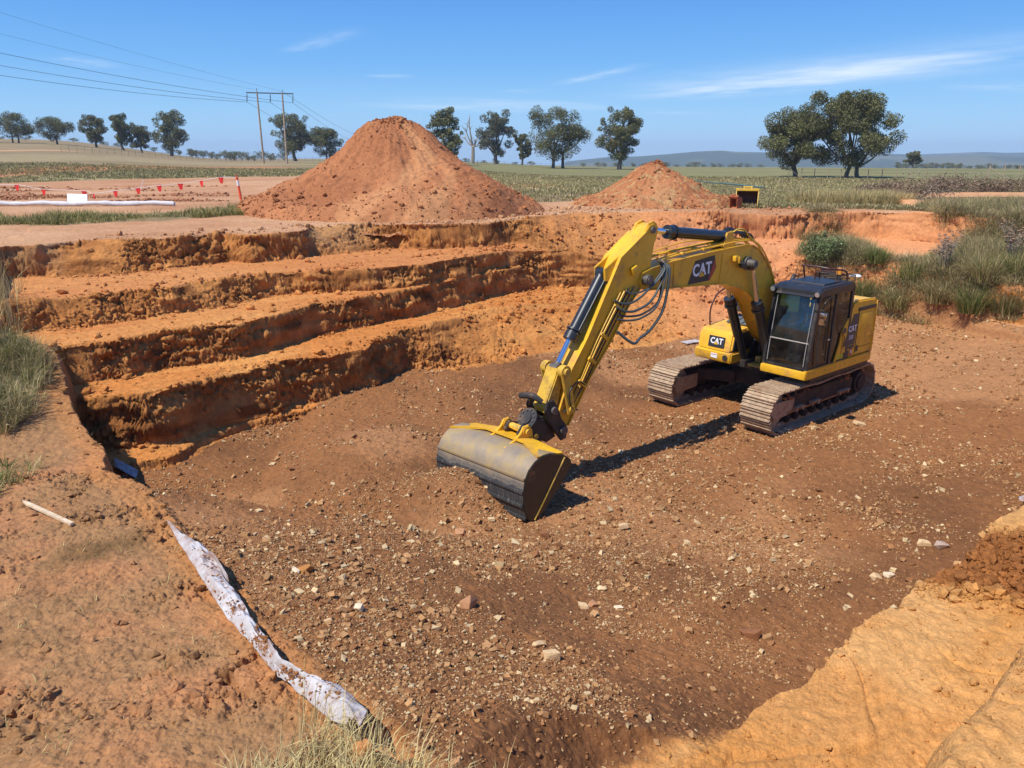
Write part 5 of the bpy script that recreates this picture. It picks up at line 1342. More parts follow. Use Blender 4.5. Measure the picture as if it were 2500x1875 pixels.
# roof guard rail, beacon, antenna
q = MB(); q.tube([(-.05, .42, 2.80), (.02, .40, 3.06), (.10, .42, 3.10), (.10, .75, 3.11), (.02, 1.02, 3.08), (-.30, 1.15, 3.02), (-.36, 1.16, 2.80)], .018, 8); q.tube([(.10, .72, 3.10), (.10, .72, 2.84)], .015, 6, smooth=False); q.tube([(-.05, .75, 2.84), (-.02, .76, 3.0), (-.1, 1.0, 3.02)], .015, 6); q.build('roof_rail', M_RAIL, EX)
q = MB(); q.cyl((-.42, .95, 2.80), (-.42, .95, 2.93), .05, n=16); be = q.build('beacon', M_PLT, EX)
q = MB(); q.cyl((-.42, .95, 2.93), (-.42, .95, 3.06), .058, .05, n=18); q.build('lens', M_AMB, be)
q = MB()
for k in range(6): a = k*PI/3; q.tube([(-.42+.085*math.cos(a), .95+.085*math.sin(a), 2.88), (-.42+.085*math.cos(a), .95+.085*math.sin(a), 3.10)], .005, 4, smooth=False)
q.build('cage', M_PLT, be)
q = MB(); q.tube([(-.62, 1.18, 2.35), (-.64, 1.18, 2.86)], .022, 8, smooth=False); an = q.build('antenna_mast', M_YEL, EX)
q = MB(); q.cyl((-.64, 1.18, 2.86), (-.64, 1.18, 2.90), .05, .115, n=24); q.cyl((-.64, 1.18, 2.90), (-.64, 1.18, 2.925), .12, .10, n=24); q.build('receiver_dome', mat('white_dome', (.75, .75, .72), .4), an)
q = MB(); q.tube([(-.6, -.2, 2.45), (-.62, -.2, 2.68), (-.72, -.2, 2.74)], .045, 10); q.build('exhaust', M_DRKS, EX)
q = MB()
for (a, b) in (((-.38, .55, 2.82), (-.40, 1.2, 2.88)), ((-.30, .6, 2.86), (-.62, 1.1, 2.92)), ((-.5, .4, 2.9), (-.5, 1.25, 2.94)), ((-.5, .4, 2.9), (-.5, .4, 2.4)), ((-.5, 1.25, 2.94), (-.5, 1.25, 2.4))): q.tube([a, b], .016, 6, smooth=False)
q.build('rear_guard', M_DRKS, EX)
# ---- fuel and tool box on the far side of the boom
bx = MB(); bx.prism([(1.25, 1.05), (1.28, 1.10), (1.28, 1.25), (1.25, 1.27), (-.1, 1.27), (-.1, 1.05)], -1.24, -.30, .025); sb = bx.build('storage_box', M_YEL, EX)
q = MB(); q.prism([(1.24, 1.285), (1.18, 1.62), (1.10, 1.70), (.35, 1.76), (.35, 1.285)], -1.20, -.34, .035, seg=3); q.build('box_lid', M_YEL, sb)
q = MB(); q.prism([(1.20, 1.30), (1.15, 1.58), (1.08, 1.66), (.40, 1.70), (.40, 1.30)], -.375, -.325, .02); q.build('lid_cover', M_PLT, sb)
nz_ = Vector((1.62-1.285, 0, .06)).normalized()
Mb = frame_mat((1.222, -.72, 1.46), (0, 1, 0), (-.06, 0, .335))
cat_logo(Mb, .13, sb, [(-.20, -.115), (.20, -.115), (.20, .115), (-.20, .115)])
q = MB(); q.box((1.285, -.72, 1.17), (.004, .16, .10)); q.build('notice_label', M_WHT, sb, smooth=0)
q = MB(); q.box((1.288, -.72, 1.19), (.003, .14, .012)); q.build('notice_label_band', M_RED, sb, smooth=0)
q = MB(); q.cyl((1.26, -.44, 1.16), (1.30, -.44, 1.16), .06, n=20); q.build('box_lamp', M_PLT, sb)
q = MB(); q.box((.15, -.75, 1.70), (.60, .70, .10), bev=.02); q.box((-.1, -.75, 1.5), (.5, .8, .5), bev=.02); q.build('fuel_tank', M_YEL, EX)
q = MB(); q.prism([(.62, 1.78), (.20, 1.90), (.18, 1.88), (.60, 1.76)], -.95, -.36, .004)
for y in (-.88, -.72, -.56, -.42): q.box((.41, y, 1.85), (.42, .03, .03), rot=(0, .27, 0))
q.build('rubber_step_mat', mat('grey_rubber', (.11, .12, .12), .7), EX)
q = MB(); q.tube([(.95, -1.12, 1.72), (.90, -1.16, 2.10), (.55, -1.18, 2.42), (-.25, -1.18, 2.45), (-.35, -1.18, 2.2)], .018, 8); q.build('handrail', M_RAIL, EX)
q = MB(); q.tube([(.2, -.95, 1.85), (.35, -.92, 2.15), (.35, -.90, 2.28)], .012, 6); mi2 = q.build('mirror', M_PLT, EX)
q = MB(); q.box((.36, -.80, 2.16), (.05, .20, .34), bev=.045); q.build('mirror_shell', M_GRY, mi2)
# boom foot brackets and swivel hoses between cab and box
q = MB()
for y in (-.27, .27): q.prism([(.75, 1.05), (.60, 1.35), (.25, 1.78), (-.10, 1.80), (-.35, 1.5), (-.45, 1.05)], y-.03, y+.03, .01)
q.build('boom_bracket', M_DRKS, EX)
q = MB(); rs = np.random.RandomState(3)
for k in range(9):
    y = .05+.035*k; q.tube([(.25, y-.1, 1.30+.02*k), (.72+.02*k, y, 1.25+.03*(k % 3)), (.88, y+.03, 1.42+.04*(k % 4)), (.70, y, 1.75+.03*(k % 3)), (.35, y-.12, 2.0)], .016, 6)
q.build('hydraulic_hoses', M_RUB, EX)
q = MB(); q.box((.98, .15, 1.08), (.25, .30, .05), bev=.01); q.box((.85, .1, 1.18), (.12, .12, .12), bev=.01); q.build('valve_block', M_YELW, EX)

# ---- boom (centre plane y = 0)
bw = .20
low = [(4.62, 3.06), (4.2, 3.035), (3.78, 3.02), (3.01, 2.98), (2.43, 2.94), (1.9, 2.80), (1.57, 2.62), (1.28, 2.36), (1.05, 2.02), (.72, 1.62), (.42, 1.42), (.18, 1.40), (0, 1.50)]
top = [(-.03, 1.68), (.08, 1.84), (.42, 2.22), (.68, 2.66), (.88, 3.0), (1.10, 3.26), (1.37, 3.50), (1.62, 3.60), (1.85, 3.62), (2.28, 3.60), (2.85, 3.57), (3.47, 3.53), (4.02, 3.49), (4.55, 3.42), (4.78, 3.36), (4.86, 3.22), (4.78, 3.10)]
b = MB(); b.prism(low+top, -bw, bw, .012); boom = b.build('boom', M_YEL, EX, smooth=25)
for (pr, nm) in ((low, 'lower_flange'), (top[1:15], 'upper_flange')):
    m_ = MB()
    P_ = [Vector((x, 0, z)) for x, z in pr]
    for a, c_ in zip(P_[:-1], P_[1:]):
        dv = c_-a; ang = math.atan2(dv.z, dv.x); mid = (a+c_)/2
        m_.box(mid, (dv.length+.004, bw*2+.05, .02), rot=(0, -ang, 0))
    m_.build(nm, M_YEL, boom, smooth=0)
for (x, z, dx, dz, r) in ((3.95, 3.25, .02, .40, 0), (2.58, 3.22, .025, .58, -.08)):
    q = MB(); q.box((x, bw+.006, z), (dx, .012, dz), rot=(0, r, 0)); q.build('weld_rib', M_YEL, boom)
Mlg = frame_mat((3.15, bw+.003, 3.255), (-1, 0, .045), (0, 0, 1))
pl = cat_logo(Mlg, .23, boom, [(-.40, -.205), (.24, -.215), (.42, .0), (.36, .235), (-.20, .20)])
flat_poly([(.245, -.20), (.40, .0), (.365, .16), (.19, -.20)], Mlg @ Matrix.Translation((0, 0, .004)), .002, M_RED, 'red_flash', pl)
q = MB(); q.cyl((4.70, -.31, 3.24), (4.70, .31, 3.24), .09, n=24); q.cyl((4.70, .30, 3.24), (4.70, .325, 3.24), .06, n=18); q.build('stick_pin', M_STEEL, boom)
q = MB(); q.cyl((1.77, -.42, 3.27), (1.77, .42, 3.27), .075, n=24); q.cyl((1.77, .20, 3.27), (1.77, .26, 3.27), .13, n=24); q.build('cylinder_pin', M_STEEL, boom)
q = MB(); q.box((2.22, bw+.05, 3.40), (.10, .10, .10), bev=.01); q.box((2.16, bw+.07, 3.37), (.05, .10, .12), bev=.01); q.build('grease_block', M_YEL, boom)
q = MB(); q.box((1.98, bw+.05, 3.27), (.03, .08, .14)); q.cyl((1.98, bw+.03, 3.27), (2.06, bw+.13, 3.25), .05, n=16); q.build('boom_lamp', M_PLT, boom)
# steel lines along the boom top
for k, (y, dz) in enumerate(((-.15, .05), (-.09, .05), (.10, .045), (.165, .03))):
    q = MB(); q.tube([(.60, y, 2.62+dz), (.93, y, 3.16+dz), (1.36, y, 3.57+dz), (1.85, y, 3.67+dz), (2.85, y, 3.62+dz), (3.8, y, 3.56+dz), (4.25, y*1.1, 3.50+dz)], .016, 7); q.build('steel_line', M_YEL, boom)
for x, z in ((2.5, 3.63), (3.1, 3.60), (3.7, 3.57)):
    q = MB(); q.box((x, 0, z+.03), (.06, .40, .05), bev=.008); q.build('line_clamp', M_YELW, boom)
q = MB(); q.tube([(4.2, -.18, 3.62), (3.2, -.20, 3.74), (2.5, -.19, 3.72)], .012, 6); q.build('guard_line', M_YEL, boom)
q = MB()
for k in range(5): y = -.12+.06*k; q.tube([(2.45, y, 3.74), (2.20, y, 3.86+.02*(k % 2)), (1.9, y*1.2, 3.92-.02*k), (1.6, y, 3.80), (1.45, y, 3.66)], .020, 6)
q.build('hose_bundle', M_RUB, boom)
q = MB(); q.tube([(2.6, .08, 3.64), (2.35, .10, 3.70), (2.15, .12, 3.88), (1.9, .14, 3.92), (1.66, .16, 3.75), (1.40, .17, 3.60)], .018, 7); q.tube([(2.6, -.04, 3.64), (2.3, -.03, 3.72), (2.05, -.0, 3.84), (1.75, .05, 3.86), (1.5, .1, 3.70)], .018, 7); q.build('steel_line', M_YELW, boom)
# ---- cylinders
def cylinder(name, base, gland, rodend, r, rr_, parent=EX, eye=.09, w=.10, flange=True):
    base, gland, rodend = Vector(base), Vector(gland), Vector(rodend); ax = (rodend-base).normalized()
    m = MB(); m.cyl(base, gland, r, n=26); m.cyl(gland-ax*.10, gland+ax*.03, r*1.22, n=26); m.cyl(base-Vector((0, w, 0)), base+Vector((0, w, 0)), eye*1.15, n=20)
    if flange: m.cyl(gland-ax*.16, gland-ax*.13, r*1.36, n=26)
    o = m.build(name, M_BLK, parent)
    m = MB(); m.cyl(gland, rodend, rr_, n=20); m.build('rod', M_CHR, o)
    m = MB(); m.cyl(rodend-Vector((0, w, 0)), rodend+Vector((0, w, 0)), eye, n=20); m.cyl(rodend-ax*.12, rodend, rr_*1.25, n=16); m.build('rod_eye', M_STEEL, o)
    m = MB(); perp = Vector((0, r*1.12, 0)); m.tube([base+ax*.12+perp, base.lerp(gland, .5)+perp, gland-ax*.08+perp], .014, 6); m.build('feed_line', M_BLK, o)
    return o
for y in (-.32, .32): cylinder('boom_cylinder', (.78, y, 1.06), (1.46, y, 2.46), (1.77, y, 3.27), .098, .048, eye=.085, w=.07)
cylinder('stick_cylinder', (2.28, 0, 3.80), (3.93, 0, 3.98), (4.55, 0, 4.06), .10, .052, w=.09)
q = MB()
for y in (-.12, .12): q.prism([(2.5, 3.58), (2.36, 3.88), (2.20, 3.90), (2.05, 3.60)], y-.02, y+.02, .01)
q.build('cylinder_lug', M_YEL, boom)
# ---- stick
sw = .17
st = [(4.47, 4.16), (4.60, 4.15), (4.66, 4.05), (4.62, 3.70), (4.72, 3.30), (4.92, 3.05), (5.06, 2.86), (5.47, 2.28), (5.95, 1.70), (6.45, 1.00)]
st = [(4.38, 4.10), (4.50, 4.17), (4.62, 4.14), (4.72, 4.03), (5.30, 3.66), (5.58, 3.18), (6.02, 2.42), (6.36, 1.95), (6.62, 1.30), (6.70, 1.02), (6.64, .88), (6.52, .88), (6.42, 1.0), (5.95, 1.72), (5.47, 2.28), (5.06, 2.84), (4.80, 3.10), (4.62, 3.14), (4.55, 3.30), (4.50, 3.65), (4.44, 3.95)]
b = MB(); b.prism(st, -sw, sw, .012); stick = b.build('stick', M_YEL, EX, smooth=25)
m_ = MB()
for pr in (st[3:9], st[12:17]):
    P_ = [Vector((x, 0, z)) for x, z in pr]
    for a, c_ in zip(P_[:-1], P_[1:]):
        dv = c_-a; ang = math.atan2(dv.z, dv.x); m_.box((a+c_)/2, (dv.length+.004, sw*2+.05, .02), rot=(0, -ang, 0))
m_.build('stick_flange', M_YEL, stick, smooth=0)
for y in (-.12, .12):
    q = MB(); q.prism([(4.72, 4.03), (4.62, 4.17), (4.50, 4.21), (4.40, 4.16), (4.36, 4.03), (4.42, 3.85), (4.70, 3.9)], y-.03, y+.03, .01); q.build('cylinder_lug', M_YEL, stick)
q = MB(); q.cyl((4.53, -.18, 4.06), (4.53, .20, 4.06), .055, n=20); q.build('pin', M_STEEL, stick)
for s in (-1, 1):
    q = MB(); q.prism([(5.28, 3.69), (5.62, 3.50), (5.60, 3.30), (5.50, 3.28), (5.40, 3.45)], s*.11-.02, s*.11+.02, .008); q.build('bucket_cylinder_lug', M_YEL, stick)
cylinder('bucket_cylinder', (5.53, 0, 3.40), (6.24, 0, 2.42), (6.55, 0, 1.95), .095, .05, w=.085)
# steel lines and clamps on the visible side of the stick
for k, (o1, yy) in enumerate(((.04, sw+.02), (.10, sw+.03), (.16, sw+.03), (.22, sw+.045), (.30, sw+.03), (-.03, sw+.03))):
    A_ = Vector((5.0+o1, yy, 3.15-o1*.2)); B_ = Vector((5.6+o1*.7, yy, 2.36)); C_ = Vector((6.18+o1*.35, yy, 1.55)); D_ = Vector((6.30+.05*k, yy, 1.25))
    q = MB(); q.tube([A_, B_, C_, D_], .013+.002*(k == 1), 6); q.build('steel_line', (M_YEL, M_RUB, M_YEL, M_YEL, M_YEL, M_BLK)[k], stick)
for (x, z) in ((5.35, 2.85), (5.66, 2.40), (5.93, 2.03), (6.15, 1.68)):
    q = MB(); q.box((x, sw+.03, z), (.20, .06, .06), rot=(0, .92-PI/2+.0, 0), bev=.008); q.build('line_clamp', M_YEL, stick)
q = MB(); q.box((4.98, sw+.035, 3.42), (.13, .06, .15), rot=(0, .4, 0), bev=.01); q.build('line_clamp', M_YEL, stick)
# hanging hoses between boom nose and stick
HS_ = [((4.30, .15, 3.52), (4.78, .40, 2.95), (5.10, .36, 2.72), (5.46, .22, 2.98), .020), ((4.28, .19, 3.50), (4.66, .45, 2.75), (5.05, .42, 2.52), (5.42, .24, 2.86), .022),
      ((4.30, .22, 3.49), (4.56, .50, 2.60), (4.95, .48, 2.33), (5.40, .24, 2.66), .018), ((4.32, .10, 3.55), (4.50, .46, 2.72), (4.88, .45, 2.42), (5.36, .23, 2.72), .018),
      ((4.26, .24, 3.47), (4.42, .52, 2.50), (4.72, .52, 2.02), (5.16, .40, 2.24), .026), ((4.34, .2, 3.5), (4.62, .42, 3.1), (4.9, .36, 2.95), (5.2, .22, 3.1), .016)]
HS = [(a, (b[0]-.02, b[1]*.75, b[2]+(3.3-b[2])*.32), (c[0]-.03, c[1]*.75, c[2]+(3.3-c[2])*.32), d, r) for a, b, c, d, r in HS_]
for a, b1_, b2_, c_, r in HS:
    pts = [a, (a[0]+.03, a[1]+.14, a[2]-.10), b1_, b2_, ((b2_[0]+c_[0])/2+.05, (b2_[1]+c_[1])/2, (b2_[2]+c_[2])/2-.03), c_]
    if r > .025: pts += [(5.40, .25, 2.45)]
    q = MB(); q.tube(pts, r, 8); q.build('hanging_hose', M_HOSE, EX)
q = MB()
for k in range(5): q.cyl((4.22+.02*k, .12+.03*k, 3.50), (4.34+.02*k, .14+.03*k, 3.56), .028, n=12)
q.build('hose_fittings', M_CHR, boom)
q = MB(); q.tube([(6.05, sw+.04, 1.62), (6.3, sw+.10, 1.75), (6.5, sw+.12, 1.62), (6.45, sw+.12, 1.35), (6.25, sw+.06, 1.25)], .013, 6); q.build('hanging_hose', M_RUB, EX)
# ---- linkage
for s in (-1, 1):
    q = MB(); q.prism([(6.50, 2.02), (6.60, 2.03), (6.65, 1.93), (6.50, 1.30), (6.48, 1.22), (6.38, 1.22), (6.34, 1.32), (6.46, 1.90)], s*.24-.025, s*.24+.025, .012); q.build('side_link', M_YELW, EX)
q = MB(); q.cyl((6.55, -.30, 1.95), (6.55, .30, 1.95), .062, n=20)
for y in (-.20, .20): q.cyl((6.55, y-.055, 1.95), (6.55, y+.055, 1.95), .105, n=22)
q.build('link_pin', M_YELW, EX)
q = MB(); q.prism([(6.47, 1.98), (6.63, 2.0), (6.68, 1.86), (6.90, 1.40), (6.88, 1.30), (6.72, 1.28), (6.62, 1.40)], -.15, .15, .02); q.build('power_link', M_YELW, EX)
q = MB(); q.cyl((6.42, -.29, 1.30), (6.42, .29, 1.30), .06, n=20); q.build('idler_pin', M_YELW, EX)
q = MB(); q.cyl((6.59, -.29, .98), (6.59, .29, .98), .07, n=20); q.cyl((6.80, -.29, 1.36), (6.80, .29, 1.36), .065, n=20); q.build('coupler_pin', M_STEEL, EX)
# ---- tilting coupler
for s in (-1, 1):
    q = MB(); q.prism([(6.50, .82), (6.62, .80), (6.76, .98), (6.92, 1.22), (6.98, 1.38), (6.93, 1.52), (6.80, 1.53), (6.70, 1.40), (6.62, 1.18), (6.50, 1.04)], s*.22-.025, s*.22+.025, .012); cp = q.build('coupler_plate', M_DRKS, EX)
q = MB(); q.prism([(6.66, .86), (6.86, .80), (7.15, .98), (7.24, 1.14), (7.12, 1.28), (6.90, 1.24)], -.17, .17, .03); tb = q.build('tilt_body', M_DRKS, EX)
q = MB(); ax_ = Vector((.62, 0, .5)).normalized(); c0_ = Vector((7.12, 0, 1.20)); q.cyl(c0_-ax_*.34, c0_+ax_*.04, .17, n=26); q.cyl(c0_+ax_*.04, c0_+ax_*.055, .20, n=26); q.cyl(c0_+ax_*.05, c0_+ax_*.08, .10, n=20)
q.build('tilt_motor', M_DRKS, tb)
for k in range(12):
    a = 2*PI*k/12; e1 = Vector((0, 1, 0)); e2 = ax_.cross(e1)
    q = MB(); pb = c0_+ax_*.055+(e1*math.cos(a)+e2*math.sin(a))*.155; q.cyl(pb, pb+ax_*.022, .015, n=6); q.build('bolt', M_STEEL, tb)
q = MB(); q.tube([(6.92, -.30, 1.50), (7.08, -.24, 1.55), (7.02, -.02, 1.58), (6.94, .12, 1.50)], .05, 8, rr=[.05, .045, .055, .04]); q.build('coupler_horn', M_DRKS, tb)
q = MB()
for s in (-1, 1): q.prism([(6.96, .74), (7.14, .70), (7.40, .90), (7.50, 1.10), (7.40, 1.22), (7.22, 1.16), (7.02, .94)], s*.16-.03, s*.16+.03, .012)
q.box((7.22, 0, 1.0), (.30, .30, .08), rot=(0, -.75, 0), bev=.02); q.build('lower_coupler', M_DRKS, tb)
q = MB(); q.box((7.36, 0, 1.13), (.10, .22, .10), rot=(0, -.7, 0), bev=.01); q.build('coupler_wedge', M_YEL, tb)
# ---- bucket
BK = empty('bucket', (0, 0, 0), parent=EX); BK['label'] = 'wide smooth edged digging bucket with scuffed curved back'
YL, YR = .92, -1.0
def bkx(y): return (.92-y)/1.92*.22       # the bucket is slewed a little
outer = [(7.84, .00), (7.95, .08), (8.01, .30), (8.02, .52), (7.985, .72), (7.92, .85), (7.80, .955), (7.64, 1.02), (7.50, 1.02), (7.36, .98), (7.20, .92)]
def bucket_shell():
    bm = bmesh.new(); rings = []
    n = len(outer); th = .028
    ys = np.linspace(YL, YR, 9)
    ctr = (7.45, .45)
    for y in ys:
        dx = bkx(y); o_ = [(x+dx, z) for x, z in outer]; i_ = []
        for k, (x, z) in enumerate(o_):
            a = o_[max(k-1, 0)]; c = o_[min(k+1, n-1)]; tx, tz = c[0]-a[0], c[1]-a[1]; l = math.hypot(tx, tz); i_.append((x-(tz/l)*th*1.0, z+(tx/l)*th*1.0) if True else None)
        # make sure the inner skin is towards the mouth
        k = 4
        if math.hypot(i_[k][0]-ctr[0]-dx, i_[k][1]-ctr[1]) > math.hypot(o_[k][0]-ctr[0]-dx, o_[k][1]-ctr[1]):
            i_ = [(2*o[0]-i[0], 2*o[1]-i[1]) for o, i in zip(o_, i_)]
        rings.append([bm.verts.new((x, y, z)) for x, z in o_+i_[::-1]])
    m = len(rings[0])
    for a, c in zip(rings[:-1], rings[1:]):
        for k in range(m): bm.faces.new((a[k], c[k], c[(k+1) % m], a[(k+1) % m]))
    bm.faces.new(rings[0]); bm.faces.new(rings[-1][::-1])
    return bm
M_BKT = bpy.data.materials.new('scuffed_bucket_steel')
def bucket_material():
    m = M_BKT; m.use_nodes = True; nt = m.node_tree; N = nt.nodes; L = nt.links; b = N['Principled BSDF']
    tc = N.new('ShaderNodeTexCoord'); sep = N.new('ShaderNodeSeparateXYZ'); L.new(tc.outputs['Object'], sep.inputs[0])
    n1 = N.new('ShaderNodeTexNoise'); n1.inputs['Scale'].default_value = 3.2; n1.inputs['Detail'].default_value = 8; n1.inputs['Roughness'].default_value = .68
    mp = N.new('ShaderNodeMapping'); mp.inputs['Scale'].default_value = (1, 1.0, 1); L.new(tc.outputs['Object'], mp.inputs[0]); L.new(mp.outputs[0], n1.inputs['Vector'])
    # scratches run around the curve (across y)
    n2 = N.new('ShaderNodeTexNoise'); n2.inputs['Scale'].default_value = 1; n2.inputs['Detail'].default_value = 5; mp2 = N.new('ShaderNodeMapping'); mp2.inputs['Scale'].default_value = (2.5, 42, 5); L.new(tc.outputs['Object'], mp2.inputs[0]); L.new(mp2.outputs[0], n2.inputs['Vector'])
    # bands by height: mud-dusted paint high up, polished dark steel lower down
    mr = N.new('ShaderNodeMapRange'); mr.inputs[1].default_value = .70; mr.inputs[2].default_value = .40; L.new(sep.outputs[2], mr.inputs[0])
    ad = N.new('ShaderNodeMath'); ad.operation = 'MULTIPLY_ADD'; L.new(n1.outputs['Fac'], ad.inputs[0]); ad.inputs[1].default_value = .9; L.new(mr.outputs[0], ad.inputs[2])
    cr = N.new('ShaderNodeValToRGB'); e = cr.color_ramp.elements; L.new(ad.outputs[0], cr.inputs[0])
    e[0].position = .38; e[0].color = (.40, .28, .12, 1); e[1].position = 1.25 if False else 1.0; e[1].color = (.055, .056, .058, 1)
    for p, c in ((.48, (.34, .25, .15, 1)), (.62, (.27, .21, .15, 1)), (.78, (.15, .135, .12, 1)), (.84, (.24, .20, .15, 1)), (.90, (.08, .08, .08, 1))): q = e.new(p); q.color = c
    mx = N.new('ShaderNodeMix'); mx.data_type = 'RGBA'; mr2 = N.new('ShaderNodeMapRange'); mr2.inputs[1].default_value = .56; mr2.inputs[2].default_value = .75; mr2.inputs[4].default_value = .55; L.new(n2.outputs['Fac'], mr2.inputs[0]); L.new(mr2.outputs[0], mx.inputs[0]); L.new(cr.outputs[0], mx.inputs[6]); mx.inputs[7].default_value = (.38, .33, .27, 1)
    L.new(mx.outputs[2], b.inputs['Base Color']); b.inputs['Metallic'].default_value = .25; b.inputs['Roughness'].default_value = .48
bucket_material()
def bm_obj(bm, name, mat_, parent, smooth=30):
    mb = MB(); mb.bm.free(); mb.bm = bm; return mb.build(name, mat_, parent, smooth=smooth)
bm_obj(bucket_shell(), 'bucket_shell', M_BKT, BK)
side = [(7.84, .01), (7.95, .09), (8.00, .30), (8.01, .52), (7.975, .72), (7.91, .84), (7.79, .945), (7.62, 1.0), (7.50, 1.0), (7.18, .90), (7.06, .80), (7.05, .70), (7.30, .40), (7.62, .10), (7.72, .0)]
for (y, nm) in ((YL, 0), (YR, 1)):
    dx = bkx(y); q = MB(); q.prism([(x+dx, z) for x, z in side], y-.014, y+.014, .004); sp_ = q.build('side_plate', M_BLK if nm == 0 else M_BKT, BK)  # near plate goes black: its shade is put into the colour
    s = 1 if nm == 0 else -1
    q = MB(); a = Vector((7.20+dx, y+s*.02, .88)); c = Vector((7.80+dx, y+s*.02, .02)); q.tube([a, c], .014, 6, smooth=False); q.build('edge_bar', M_YELW, sp_)
# wear strips along the back
for (k, w_) in ((1, .05), (2, .05), (3, .045), (4, .04)):
    x, z = outer[k]; q = MB(); p0 = Vector((x+.012, YL, z)); p1 = Vector((x+.012+bkx(YR), YR, z)); mid = (p0+p1)/2; dv = p1-p0
    ang = math.atan2(dv.x, -dv.y)
    q.box(mid, (.022, dv.length, w_), rot=Euler((0, 0, math.atan2(-dv.x, dv.y) if dv.y > 0 else -math.atan2(dv.x, -dv.y)*-1)), bev=.003); q.build('wear_strip', M_BKT, BK)
q = MB(); p0 = Vector((7.82, YL, -.01)); p1 = Vector((7.82+bkx(YR), YR, -.01)); q.box((p0+p1)/2, (.10, (p1-p0).length+.02, .035), rot=(0, 0, math.atan((p1.x-p0.x)/1.92))); q.build('cutting_edge', M_STEEL, BK)
# yellow top plate: a shallow ridge rising to the ears
q = MB(); V_ = [(7.74, YL-.0, .99), (7.74+bkx(YR), YR, .99), (7.60, .42, 1.05), (7.66, -.42, 1.05), (7.22, YL, .93), (7.22+bkx(YR), YR, .93), (7.30, .42, 1.0), (7.36, -.42, 1.0)]
vs = [q.bm.verts.new(v) for v in V_]
for f in ((0, 2, 6, 4), (2, 3, 7, 6), (3, 1, 5, 7)): q.bm.faces.new([vs[i] for i in f])
r = bmesh.ops.extrude_face_region(q.bm, geom=q.bm.faces[:]); bmesh.ops.translate(q.bm, verts=[v for v in r['geom'] if isinstance(v, bmesh.types.BMVert)], vec=(0, 0, .028))
q.build('top_plate', M_YEL, BK, smooth=0)
for y in (.24, -.24):
    q = MB(); q.prism([(7.24, 1.0), (7.27, 1.16), (7.34, 1.24), (7.44, 1.23), (7.50, 1.14), (7.62, 1.05), (7.82, .98), (7.80, .95), (7.30, .95)], y-.022, y+.022, .008)
    q.cyl((7.375, y-.035, 1.14), (7.375, y+.035, 1.14), .085, n=24); q.build('ear', M_YEL, BK)
q = MB(); q.cyl((7.375, -.31, 1.14), (7.375, .31, 1.14), .048, n=20); q.cyl((7.12, -.2, .98), (7.12, .2, .98), .04, n=16); q.build('bucket_pin', M_YELW, BK)

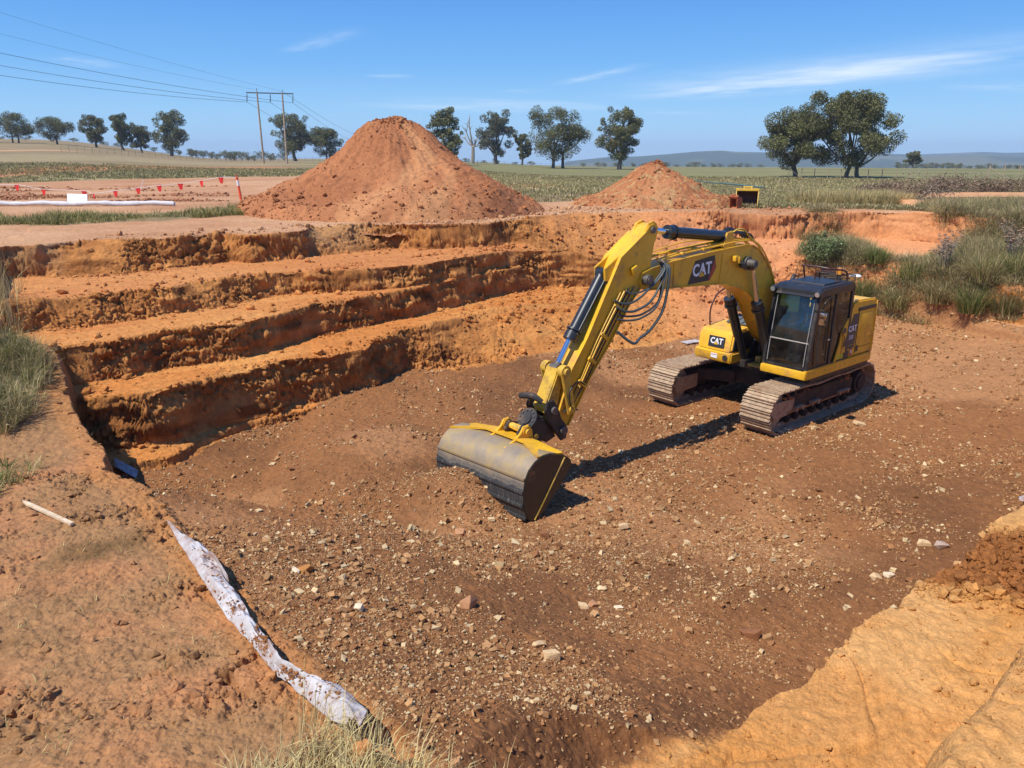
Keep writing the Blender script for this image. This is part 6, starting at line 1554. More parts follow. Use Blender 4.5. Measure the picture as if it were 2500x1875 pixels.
# ---- operator
def person():
    P = empty('person', MO, MH); tag(P, 'machine operator in blue and orange high visibility shirt seated in the cab', 'person')
    M_SKIN = mat('skin', (.42, .24, .16), .6); M_SHIRT = mat('navy_shirt', (.07, .22, .62), .8); M_TRS = mat('grey_trousers', (.06, .065, .07), .85); M_HI = mat('orange_cloth', (.75, .16, .03), .8); M_REF = mat('reflective_tape', (.62, .70, .72), .4)
    def skin(name, joints, edges, mat_, parent, root=0):
        me = bpy.data.meshes.new(name); me.from_pydata([j[0] for j in joints], edges, []); o = bpy.data.objects.new(name, me); COL.objects.link(o)
        md = o.modifiers.new('s', 'SKIN'); sv = me.skin_vertices[0].data
        for i, j in enumerate(joints): sv[i].radius = (j[1], j[1] if len(j) < 3 else j[2])
        for i in range(len(joints)): sv[i].use_root = (i == root)
        o.modifiers.new('u', 'SUBSURF').levels = 1; o.modifiers['u'].render_levels = 1
        dg = bpy.context.evaluated_depsgraph_get(); m2 = bpy.data.meshes.new_from_object(o.evaluated_get(dg)); bpy.data.objects.remove(o)
        m2.materials.clear(); m2.materials.append(mat_)
        for p in m2.polygons: p.use_smooth = True
        r = bpy.data.objects.new(name, m2); return link(r, parent)
    # pelvis, spine, neck, head; arms to the joysticks; legs to the pedals
    J = [((.26, .87, 1.74), .13, .16), ((.22, .87, 1.92), .12, .16), ((.19, .87, 2.12), .12, .17), ((.19, .87, 2.24), .07, .10), ((.21, .87, 2.31), .05, .055), ((.25, .87, 2.40), .085, .075), ((.25, .87, 2.48), .075, .07),
         ((.20, 1.06, 2.20), .06), ((.30, 1.12, 1.96), .045), ((.56, 1.15, 1.98), .033), ((.20, .68, 2.20), .06), ((.30, .62, 1.96), .045), ((.56, .59, 1.98), .033),
         ((.34, .97, 1.74), .09), ((.74, 1.00, 1.78), .068), ((.86, .98, 1.38), .045), ((.98, .98, 1.31), .04), ((.34, .77, 1.74), .09), ((.74, .76, 1.78), .068), ((.86, .79, 1.38), .045), ((.98, .79, 1.31), .04)]
    E = [(0, 1), (1, 2), (2, 3), (3, 4), (4, 5), (5, 6), (3, 7), (7, 8), (8, 9), (3, 10), (10, 11), (11, 12), (0, 13), (13, 14), (14, 15), (15, 16), (0, 17), (17, 18), (18, 19), (19, 20)]
    body = skin('body', J, E, M_SKIN, P)
    shirt = skin('shirt', [((.26, .87, 1.76), .15, .18), ((.22, .87, 1.92), .14, .18), ((.19, .87, 2.12), .14, .19), ((.19, .87, 2.22), .085, .12), ((.20, 1.06, 2.19), .078), ((.30, 1.12, 1.97), .06), ((.50, 1.14, 1.98), .046), ((.20, .68, 2.19), .078), ((.30, .62, 1.97), .06), ((.50, .60, 1.98), .046)],
         [(0, 1), (1, 2), (2, 3), (3, 4), (4, 5), (5, 6), (3, 7), (7, 8), (8, 9)], M_SHIRT, P)
    skin('trousers', [((.26, .87, 1.72), .15, .18), ((.34, .97, 1.74), .105), ((.74, 1.00, 1.79), .082), ((.86, .98, 1.42), .06), ((.34, .77, 1.74), .105), ((.74, .76, 1.79), .082), ((.86, .79, 1.42), .06)], [(0, 1), (1, 2), (2, 3), (0, 4), (4, 5), (5, 6)], M_TRS, P)
    for y, s in ((1.15, 1), (.59, -1)):
        for k in range(4): yy = y+s*(-.024+.016*k); q = MB(); q.tube([(.56, yy, 1.99), (.62, yy, 2.0+.004*k), (.665, yy, 1.975), (.67, yy, 1.945)], .0085, 6); q.build('finger', M_SKIN, body)
        q = MB(); q.tube([(.57, y-s*.03, 1.98), (.62, y-s*.05, 1.985), (.65, y-s*.045, 1.97)], .009, 6); q.build('thumb', M_SKIN, body)
    q = MB()
    q.sph((.333, .87, 2.415), .016, 8, (1, .8, 1.2)); q.build('nose', M_SKIN, body)
    for y in (.84, .90): q = MB(); q.sph((.322, y, 2.445), .010, 8); q.build('eye', M_PLT, body)
    for y in (.795, .945): q = MB(); q.sph((.25, y, 2.425), .018, 8, (.8, .4, 1.3)); q.build('ear', M_SKIN, body)
    q = MB(); q.box((.325, .87, 2.375), (.01, .045, .008), bev=.002); q.build('mouth', M_RED, body)
    q = MB(); q.sph((.235, .87, 2.475), .092, 14, (1.05, .9, .72)); q.cyl((.27, .87, 2.465), (.38, .87, 2.455), .06, .045, n=14); q.build('cap', M_SHIRT, P)
    q = MB()
    for s in (-1, 1): q.box((.31, .87+s*.11, 2.08), (.02, .10, .22), bev=.008)
    q.box((.285, .87, 2.13), (.06, .34, .10), bev=.03); q.build('orange_panel', M_HI, shirt)
    q = MB()
    for s in (-1, 1): q.box((.325, .87+s*.10, 2.06), (.012, .045, .26), bev=.003)
    q.box((.345, .87, 1.92), (.02, .36, .045), bev=.006); q.build('reflective_band', M_REF, shirt)
person()

for (x, z, dx, dz) in ((-.10, 1.55, .008, .6), (-1.0, 1.42, .74, .008), (-.66, 2.0, .008, .3)): q = MB(); q.box((x, 1.3545, z), (dx, .006, dz)); q.build('panel_gap', M_PLT, dr, smooth=0)
for x in (.9, .5, .1, -.3, -.7, -1.1): q = MB(); q.cyl((x, 1.368, 1.15), (x, 1.376, 1.15), .012, n=8); q.build('bolt', M_STEEL, EX)
q = MB(); q.tube([(.05, 1.38, 1.95), (-.02, 1.39, 1.80), (-.12, 1.38, 1.72), (-.10, 1.375, 1.50)], .008, 5); q.build('door_stay', M_RUST2, dr)
# ---------------------------------------------------------------- site things
def at_ground(u, v): x, y, z = ray_ground(u, v); return Vector((x, y, z))
M_ORG = mat('orange_plastic', (.80, .10, .03), .5); M_WTAPE = mat('white_tape', (.78, .78, .78), .4); M_FLAG = mat('red_flag', (.80, .04, .035), .6)
M_WOOD = mat('weathered_wood', (.40, .29, .19), .85, nvar=.35, nscale=2.5, bump=.2, bscale=30); M_PALEW = mat('pale_wood', (.62, .47, .30), .85, nvar=.25, nscale=9)
# bollard
x, y = px(590, 494, 2.05); bo = empty('bollard', (x, y, 0)); tag(bo, 'orange plastic bollard with a white band, leaning left beside the tall mound', 'bollard')
bo.rotation_euler = (0, -.10, 0)
b = MB(); b.cyl((0, 0, -.05), (0, 0, 1.02), .058, .05, n=18); b.cyl((0, 0, 1.02), (0, 0, 1.06), .065, .06, n=18); b.build('post', M_ORG, bo)
b = MB(); b.cyl((0, 0, .70), (0, 0, .94), .056, .0545, n=18); b.build('white_band', M_WTAPE, bo)
b = MB(); b.cyl((0, 0, 1.06), (0, 0, 1.14), .022, n=10); b.box((0, 0, 1.15), (.03, .12, .03), bev=.008); b.build('cap', M_ORG, bo)
bol_top = Vector((x-.11, y, 1.06))
# bunting
FL = [(40,457),(105,468),(205,472),(228,478),(281,472),(336,465),(388,459),(440,454),(491,447),(539,439)]
bu = empty('bunting', (bol_top.x, bol_top.y, 0)); tag(bu, 'sagging string of red warning flags running left from the orange bollard', 'bunting')
pts = []; loc = []
for i, (u, v) in enumerate(FL[::-1]):
    d = bol_top.y+.15+.10*(i+1); P = Vector(pxd(u, v-6, d)); loc.append(P)
poles_end = Vector(pxd(-60, 452, bol_top.y+1.4)); chain = [bol_top]+loc+[poles_end]
b = MB(); b.tube([p-bu.location for p in chain], .008, 5); b.build('string', M_WTAPE, bu)
rs = np.random.RandomState(2)
for i, p in enumerate(loc):
    w_ = .24 if i != 6 else .10; h_ = .26; q = p-bu.location; tw = rs.uniform(-.5, .5)
    b = MB(); c, s = math.cos(tw)*w_/2, math.sin(tw)*w_/2
    V = [(q.x-c, q.y-s, q.z), (q.x+c, q.y+s, q.z), (q.x+c*.45, q.y+s*.45+.03, q.z-h_), (q.x-c*.45, q.y-s*.45+.03, q.z-h_)]
    vs = [b.bm.verts.new(v_) for v_ in V]+[b.bm.verts.new((v_[0], v_[1]+.004, v_[2])) for v_ in V]
    for f in ((0, 1, 2, 3), (7, 6, 5, 4), (0, 4, 5, 1), (1, 5, 6, 2), (2, 6, 7, 3), (3, 7, 4, 0)): b.bm.faces.new([vs[k] for k in f])
    b.build('flag', M_FLAG, bu, smooth=0)
# white stake by the flags, end stake
for (u, v, u2, v2, lab) in ((342, 462, 350, 438, 'white survey stake leaning right behind the string of flags'),):
    x, y = px(u, v, 2.05); t = Vector(pxd(u2, v2, y)); b = MB(); b.tube([Vector((0, 0, -.05)), t-Vector((x, y, 0))], .016, 6, smooth=False); o = b.build('survey_stake', M_WTAPE, loc=(x, y, 0)); tag(o, lab, 'stake')
# leaning white board
x0, y0 = px(165, 499, 2.05); x1, y1 = px(213, 499, 2.05)
b = MB(); V = [(x0, y0, .0), (x1, y1, .0), (x1-.04, y1+.18, .40), (x0-.06, y0+.18, .43)]
cx, cy = (x0+x1)/2, y0
vs = [b.bm.verts.new((v_[0]-cx, v_[1]-cy, v_[2])) for v_ in V]+[b.bm.verts.new((v_[0]-cx, v_[1]-cy+.03, v_[2])) for v_ in V]
for f in ((0, 1, 2, 3), (7, 6, 5, 4), (0, 4, 5, 1), (1, 5, 6, 2), (2, 6, 7, 3), (3, 7, 4, 0)): b.bm.faces.new([vs[k] for k in f])
o = b.build('board', mat('white_board', (.82, .80, .78), .6, nvar=.06), loc=(cx, cy, 0), smooth=0); tag(o, 'blank white board propped up behind the long white fabric roll', 'board')
# geotextile rolls
M_GEO = mat('white_geotextile', (.60, .58, .57), .85, nvar=.10, nscale=5, dirt=DUST, dirtamt=.12, dirtscale=1.3, bump=.25, bscale=30)
a = Vector((*px(-60, 503, 2.05), .10)); c = Vector((*px(426, 503, 2.05), .10)); n_ = 30; P_ = []; rr = []
rs = np.random.RandomState(4)
for i in range(n_): t = i/(n_-1); P_.append((a.lerp(c, t)-a)+Vector((0, .05*math.sin(t*9), .02*math.sin(t*23)))); rr.append(.095*(1+.15*rs.uniform(-1, 1)))
b = MB(); b.tube(P_, .1, 12, rr=rr); o = b.build('fabric_roll', M_GEO, loc=a); tag(o, 'long thin white roll of fabric lying on the ground by the board', 'fabric roll')
a = Vector((*px(335, 498, 2.05), .05)); b = MB(); b.box((0, 0, .02), (1.1, .22, .10), bev=.04); o = b.build('fabric_scrap', M_GEO, loc=a); tag(o, 'short folded scrap of white fabric behind the end of the long roll', 'fabric')
def sheet(name, L_, R_, mat_, label, cat, n=90, m=22, fold=.02, th=.004, dome=.03, seed=0):
    """fabric lofted between two 3-D edge lines"""
    def rs_(P, n):
        P = np.array(P, float); d = np.concatenate([[0], np.cumsum(np.linalg.norm(np.diff(P, axis=0), axis=1))]); t = np.linspace(0, d[-1], n); return np.stack([np.interp(t, d, P[:, k]) for k in range(3)], -1)
    A = rs_(L_, n); B = rs_(R_, n); t = np.linspace(0, 1, m)[None, :, None]
    P = A[:, None]*(1-t)+B[:, None]*t
    s = np.linspace(0, 1, n)[:, None]; tt = t[..., 0]
    wdt = np.linalg.norm(A-B, axis=1)[:, None]
    P[..., 2] += dome*np.sin(tt*PI)*np.minimum(wdt/.25, 1.3)+fold*(vn2(s*26+0*tt, tt*2.2+s*5, seed)+.5*vn2(s*60, tt*6, seed+1))*np.minimum(wdt/.15, 1)*np.sin(np.clip(tt, .06, .94)*PI)**.5
    P = P-A[0]
    V = P.reshape(-1, 3); i = np.arange(n-1)[:, None]*m; j = np.arange(m-1)[None]
    F = np.stack([i+j, i+j+1, i+m+j+1, i+m+j], -1).reshape(-1, 4); k = len(V)
    V2 = V-np.array([0, 0, th]); F2 = F[:, ::-1]+k
    e = []
    for i_ in range(n-1): e.append([i_*m, (i_+1)*m, k+(i_+1)*m, k+i_*m]); e.append([i_*m+m-1, k+i_*m+m-1, k+(i_+1)*m+m-1, (i_+1)*m+m-1])
    o = np_mesh(name, np.vstack([V, V2]), np.vstack([F, F2, np.array(e)]), mat_, loc=tuple(A[0])); return tag(o, label, cat)
def w3(u, v, h): x, y = px(u, v, h); return (x, y, CAMZ-h)
Lp = [w3(u, v, np.interp(v, [1272,1371,1516,1651,1735,1775], [3.90,3.83,3.73,3.53,3.32,3.22])) for u, v in [(408,1272),(439,1329),(467,1371),(514,1446),(560,1516),(617,1576),(677,1651),(729,1688),(775,1735),(815,1762),(841,1775)]]
Rp = [w3(u, v, np.interp(v, [1272,1366,1440,1520,1600,1680,1745], [3.88,3.76,3.70,3.60,3.46,3.30,3.12])) for u, v, h in [(414,1272,2.0),(444,1301,1.98),(490,1329,1.97),(530,1366,2.0),(551,1418,2.01),(584,1455,2.0),(612,1506,1.99),(644,1544,1.98),(668,1576,1.99),(696,1623,2.0),(766,1651,2.0),(831,1670,1.99),(868,1700,1.99),(897,1737,2.03),(880,1772,2.06)]]
M_GEO2 = mat('dusty_geotextile', (.50, .47, .455), .9, nvar=.14, nscale=7, dirt=tuple(float(c_) for c_ in srgb(150,100,66)*K), dirtamt=.5, dirtscale=2.4, bump=.5, bscale=30)
sheet('ground_fabric', Lp, Rp, M_GEO2, 'crumpled white ground fabric lying along the left lip of the pit', 'ground fabric', n=220, m=30, fold=.045, seed=7, dome=.045)
rsq = np.random.RandomState(31); La, Ra = np.array(Lp), np.array(Rp)
def alongp(P, t): k = t*(len(P)-1); return np.stack([np.interp(k, np.arange(len(P)), P[:, c]) for c in range(3)], -1)
t_ = np.concatenate([rsq.normal(.52, .10, 500), rsq.uniform(.15, .9, 160)]); t_ = np.clip(t_, .03, .97); s_ = np.clip(rsq.normal(.45, .20, len(t_)), .05, .95)[:, None]
Pq = alongp(La, t_)*(1-s_)+alongp(Ra, t_)*s_; wq = np.linalg.norm(alongp(La, t_)-alongp(Ra, t_), axis=1); Pq[:, 2] += .045*np.sin(s_[:, 0]*PI)*np.minimum(wq/.25, 1.3)+.012
sq = rsq.uniform(.010, .032, len(t_)); Vq, Fq = clod_mesh(Pq, sq, rsq, (.3, .6))
o = np_mesh('spilled_soil', Vq, Fq, M_SOIL, col=np.repeat(np.clip(C_FILL[None]*rsq.uniform(.8, 1.2, (len(t_), 1)), .01, .9), len(IV), 0), smooth=False); tag(o, 'brown soil crumbs spilled over the white ground fabric', 'soil crumbs', kind='stuff')
# a fold of it standing up at the top
sheet('ground_fabric', [w3(500,1345,3.84), w3(528,1380,3.82), w3(548,1420,3.8)], [w3(530,1362,3.72), w3(556,1405,3.70), w3(560,1430,3.8)], M_GEO2, 'small upturned brown stained flap of fabric at the upper right of the crumpled sheet', 'ground fabric', n=30, m=10, fold=.008, seed=9)
# fabric in the dark slot at the pit corner
g1 = ray_ground(282, 1148); g2 = ray_ground(330, 1170)
sheet('liner_fabric', [(g1[0]-.05, g1[1]+.1, g1[2]+.16), (g2[0], g2[1]+.15, g2[2]+.10)], [(g1[0]+.02, g1[1]-.03, g1[2]+.04), (g2[0]+.03, g2[1]-.03, g2[2]+.03)], M_GEO2, 'grey white liner fabric down in the shaded slot at the pit corner', 'ground fabric', n=20, m=10, fold=.012, seed=11, dome=.0)
# fabric at the right edge, on the near bench
sheet('ground_fabric', [w3(2486,1213,3.86), w3(2540,1196,3.84)], [w3(2489,1222,3.86), w3(2545,1232,3.88)], M_GEO2, 'corner of white sheet on the tan bench at the right edge of the photo', 'ground fabric', n=16, m=10, fold=.01, seed=12)
# fabric behind the machine
g = px(1690, 838, 5.0)
b = MB(); b.box((0, 0, .02), (.55, .30, .02), rot=(0, 0, .5)); gg = ray_ground(1688, 838); o = b.build('fabric_scrap', M_GEO2, loc=(gg[0], gg[1], gg[2]+.02)); tag(o, 'small pale fabric scrap showing behind the excavator storage box', 'fabric')
# wooden stake on the ledge
a = Vector(ray_ground(56, 1233))+Vector((0, 0, .03)); c = Vector(ray_ground(178, 1286))+Vector((0, 0, .03)); dv = c-a; ang = math.atan2(dv.y, dv.x)
b = MB(); b.prism([(0, .0), (.12, .024), (dv.length, .024), (dv.length, -.024), (.12, -.024)], -.012, .02, .003, axis='z'); o = b.build('wooden_stake', M_PALEW, loc=a+Vector((0, 0, -.005)), rz=ang); tag(o, 'pale wooden stake with a pointed end lying on the left ledge', 'stake')
rock(tuple(Vector(w3(885, 1830, 2.08))), .075, srgb(214,146,84)*K, 'orange lump of clay in the dry grass at the bottom', 77, (1, .9, .8), .4, name='clay_lump', cat='clay lump')
rock(tuple(Vector(w3(775, 1790, 2.1))), .05, srgb(206,150,100)*K, 'smaller orange clay lump beside the end of the white fabric', 78, (1, .8, .6), 1.4, name='clay_lump', cat='clay lump')
rock(tuple(Vector(w3(1110, 1862, 2.1))), .05, srgb(206,150,100)*K, 'flat pale clay lump at the very bottom edge of the photo', 79, (1, .7, .5), .4, name='clay_lump', cat='clay lump')
# spare buckets in the field
def spare_bucket(name, u, v, label, w_, h_, mats, rz, tilt=0., sc=1., off=(0, 0, 0), teeth=False):
    x, y = px(u, v, 2.05); E_ = empty(name, (x+off[0], y+off[1], off[2])); E_.rotation_euler = (tilt, 0, rz); tag(E_, label, 'digger bucket')
    # mouth faces -y ; profile in (y,z)
    out = [(-.42, .02), (0, -.02), (.42, .12), (.58, .40), (.50, .72), (.22, .90), (-.02, .92)]
    b = MB(); n = len(out)
    inn = [(q[0]*.94-.0, .04+q[1]*.93) for q in out]
    prof = [(p[0]*sc*h_, p[1]*sc*h_) for p in out+inn[::-1]]
    b.prism(prof, -w_/2, w_/2, axis='x'); b.build('shell', mats[1], E_)
    sd = [(p[0]*sc*h_, p[1]*sc*h_) for p in out]
    for s in (-1, 1): b = MB(); b.prism(sd, s*w_/2-.015, s*w_/2+.015, .004, axis='x'); b.build('side_plate', mats[0], E_)
    b = MB(); b.box((0, .08*h_, .95*h_*sc), (w_+.06, .26*h_, .10), bev=.015); b.build('top_plate', mats[0], E_)
    for s in (-1, 1): b = MB(); b.prism([(-.02*h_, .92*h_), (.05*h_, 1.16*h_), (.16*h_, 1.18*h_), (.22*h_, .92*h_)], s*w_*.17-.02, s*w_*.17+.02, .006, axis='x'); b.build('ear', mats[0], E_)
    b = MB(); b.cyl((-w_*.22, .10*h_, 1.10*h_), (w_*.22, .10*h_, 1.10*h_), .035, n=12); b.build('pin', mats[0], E_)
    if teeth:
        for k in range(3): b = MB(); b.prism([(-.42*h_, 0), (-.68*h_, .06*h_), (-.42*h_, .08*h_)], -w_*.4+k*w_*.4-.03, -w_*.4+k*w_*.4+.03, axis='x'); b.build('tooth', mats[0], E_)
    return E_
M_RUST = mat('rusty_steel', tuple(float(c_) for c_ in srgb(176,100,60)*K), .85, nvar=.35, nscale=6); M_YEL2 = mat('yellow_bucket_paint', (.62, .38, .03), .5, nvar=.15, dirt=DUST, dirtamt=.3)
M_RUST_SHADE = mat('shaded_rust', (.09, .045, .028), .85, nvar=.3, nscale=6)  # rust with the shade inside the bucket mouth put into its colour
spare_bucket('spare_bucket', 1822, 505, 'spare yellow digger bucket standing mouth forward in the grass by the small mound', .84, .70, (M_YEL2, M_RUST_SHADE), -.32, -.12)
spare_bucket('spare_bucket', 1796, 508, 'narrow rusty bucket with teeth leaning inside the mouth of the yellow one', .34, .46, (M_RUST, M_RUST), -.9, .5, off=(.02, .05, .03), teeth=True)
# teal silt sock behind the bucket
M_TEAL = mat('teal_fabric', (.06, .13, .125), .7, nvar=.2)
pp = [Vector(pxd(u, v, d)) for u, v, d in [(1690,441,42),(1740,446,41),(1790,450,40),(1840,455,39),(1868,457,38.5)]]
b = MB(); b.tube([p-pp[0] for p in pp], .075, 8, rr=[.02, .03, .04, .04, .02]); o = b.build('silt_sock', M_TEAL, loc=pp[0]); tag(o, 'teal erosion control tube lying in the grass behind the spare buckets', 'erosion tube')
# power line
PB = Vector(ground_hit_far(644, 395)); d_ = min(PB.y, 165.); base = pxd(644, 395, d_); m_ = d_/(FPX*1.045)
pole = empty('power_pole', (base[0], base[1], 0)); tag(pole, 'twin wooden power pole joined by a steel crossarm, left of the tall mound', 'power pole')
def rel(u, v, d=None): return Vector(pxd(u, v, d or d_))-Vector((base[0], base[1], 0))
for (ub, ut, vb, vt) in ((644, 627, 397, 224), (701, 689, 399, 228)):
    b = MB(); b.tube([rel(ub, vb)-Vector((0, 0, 1)), rel(ut, vt)], .19, 10, smooth=False, rr=[.22, .15]); b.build('pole', M_WOOD, pole)
b = MB(); a, c = rel(601, 226), rel(716, 229); b.box((a+c)/2, ((c-a).length, .16, .22), rot=(0, -math.atan2(c.z-a.z, c.x-a.x), 0)); b.build('crossarm', mat('galvanised_steel', (.10, .11, .12), .5, metal=.5), pole)
ins = []
M_INS = mat('insulator', (.06, .06, .065), .35)
for (u, v) in ((603, 229), (660, 230), (715, 231)):
    t0 = rel(u, v); t1 = rel(u, v+20); b = MB(); b.tube([t0, t1], .05, 6, smooth=False)
    for k in range(7): q = t0.lerp(t1, .15+k*.12); b.cyl(q, q+Vector((0, 0, -.09)), .13, .10, n=10)
    b.build('insulator', M_INS, pole); ins.append(t1+Vector((base[0], base[1], 0)))
for ut, vt in ((627, 224), (689, 228)): b = MB(); t = rel(ut, vt); b.tube([t, t+Vector((0, 0, .5)), t+Vector((.12, 0, .7))], .05, 6); b.build('pole_top_fitting', M_INS, pole)
M_WIRE = mat('wire', (.05, .055, .06), .5, metal=.3)
def wire(A, B, sag, label, r=.022):
    A = Vector(A); B = Vector(B); n = 24; P_ = [A.lerp(B, i/n)+Vector((0, 0, -4*sag*(i/n)*(1-i/n))) for i in range(n+1)]
    b = MB(); b.tube([p-A for p in P_], r, 5, smooth=False); o = b.build('power_line', M_WIRE, loc=A); tag(o, label, 'power line', 'wires of the power line')
def left_end(u, v, d): return pxd(u, v, d)
topL = Vector(pxd(627, 219, d_)); topR = Vector(pxd(689, 223, d_))
for P0, (u, v), lab in ((ins[0], (-640, 75), 'lowest of the heavier wires running left from the twin pole'), (ins[1], (-640, 35), 'middle of the three heavier wires running left from the twin pole'), (ins[2], (-640, -15), 'upper of the three heavier wires running left from the twin pole')):
    wire(P0, pxd(u, v, 100), 1.2, lab, .030)
for P0, (u, v), lab in ((topL, (-640, -90), 'lower of the two thin earth wires high on the left'), (topR, (-640, -180), 'upper of the two thin earth wires high on the left')):
    wire(P0, pxd(u, v, 100), 1.0, lab, .014)
for P0, (u, v), lab in ((ins[0], (905, 375), 'left wire running away from the pole behind the tall mound'), (ins[1], (925, 372), 'middle wire running away from the pole behind the tall mound'), (ins[2], (950, 368), 'right wire running away from the pole behind the tall mound'), (topR, (960, 352), 'thin top wire running away from the pole behind the tall mound')):
    wire(P0, pxd(u, v, 420), 3.0, lab, .03)
# post and wire fences in the field
def fence(pts, lab, n, h=1.15, r=.035, brace=None):
    P_ = [Vector(p) for p in pts]; f = empty('fence', P_[0]); tag(f, lab, 'fence'); tot = []
    for a, c in zip(P_[:-1], P_[1:]):
        k = max(1, int(n*(c-a).length/sum((q-p).length for p, q in zip(P_[:-1], P_[1:])))); tot += [a.lerp(c, i/k) for i in range(k)]
    tot.append(P_[-1]); tot = [Vector((p.x, p.y, float(gz_far(np.array([p.x]), np.array([p.y]))[0]))) for p in tot]
    b = MB(); b.tube([(0, 0, 0), (0, 0, h)], r, 6, smooth=False); po = b.build('fence_post', M_WOOD, f); po.location = tot[0]-P_[0]
    for p in tot[1:]: c = po.copy(); COL.objects.link(c); c.location = p-P_[0]
    for hh in (.35, .7, 1.05):
        b = MB(); b.tube([p-P_[0]+Vector((0, 0, hh*h/1.15)) for p in tot], .010, 4, smooth=False); b.build('fence_wire', M_WIRE, f)
    if brace: b = MB(); b.tube([Vector(brace[0])-P_[0], Vector(brace[1])-P_[0]], .05, 6, smooth=False); b.build('brace', M_PALEW, f)
def gf(u, v): return ground_hit_far(u, v, 30, 700)
a = gf(1925, 434); c = gf(2405, 440)
fence([a, c], 'post and wire fence under the big pair of trees, ending at the braced corner', 14, 1.3, .05, ((a[0]+.1, a[1], a[2]+1.2), (a[0]+1.6, a[1], a[2]+.1)))
a = gf(2412, 441); c = gf(2560, 443)
m1 = a[1]/FPX
fence([a, c], 'fence corner with a long pale diagonal brace at the right edge', 4, 1.9, .07, ((a[0]+.0, a[1], a[2]+1.6), (a[0]+2.4, a[1], a[2]+.1)))
a = gf(150, 372); c = gf(660, 396)
fence([a, c], 'long thin fence across the field on the left below the row of gums', 34, 1.2, .04)
a = gf(680, 396); c = gf(1640, 418)
fence([a, c], 'long thin fence across the middle field behind both mounds', 46, 1.2, .04)
# dam water
def dam():
    cx, cy = 22.6, 33.6
    n = 60; a = np.linspace(0, 2*PI, n, endpoint=False)
    # shallow muddy water in a hollow at the right edge
    rr = np.linspace(0, 1, 10)[:, None]; X = cx+rr*6.3*np.cos(a)*(1+.08*np.sin(3*a)); Y = cy+rr*3.9*np.sin(a)*(1+.1*np.sin(2*a+1)); Z = np.full(X.shape, float(gz_far(np.array([20.]), np.array([33.]))[0])+.10)
    V = np.stack([X, Y, Z], -1).reshape(-1, 3); i = np.arange(9)[:, None]*n; j = np.arange(n)[None]; jn = (j+1) % n
    F = np.stack([i+j, i+n+j, i+n+jn, i+jn], -1).reshape(-1, 4)
    m = mat('muddy_water', tuple(float(c_) for c_ in srgb(120,84,62)*K), .12, spec=.5, nvar=.1, nscale=.5, bump=.02, bscale=3)
    o = np_mesh('water', V, F, m); tag(o, kind='structure')
    rr = np.linspace(.9, 1.32, 8)[:, None]; X = cx+rr*6.3*np.cos(a)*(1+.08*np.sin(3*a)+.05*np.sin(7*a)*(rr > 1)); Y = cy+rr*3.9*np.sin(a)*(1+.1*np.sin(2*a+1)+.05*np.sin(5*a)*(rr > 1)); Z = Z[0, 0]+.02+.16*np.sin(np.clip((rr-.95)/.35, 0, 1)*PI*.7)+0*X; Z[-1] -= .5
    V = np.stack([X, Y, Z], -1).reshape(-1, 3); i = np.arange(7)[:, None]*n; F = np.stack([i+j, i+n+j, i+n+jn, i+jn], -1).reshape(-1, 4)
    o = np_mesh('dam_shore', V, F, M_SOIL, col=np.repeat(srgb(216,160,114)[None]*K, len(V), 0)); tag(o, kind='structure')
dam()
# air
def haze():
    b = MB(); b.box((0, 0, -88), (9200, 9200, 286)); m = bpy.data.materials.new('haze'); m.use_nodes = True; N = m.node_tree.nodes; N.remove(N['Principled BSDF'])
    v = N.new('ShaderNodeVolumePrincipled'); v.inputs['Color'].default_value = (.66, .82, 1, 1); v.inputs['Density'].default_value = .00021; v.inputs['Anisotropy'].default_value = 0
    m.node_tree.links.new(v.outputs[0], N['Material Output'].inputs['Volume'])
    o = b.build('haze', m, smooth=0); tag(o, 'thin blue haze in the air over the plain', 'haze', kind='stuff')
haze()
# ---------------------------------------------------------------- camera, light, world
cam = bpy.data.cameras.new('camera'); co = bpy.data.objects.new('camera', cam); COL.objects.link(co)
cam.sensor_fit = 'HORIZONTAL'; cam.sensor_width = 36; cam.lens = 36*FPX/2500
cam.clip_start = .05; cam.clip_end = 20000
co.location = (0, 0, CAMZ); co.rotation_euler = (PI/2-PITCH, 0, 0)
SC.camera = co
SUN_AZ = math.atan2(-.800, -.600)      # angle from +Y towards +X of the direction to the sun
SUN_EL = math.radians(57)
sd = Vector((math.sin(SUN_AZ)*math.cos(SUN_EL), math.cos(SUN_AZ)*math.cos(SUN_EL), math.sin(SUN_EL)))
sun = bpy.data.lights.new('sun', 'SUN'); sun.energy = 5.0; sun.angle = math.radians(.5); sun.color = (1, .965, .90)
so = bpy.data.objects.new('sun', sun); COL.objects.link(so); so.rotation_euler = sd.to_track_quat('Z', 'Y').to_euler(); so.location = (0, 0, 30)
w = bpy.data.worlds.new('World'); SC.world = w; w.use_nodes = True
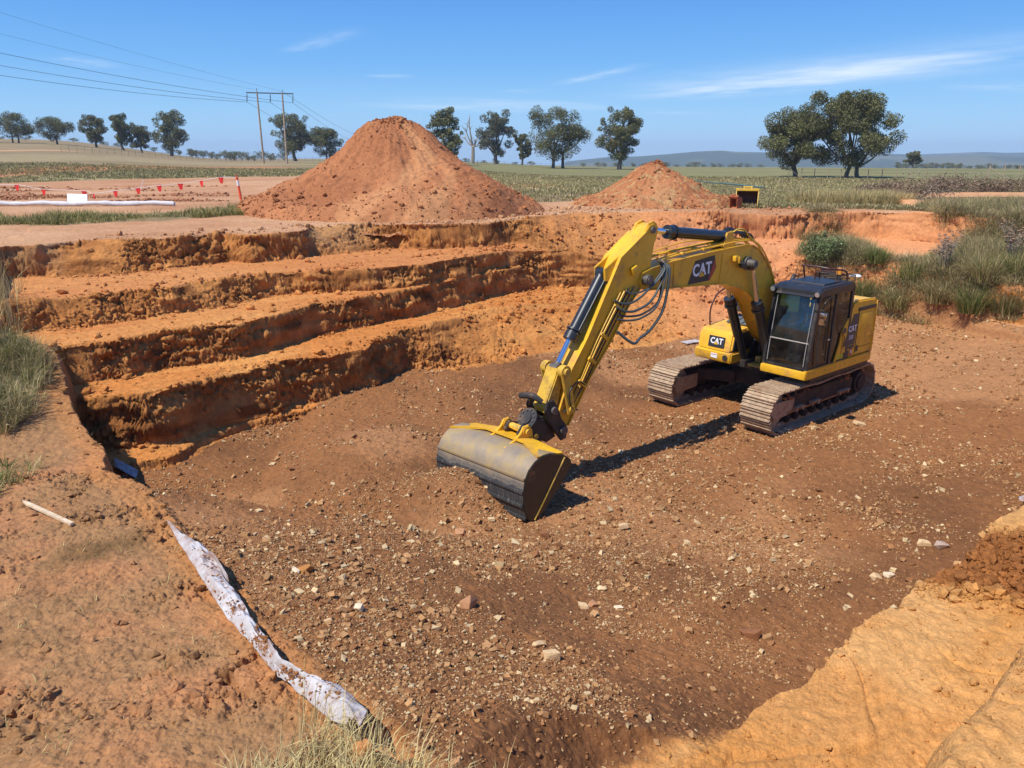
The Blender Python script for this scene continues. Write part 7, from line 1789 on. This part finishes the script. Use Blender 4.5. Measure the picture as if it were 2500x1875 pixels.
def world_nodes():
    nt = w.node_tree; N = nt.nodes; L = nt.links; bg = N['Background']
    sky = N.new('ShaderNodeTexSky'); sky.sky_type = 'NISHITA'; sky.sun_disc = False
    sky.sun_elevation = SUN_EL; sky.sun_rotation = SUN_AZ; sky.altitude = 300; sky.air_density = 1.0; sky.dust_density = .3; sky.ozone_density = 2.5
    tc = N.new('ShaderNodeTexCoord'); sep = N.new('ShaderNodeSeparateXYZ'); L.new(tc.outputs['Generated'], sep.inputs[0])
    def math_(op, a, b=None, c=None, clamp=False):
        n = N.new('ShaderNodeMath'); n.operation = op; n.use_clamp = clamp
        for k, v in enumerate((a, b, c)):
            if v is None: continue
            if isinstance(v, (int, float)): n.inputs[k].default_value = v
            else: L.new(v, n.inputs[k])
        return n.outputs[0]
    hs_ = N.new('ShaderNodeHueSaturation'); hs_.inputs['Saturation'].default_value = 1.32; hs_.inputs['Value'].default_value = 1.0; hs_.inputs['Hue'].default_value = .5
    L.new(sky.outputs[0], hs_.inputs['Color'])
    el = math_('ARCSINE', sep.outputs[2]); ef = math_('DIVIDE', el, PI/2, clamp=True)
    cr = N.new('ShaderNodeValToRGB'); L.new(ef, cr.inputs[0]); E_ = cr.color_ramp.elements
    def S_(c): return tuple(float(v) for v in srgb(*c))+(1,)
    E_[0].position = 0; E_[0].color = S_((166,208,246)); E_[1].position = 1; E_[1].color = S_((34,84,178))
    for p_, c_ in ((.03, (146,201,248)), (.065, (112,178,243)), (.115, (88,155,234)), (.25, (70,135,222))):
        q_ = E_.new(p_); q_.color = S_(c_)
    gm_ = N.new('ShaderNodeMix'); gm_.data_type = 'RGBA'; gm_.blend_type = 'MULTIPLY'; gm_.inputs[0].default_value = 1; L.new(cr.outputs[0], gm_.inputs[6]); gm_.inputs[7].default_value = (1/.105,)*3+(1,)
    gx_ = N.new('ShaderNodeMix'); gx_.data_type = 'RGBA'; gx_.inputs[0].default_value = .88; L.new(hs_.outputs[0], gx_.inputs[6]); L.new(gm_.outputs[2], gx_.inputs[7])
    # thin cirrus on a plane high above: project the direction to z = 1
    zz = math_('MAXIMUM', sep.outputs[2], .02)
    gx = math_('DIVIDE', sep.outputs[0], zz); gy = math_('DIVIDE', sep.outputs[1], zz)
    # streaks run along u (right) with a slight rise
    def streak(cx, cy, ang, ls, ws, len_, wid, seed, amt):
        ca, sa = math.cos(ang), math.sin(ang)
        dx = math_('SUBTRACT', gx, cx); dy = math_('SUBTRACT', gy, cy)
        u = math_('ADD', math_('MULTIPLY', dx, ca), math_('MULTIPLY', dy, sa))
        v = math_('SUBTRACT', math_('MULTIPLY', dy, ca), math_('MULTIPLY', dx, sa))
        cb = N.new('ShaderNodeCombineXYZ'); L.new(math_('MULTIPLY', u, ls), cb.inputs[0]); L.new(math_('MULTIPLY', v, ws), cb.inputs[1]); cb.inputs[2].default_value = seed
        n = N.new('ShaderNodeTexNoise'); n.inputs['Scale'].default_value = 1; n.inputs['Detail'].default_value = 6; n.inputs['Roughness'].default_value = .6; L.new(cb.outputs[0], n.inputs['Vector'])
        eu = math_('POWER', 2.718, math_('MULTIPLY', math_('POWER', math_('ABSOLUTE', math_('DIVIDE', u, len_)), 4.0), -1.0))
        ev = math_('POWER', 2.718, math_('MULTIPLY', math_('POWER', math_('ABSOLUTE', math_('DIVIDE', v, wid)), 2.0), -1.0))
        nn = math_('MULTIPLY', math_('SUBTRACT', n.outputs['Fac'], .32), 2.6, clamp=True)
        return math_('MULTIPLY', math_('MULTIPLY', math_('MULTIPLY', eu, ev), nn), amt*1.5)
    def skypt(u, v):
        x = (u-1250)/FPX; yd = (v-937.5)/FPX; return x/-(SP+yd*CP), (CP-yd*SP)/-(SP+yd*CP)
    tot = None
    for (u0, v0, u1, v1, wid_px, amt, seed) in [(1640,236,2640,100,26,.60,1.),(1650,215,2300,150,26,.22,9.),(1375,205,1560,160,7,.28,2.),(1050,268,1420,250,16,.30,3.),(715,125,860,75,13,.22,4.),(160,138,255,165,14,.20,5.),(905,187,1000,185,4,.22,6.),(1600,278,1690,272,5,.2,7.),(1230,220,1330,225,5,.12,7.5),(2350,220,2600,205,12,.16,8.)]:
        a = skypt(u0, v0); b = skypt(u1, v1); cx, cy = (a[0]+b[0])/2, (a[1]+b[1])/2
        L_ = math.hypot(b[0]-a[0], b[1]-a[1])/2; ang = math.atan2(b[1]-a[1], b[0]-a[0])
        c = skypt((u0+u1)/2, (v0+v1)/2+wid_px); W_ = abs(-(c[0]-cx)*math.sin(ang)+(c[1]-cy)*math.cos(ang))
        s = streak(cx, cy, ang, 1.6/L_, .8/W_, L_, W_, seed, amt)
        tot = s if tot is None else math_('ADD', tot, s)
    tot = math_('MINIMUM', tot, .8)
    mx = N.new('ShaderNodeMix'); mx.data_type = 'RGBA'; L.new(tot, mx.inputs[0]); L.new(gx_.outputs[2], mx.inputs[6]); mx.inputs[7].default_value = (8.2, 9.0, 9.8, 1)
    L.new(mx.outputs[2], bg.inputs['Color'])
    bg.inputs['Strength'].default_value = .105
world_nodes()
SC.view_settings.view_transform = 'Standard'; SC.view_settings.look = 'None'; SC.view_settings.exposure = .14; SC.view_settings.gamma = 1
SC.cycles.max_bounces = 6; SC.cycles.transparent_max_bounces = 16; SC.cycles.diffuse_bounces = 3; SC.cycles.glossy_bounces = 3
SC.cycles.use_denoising = True
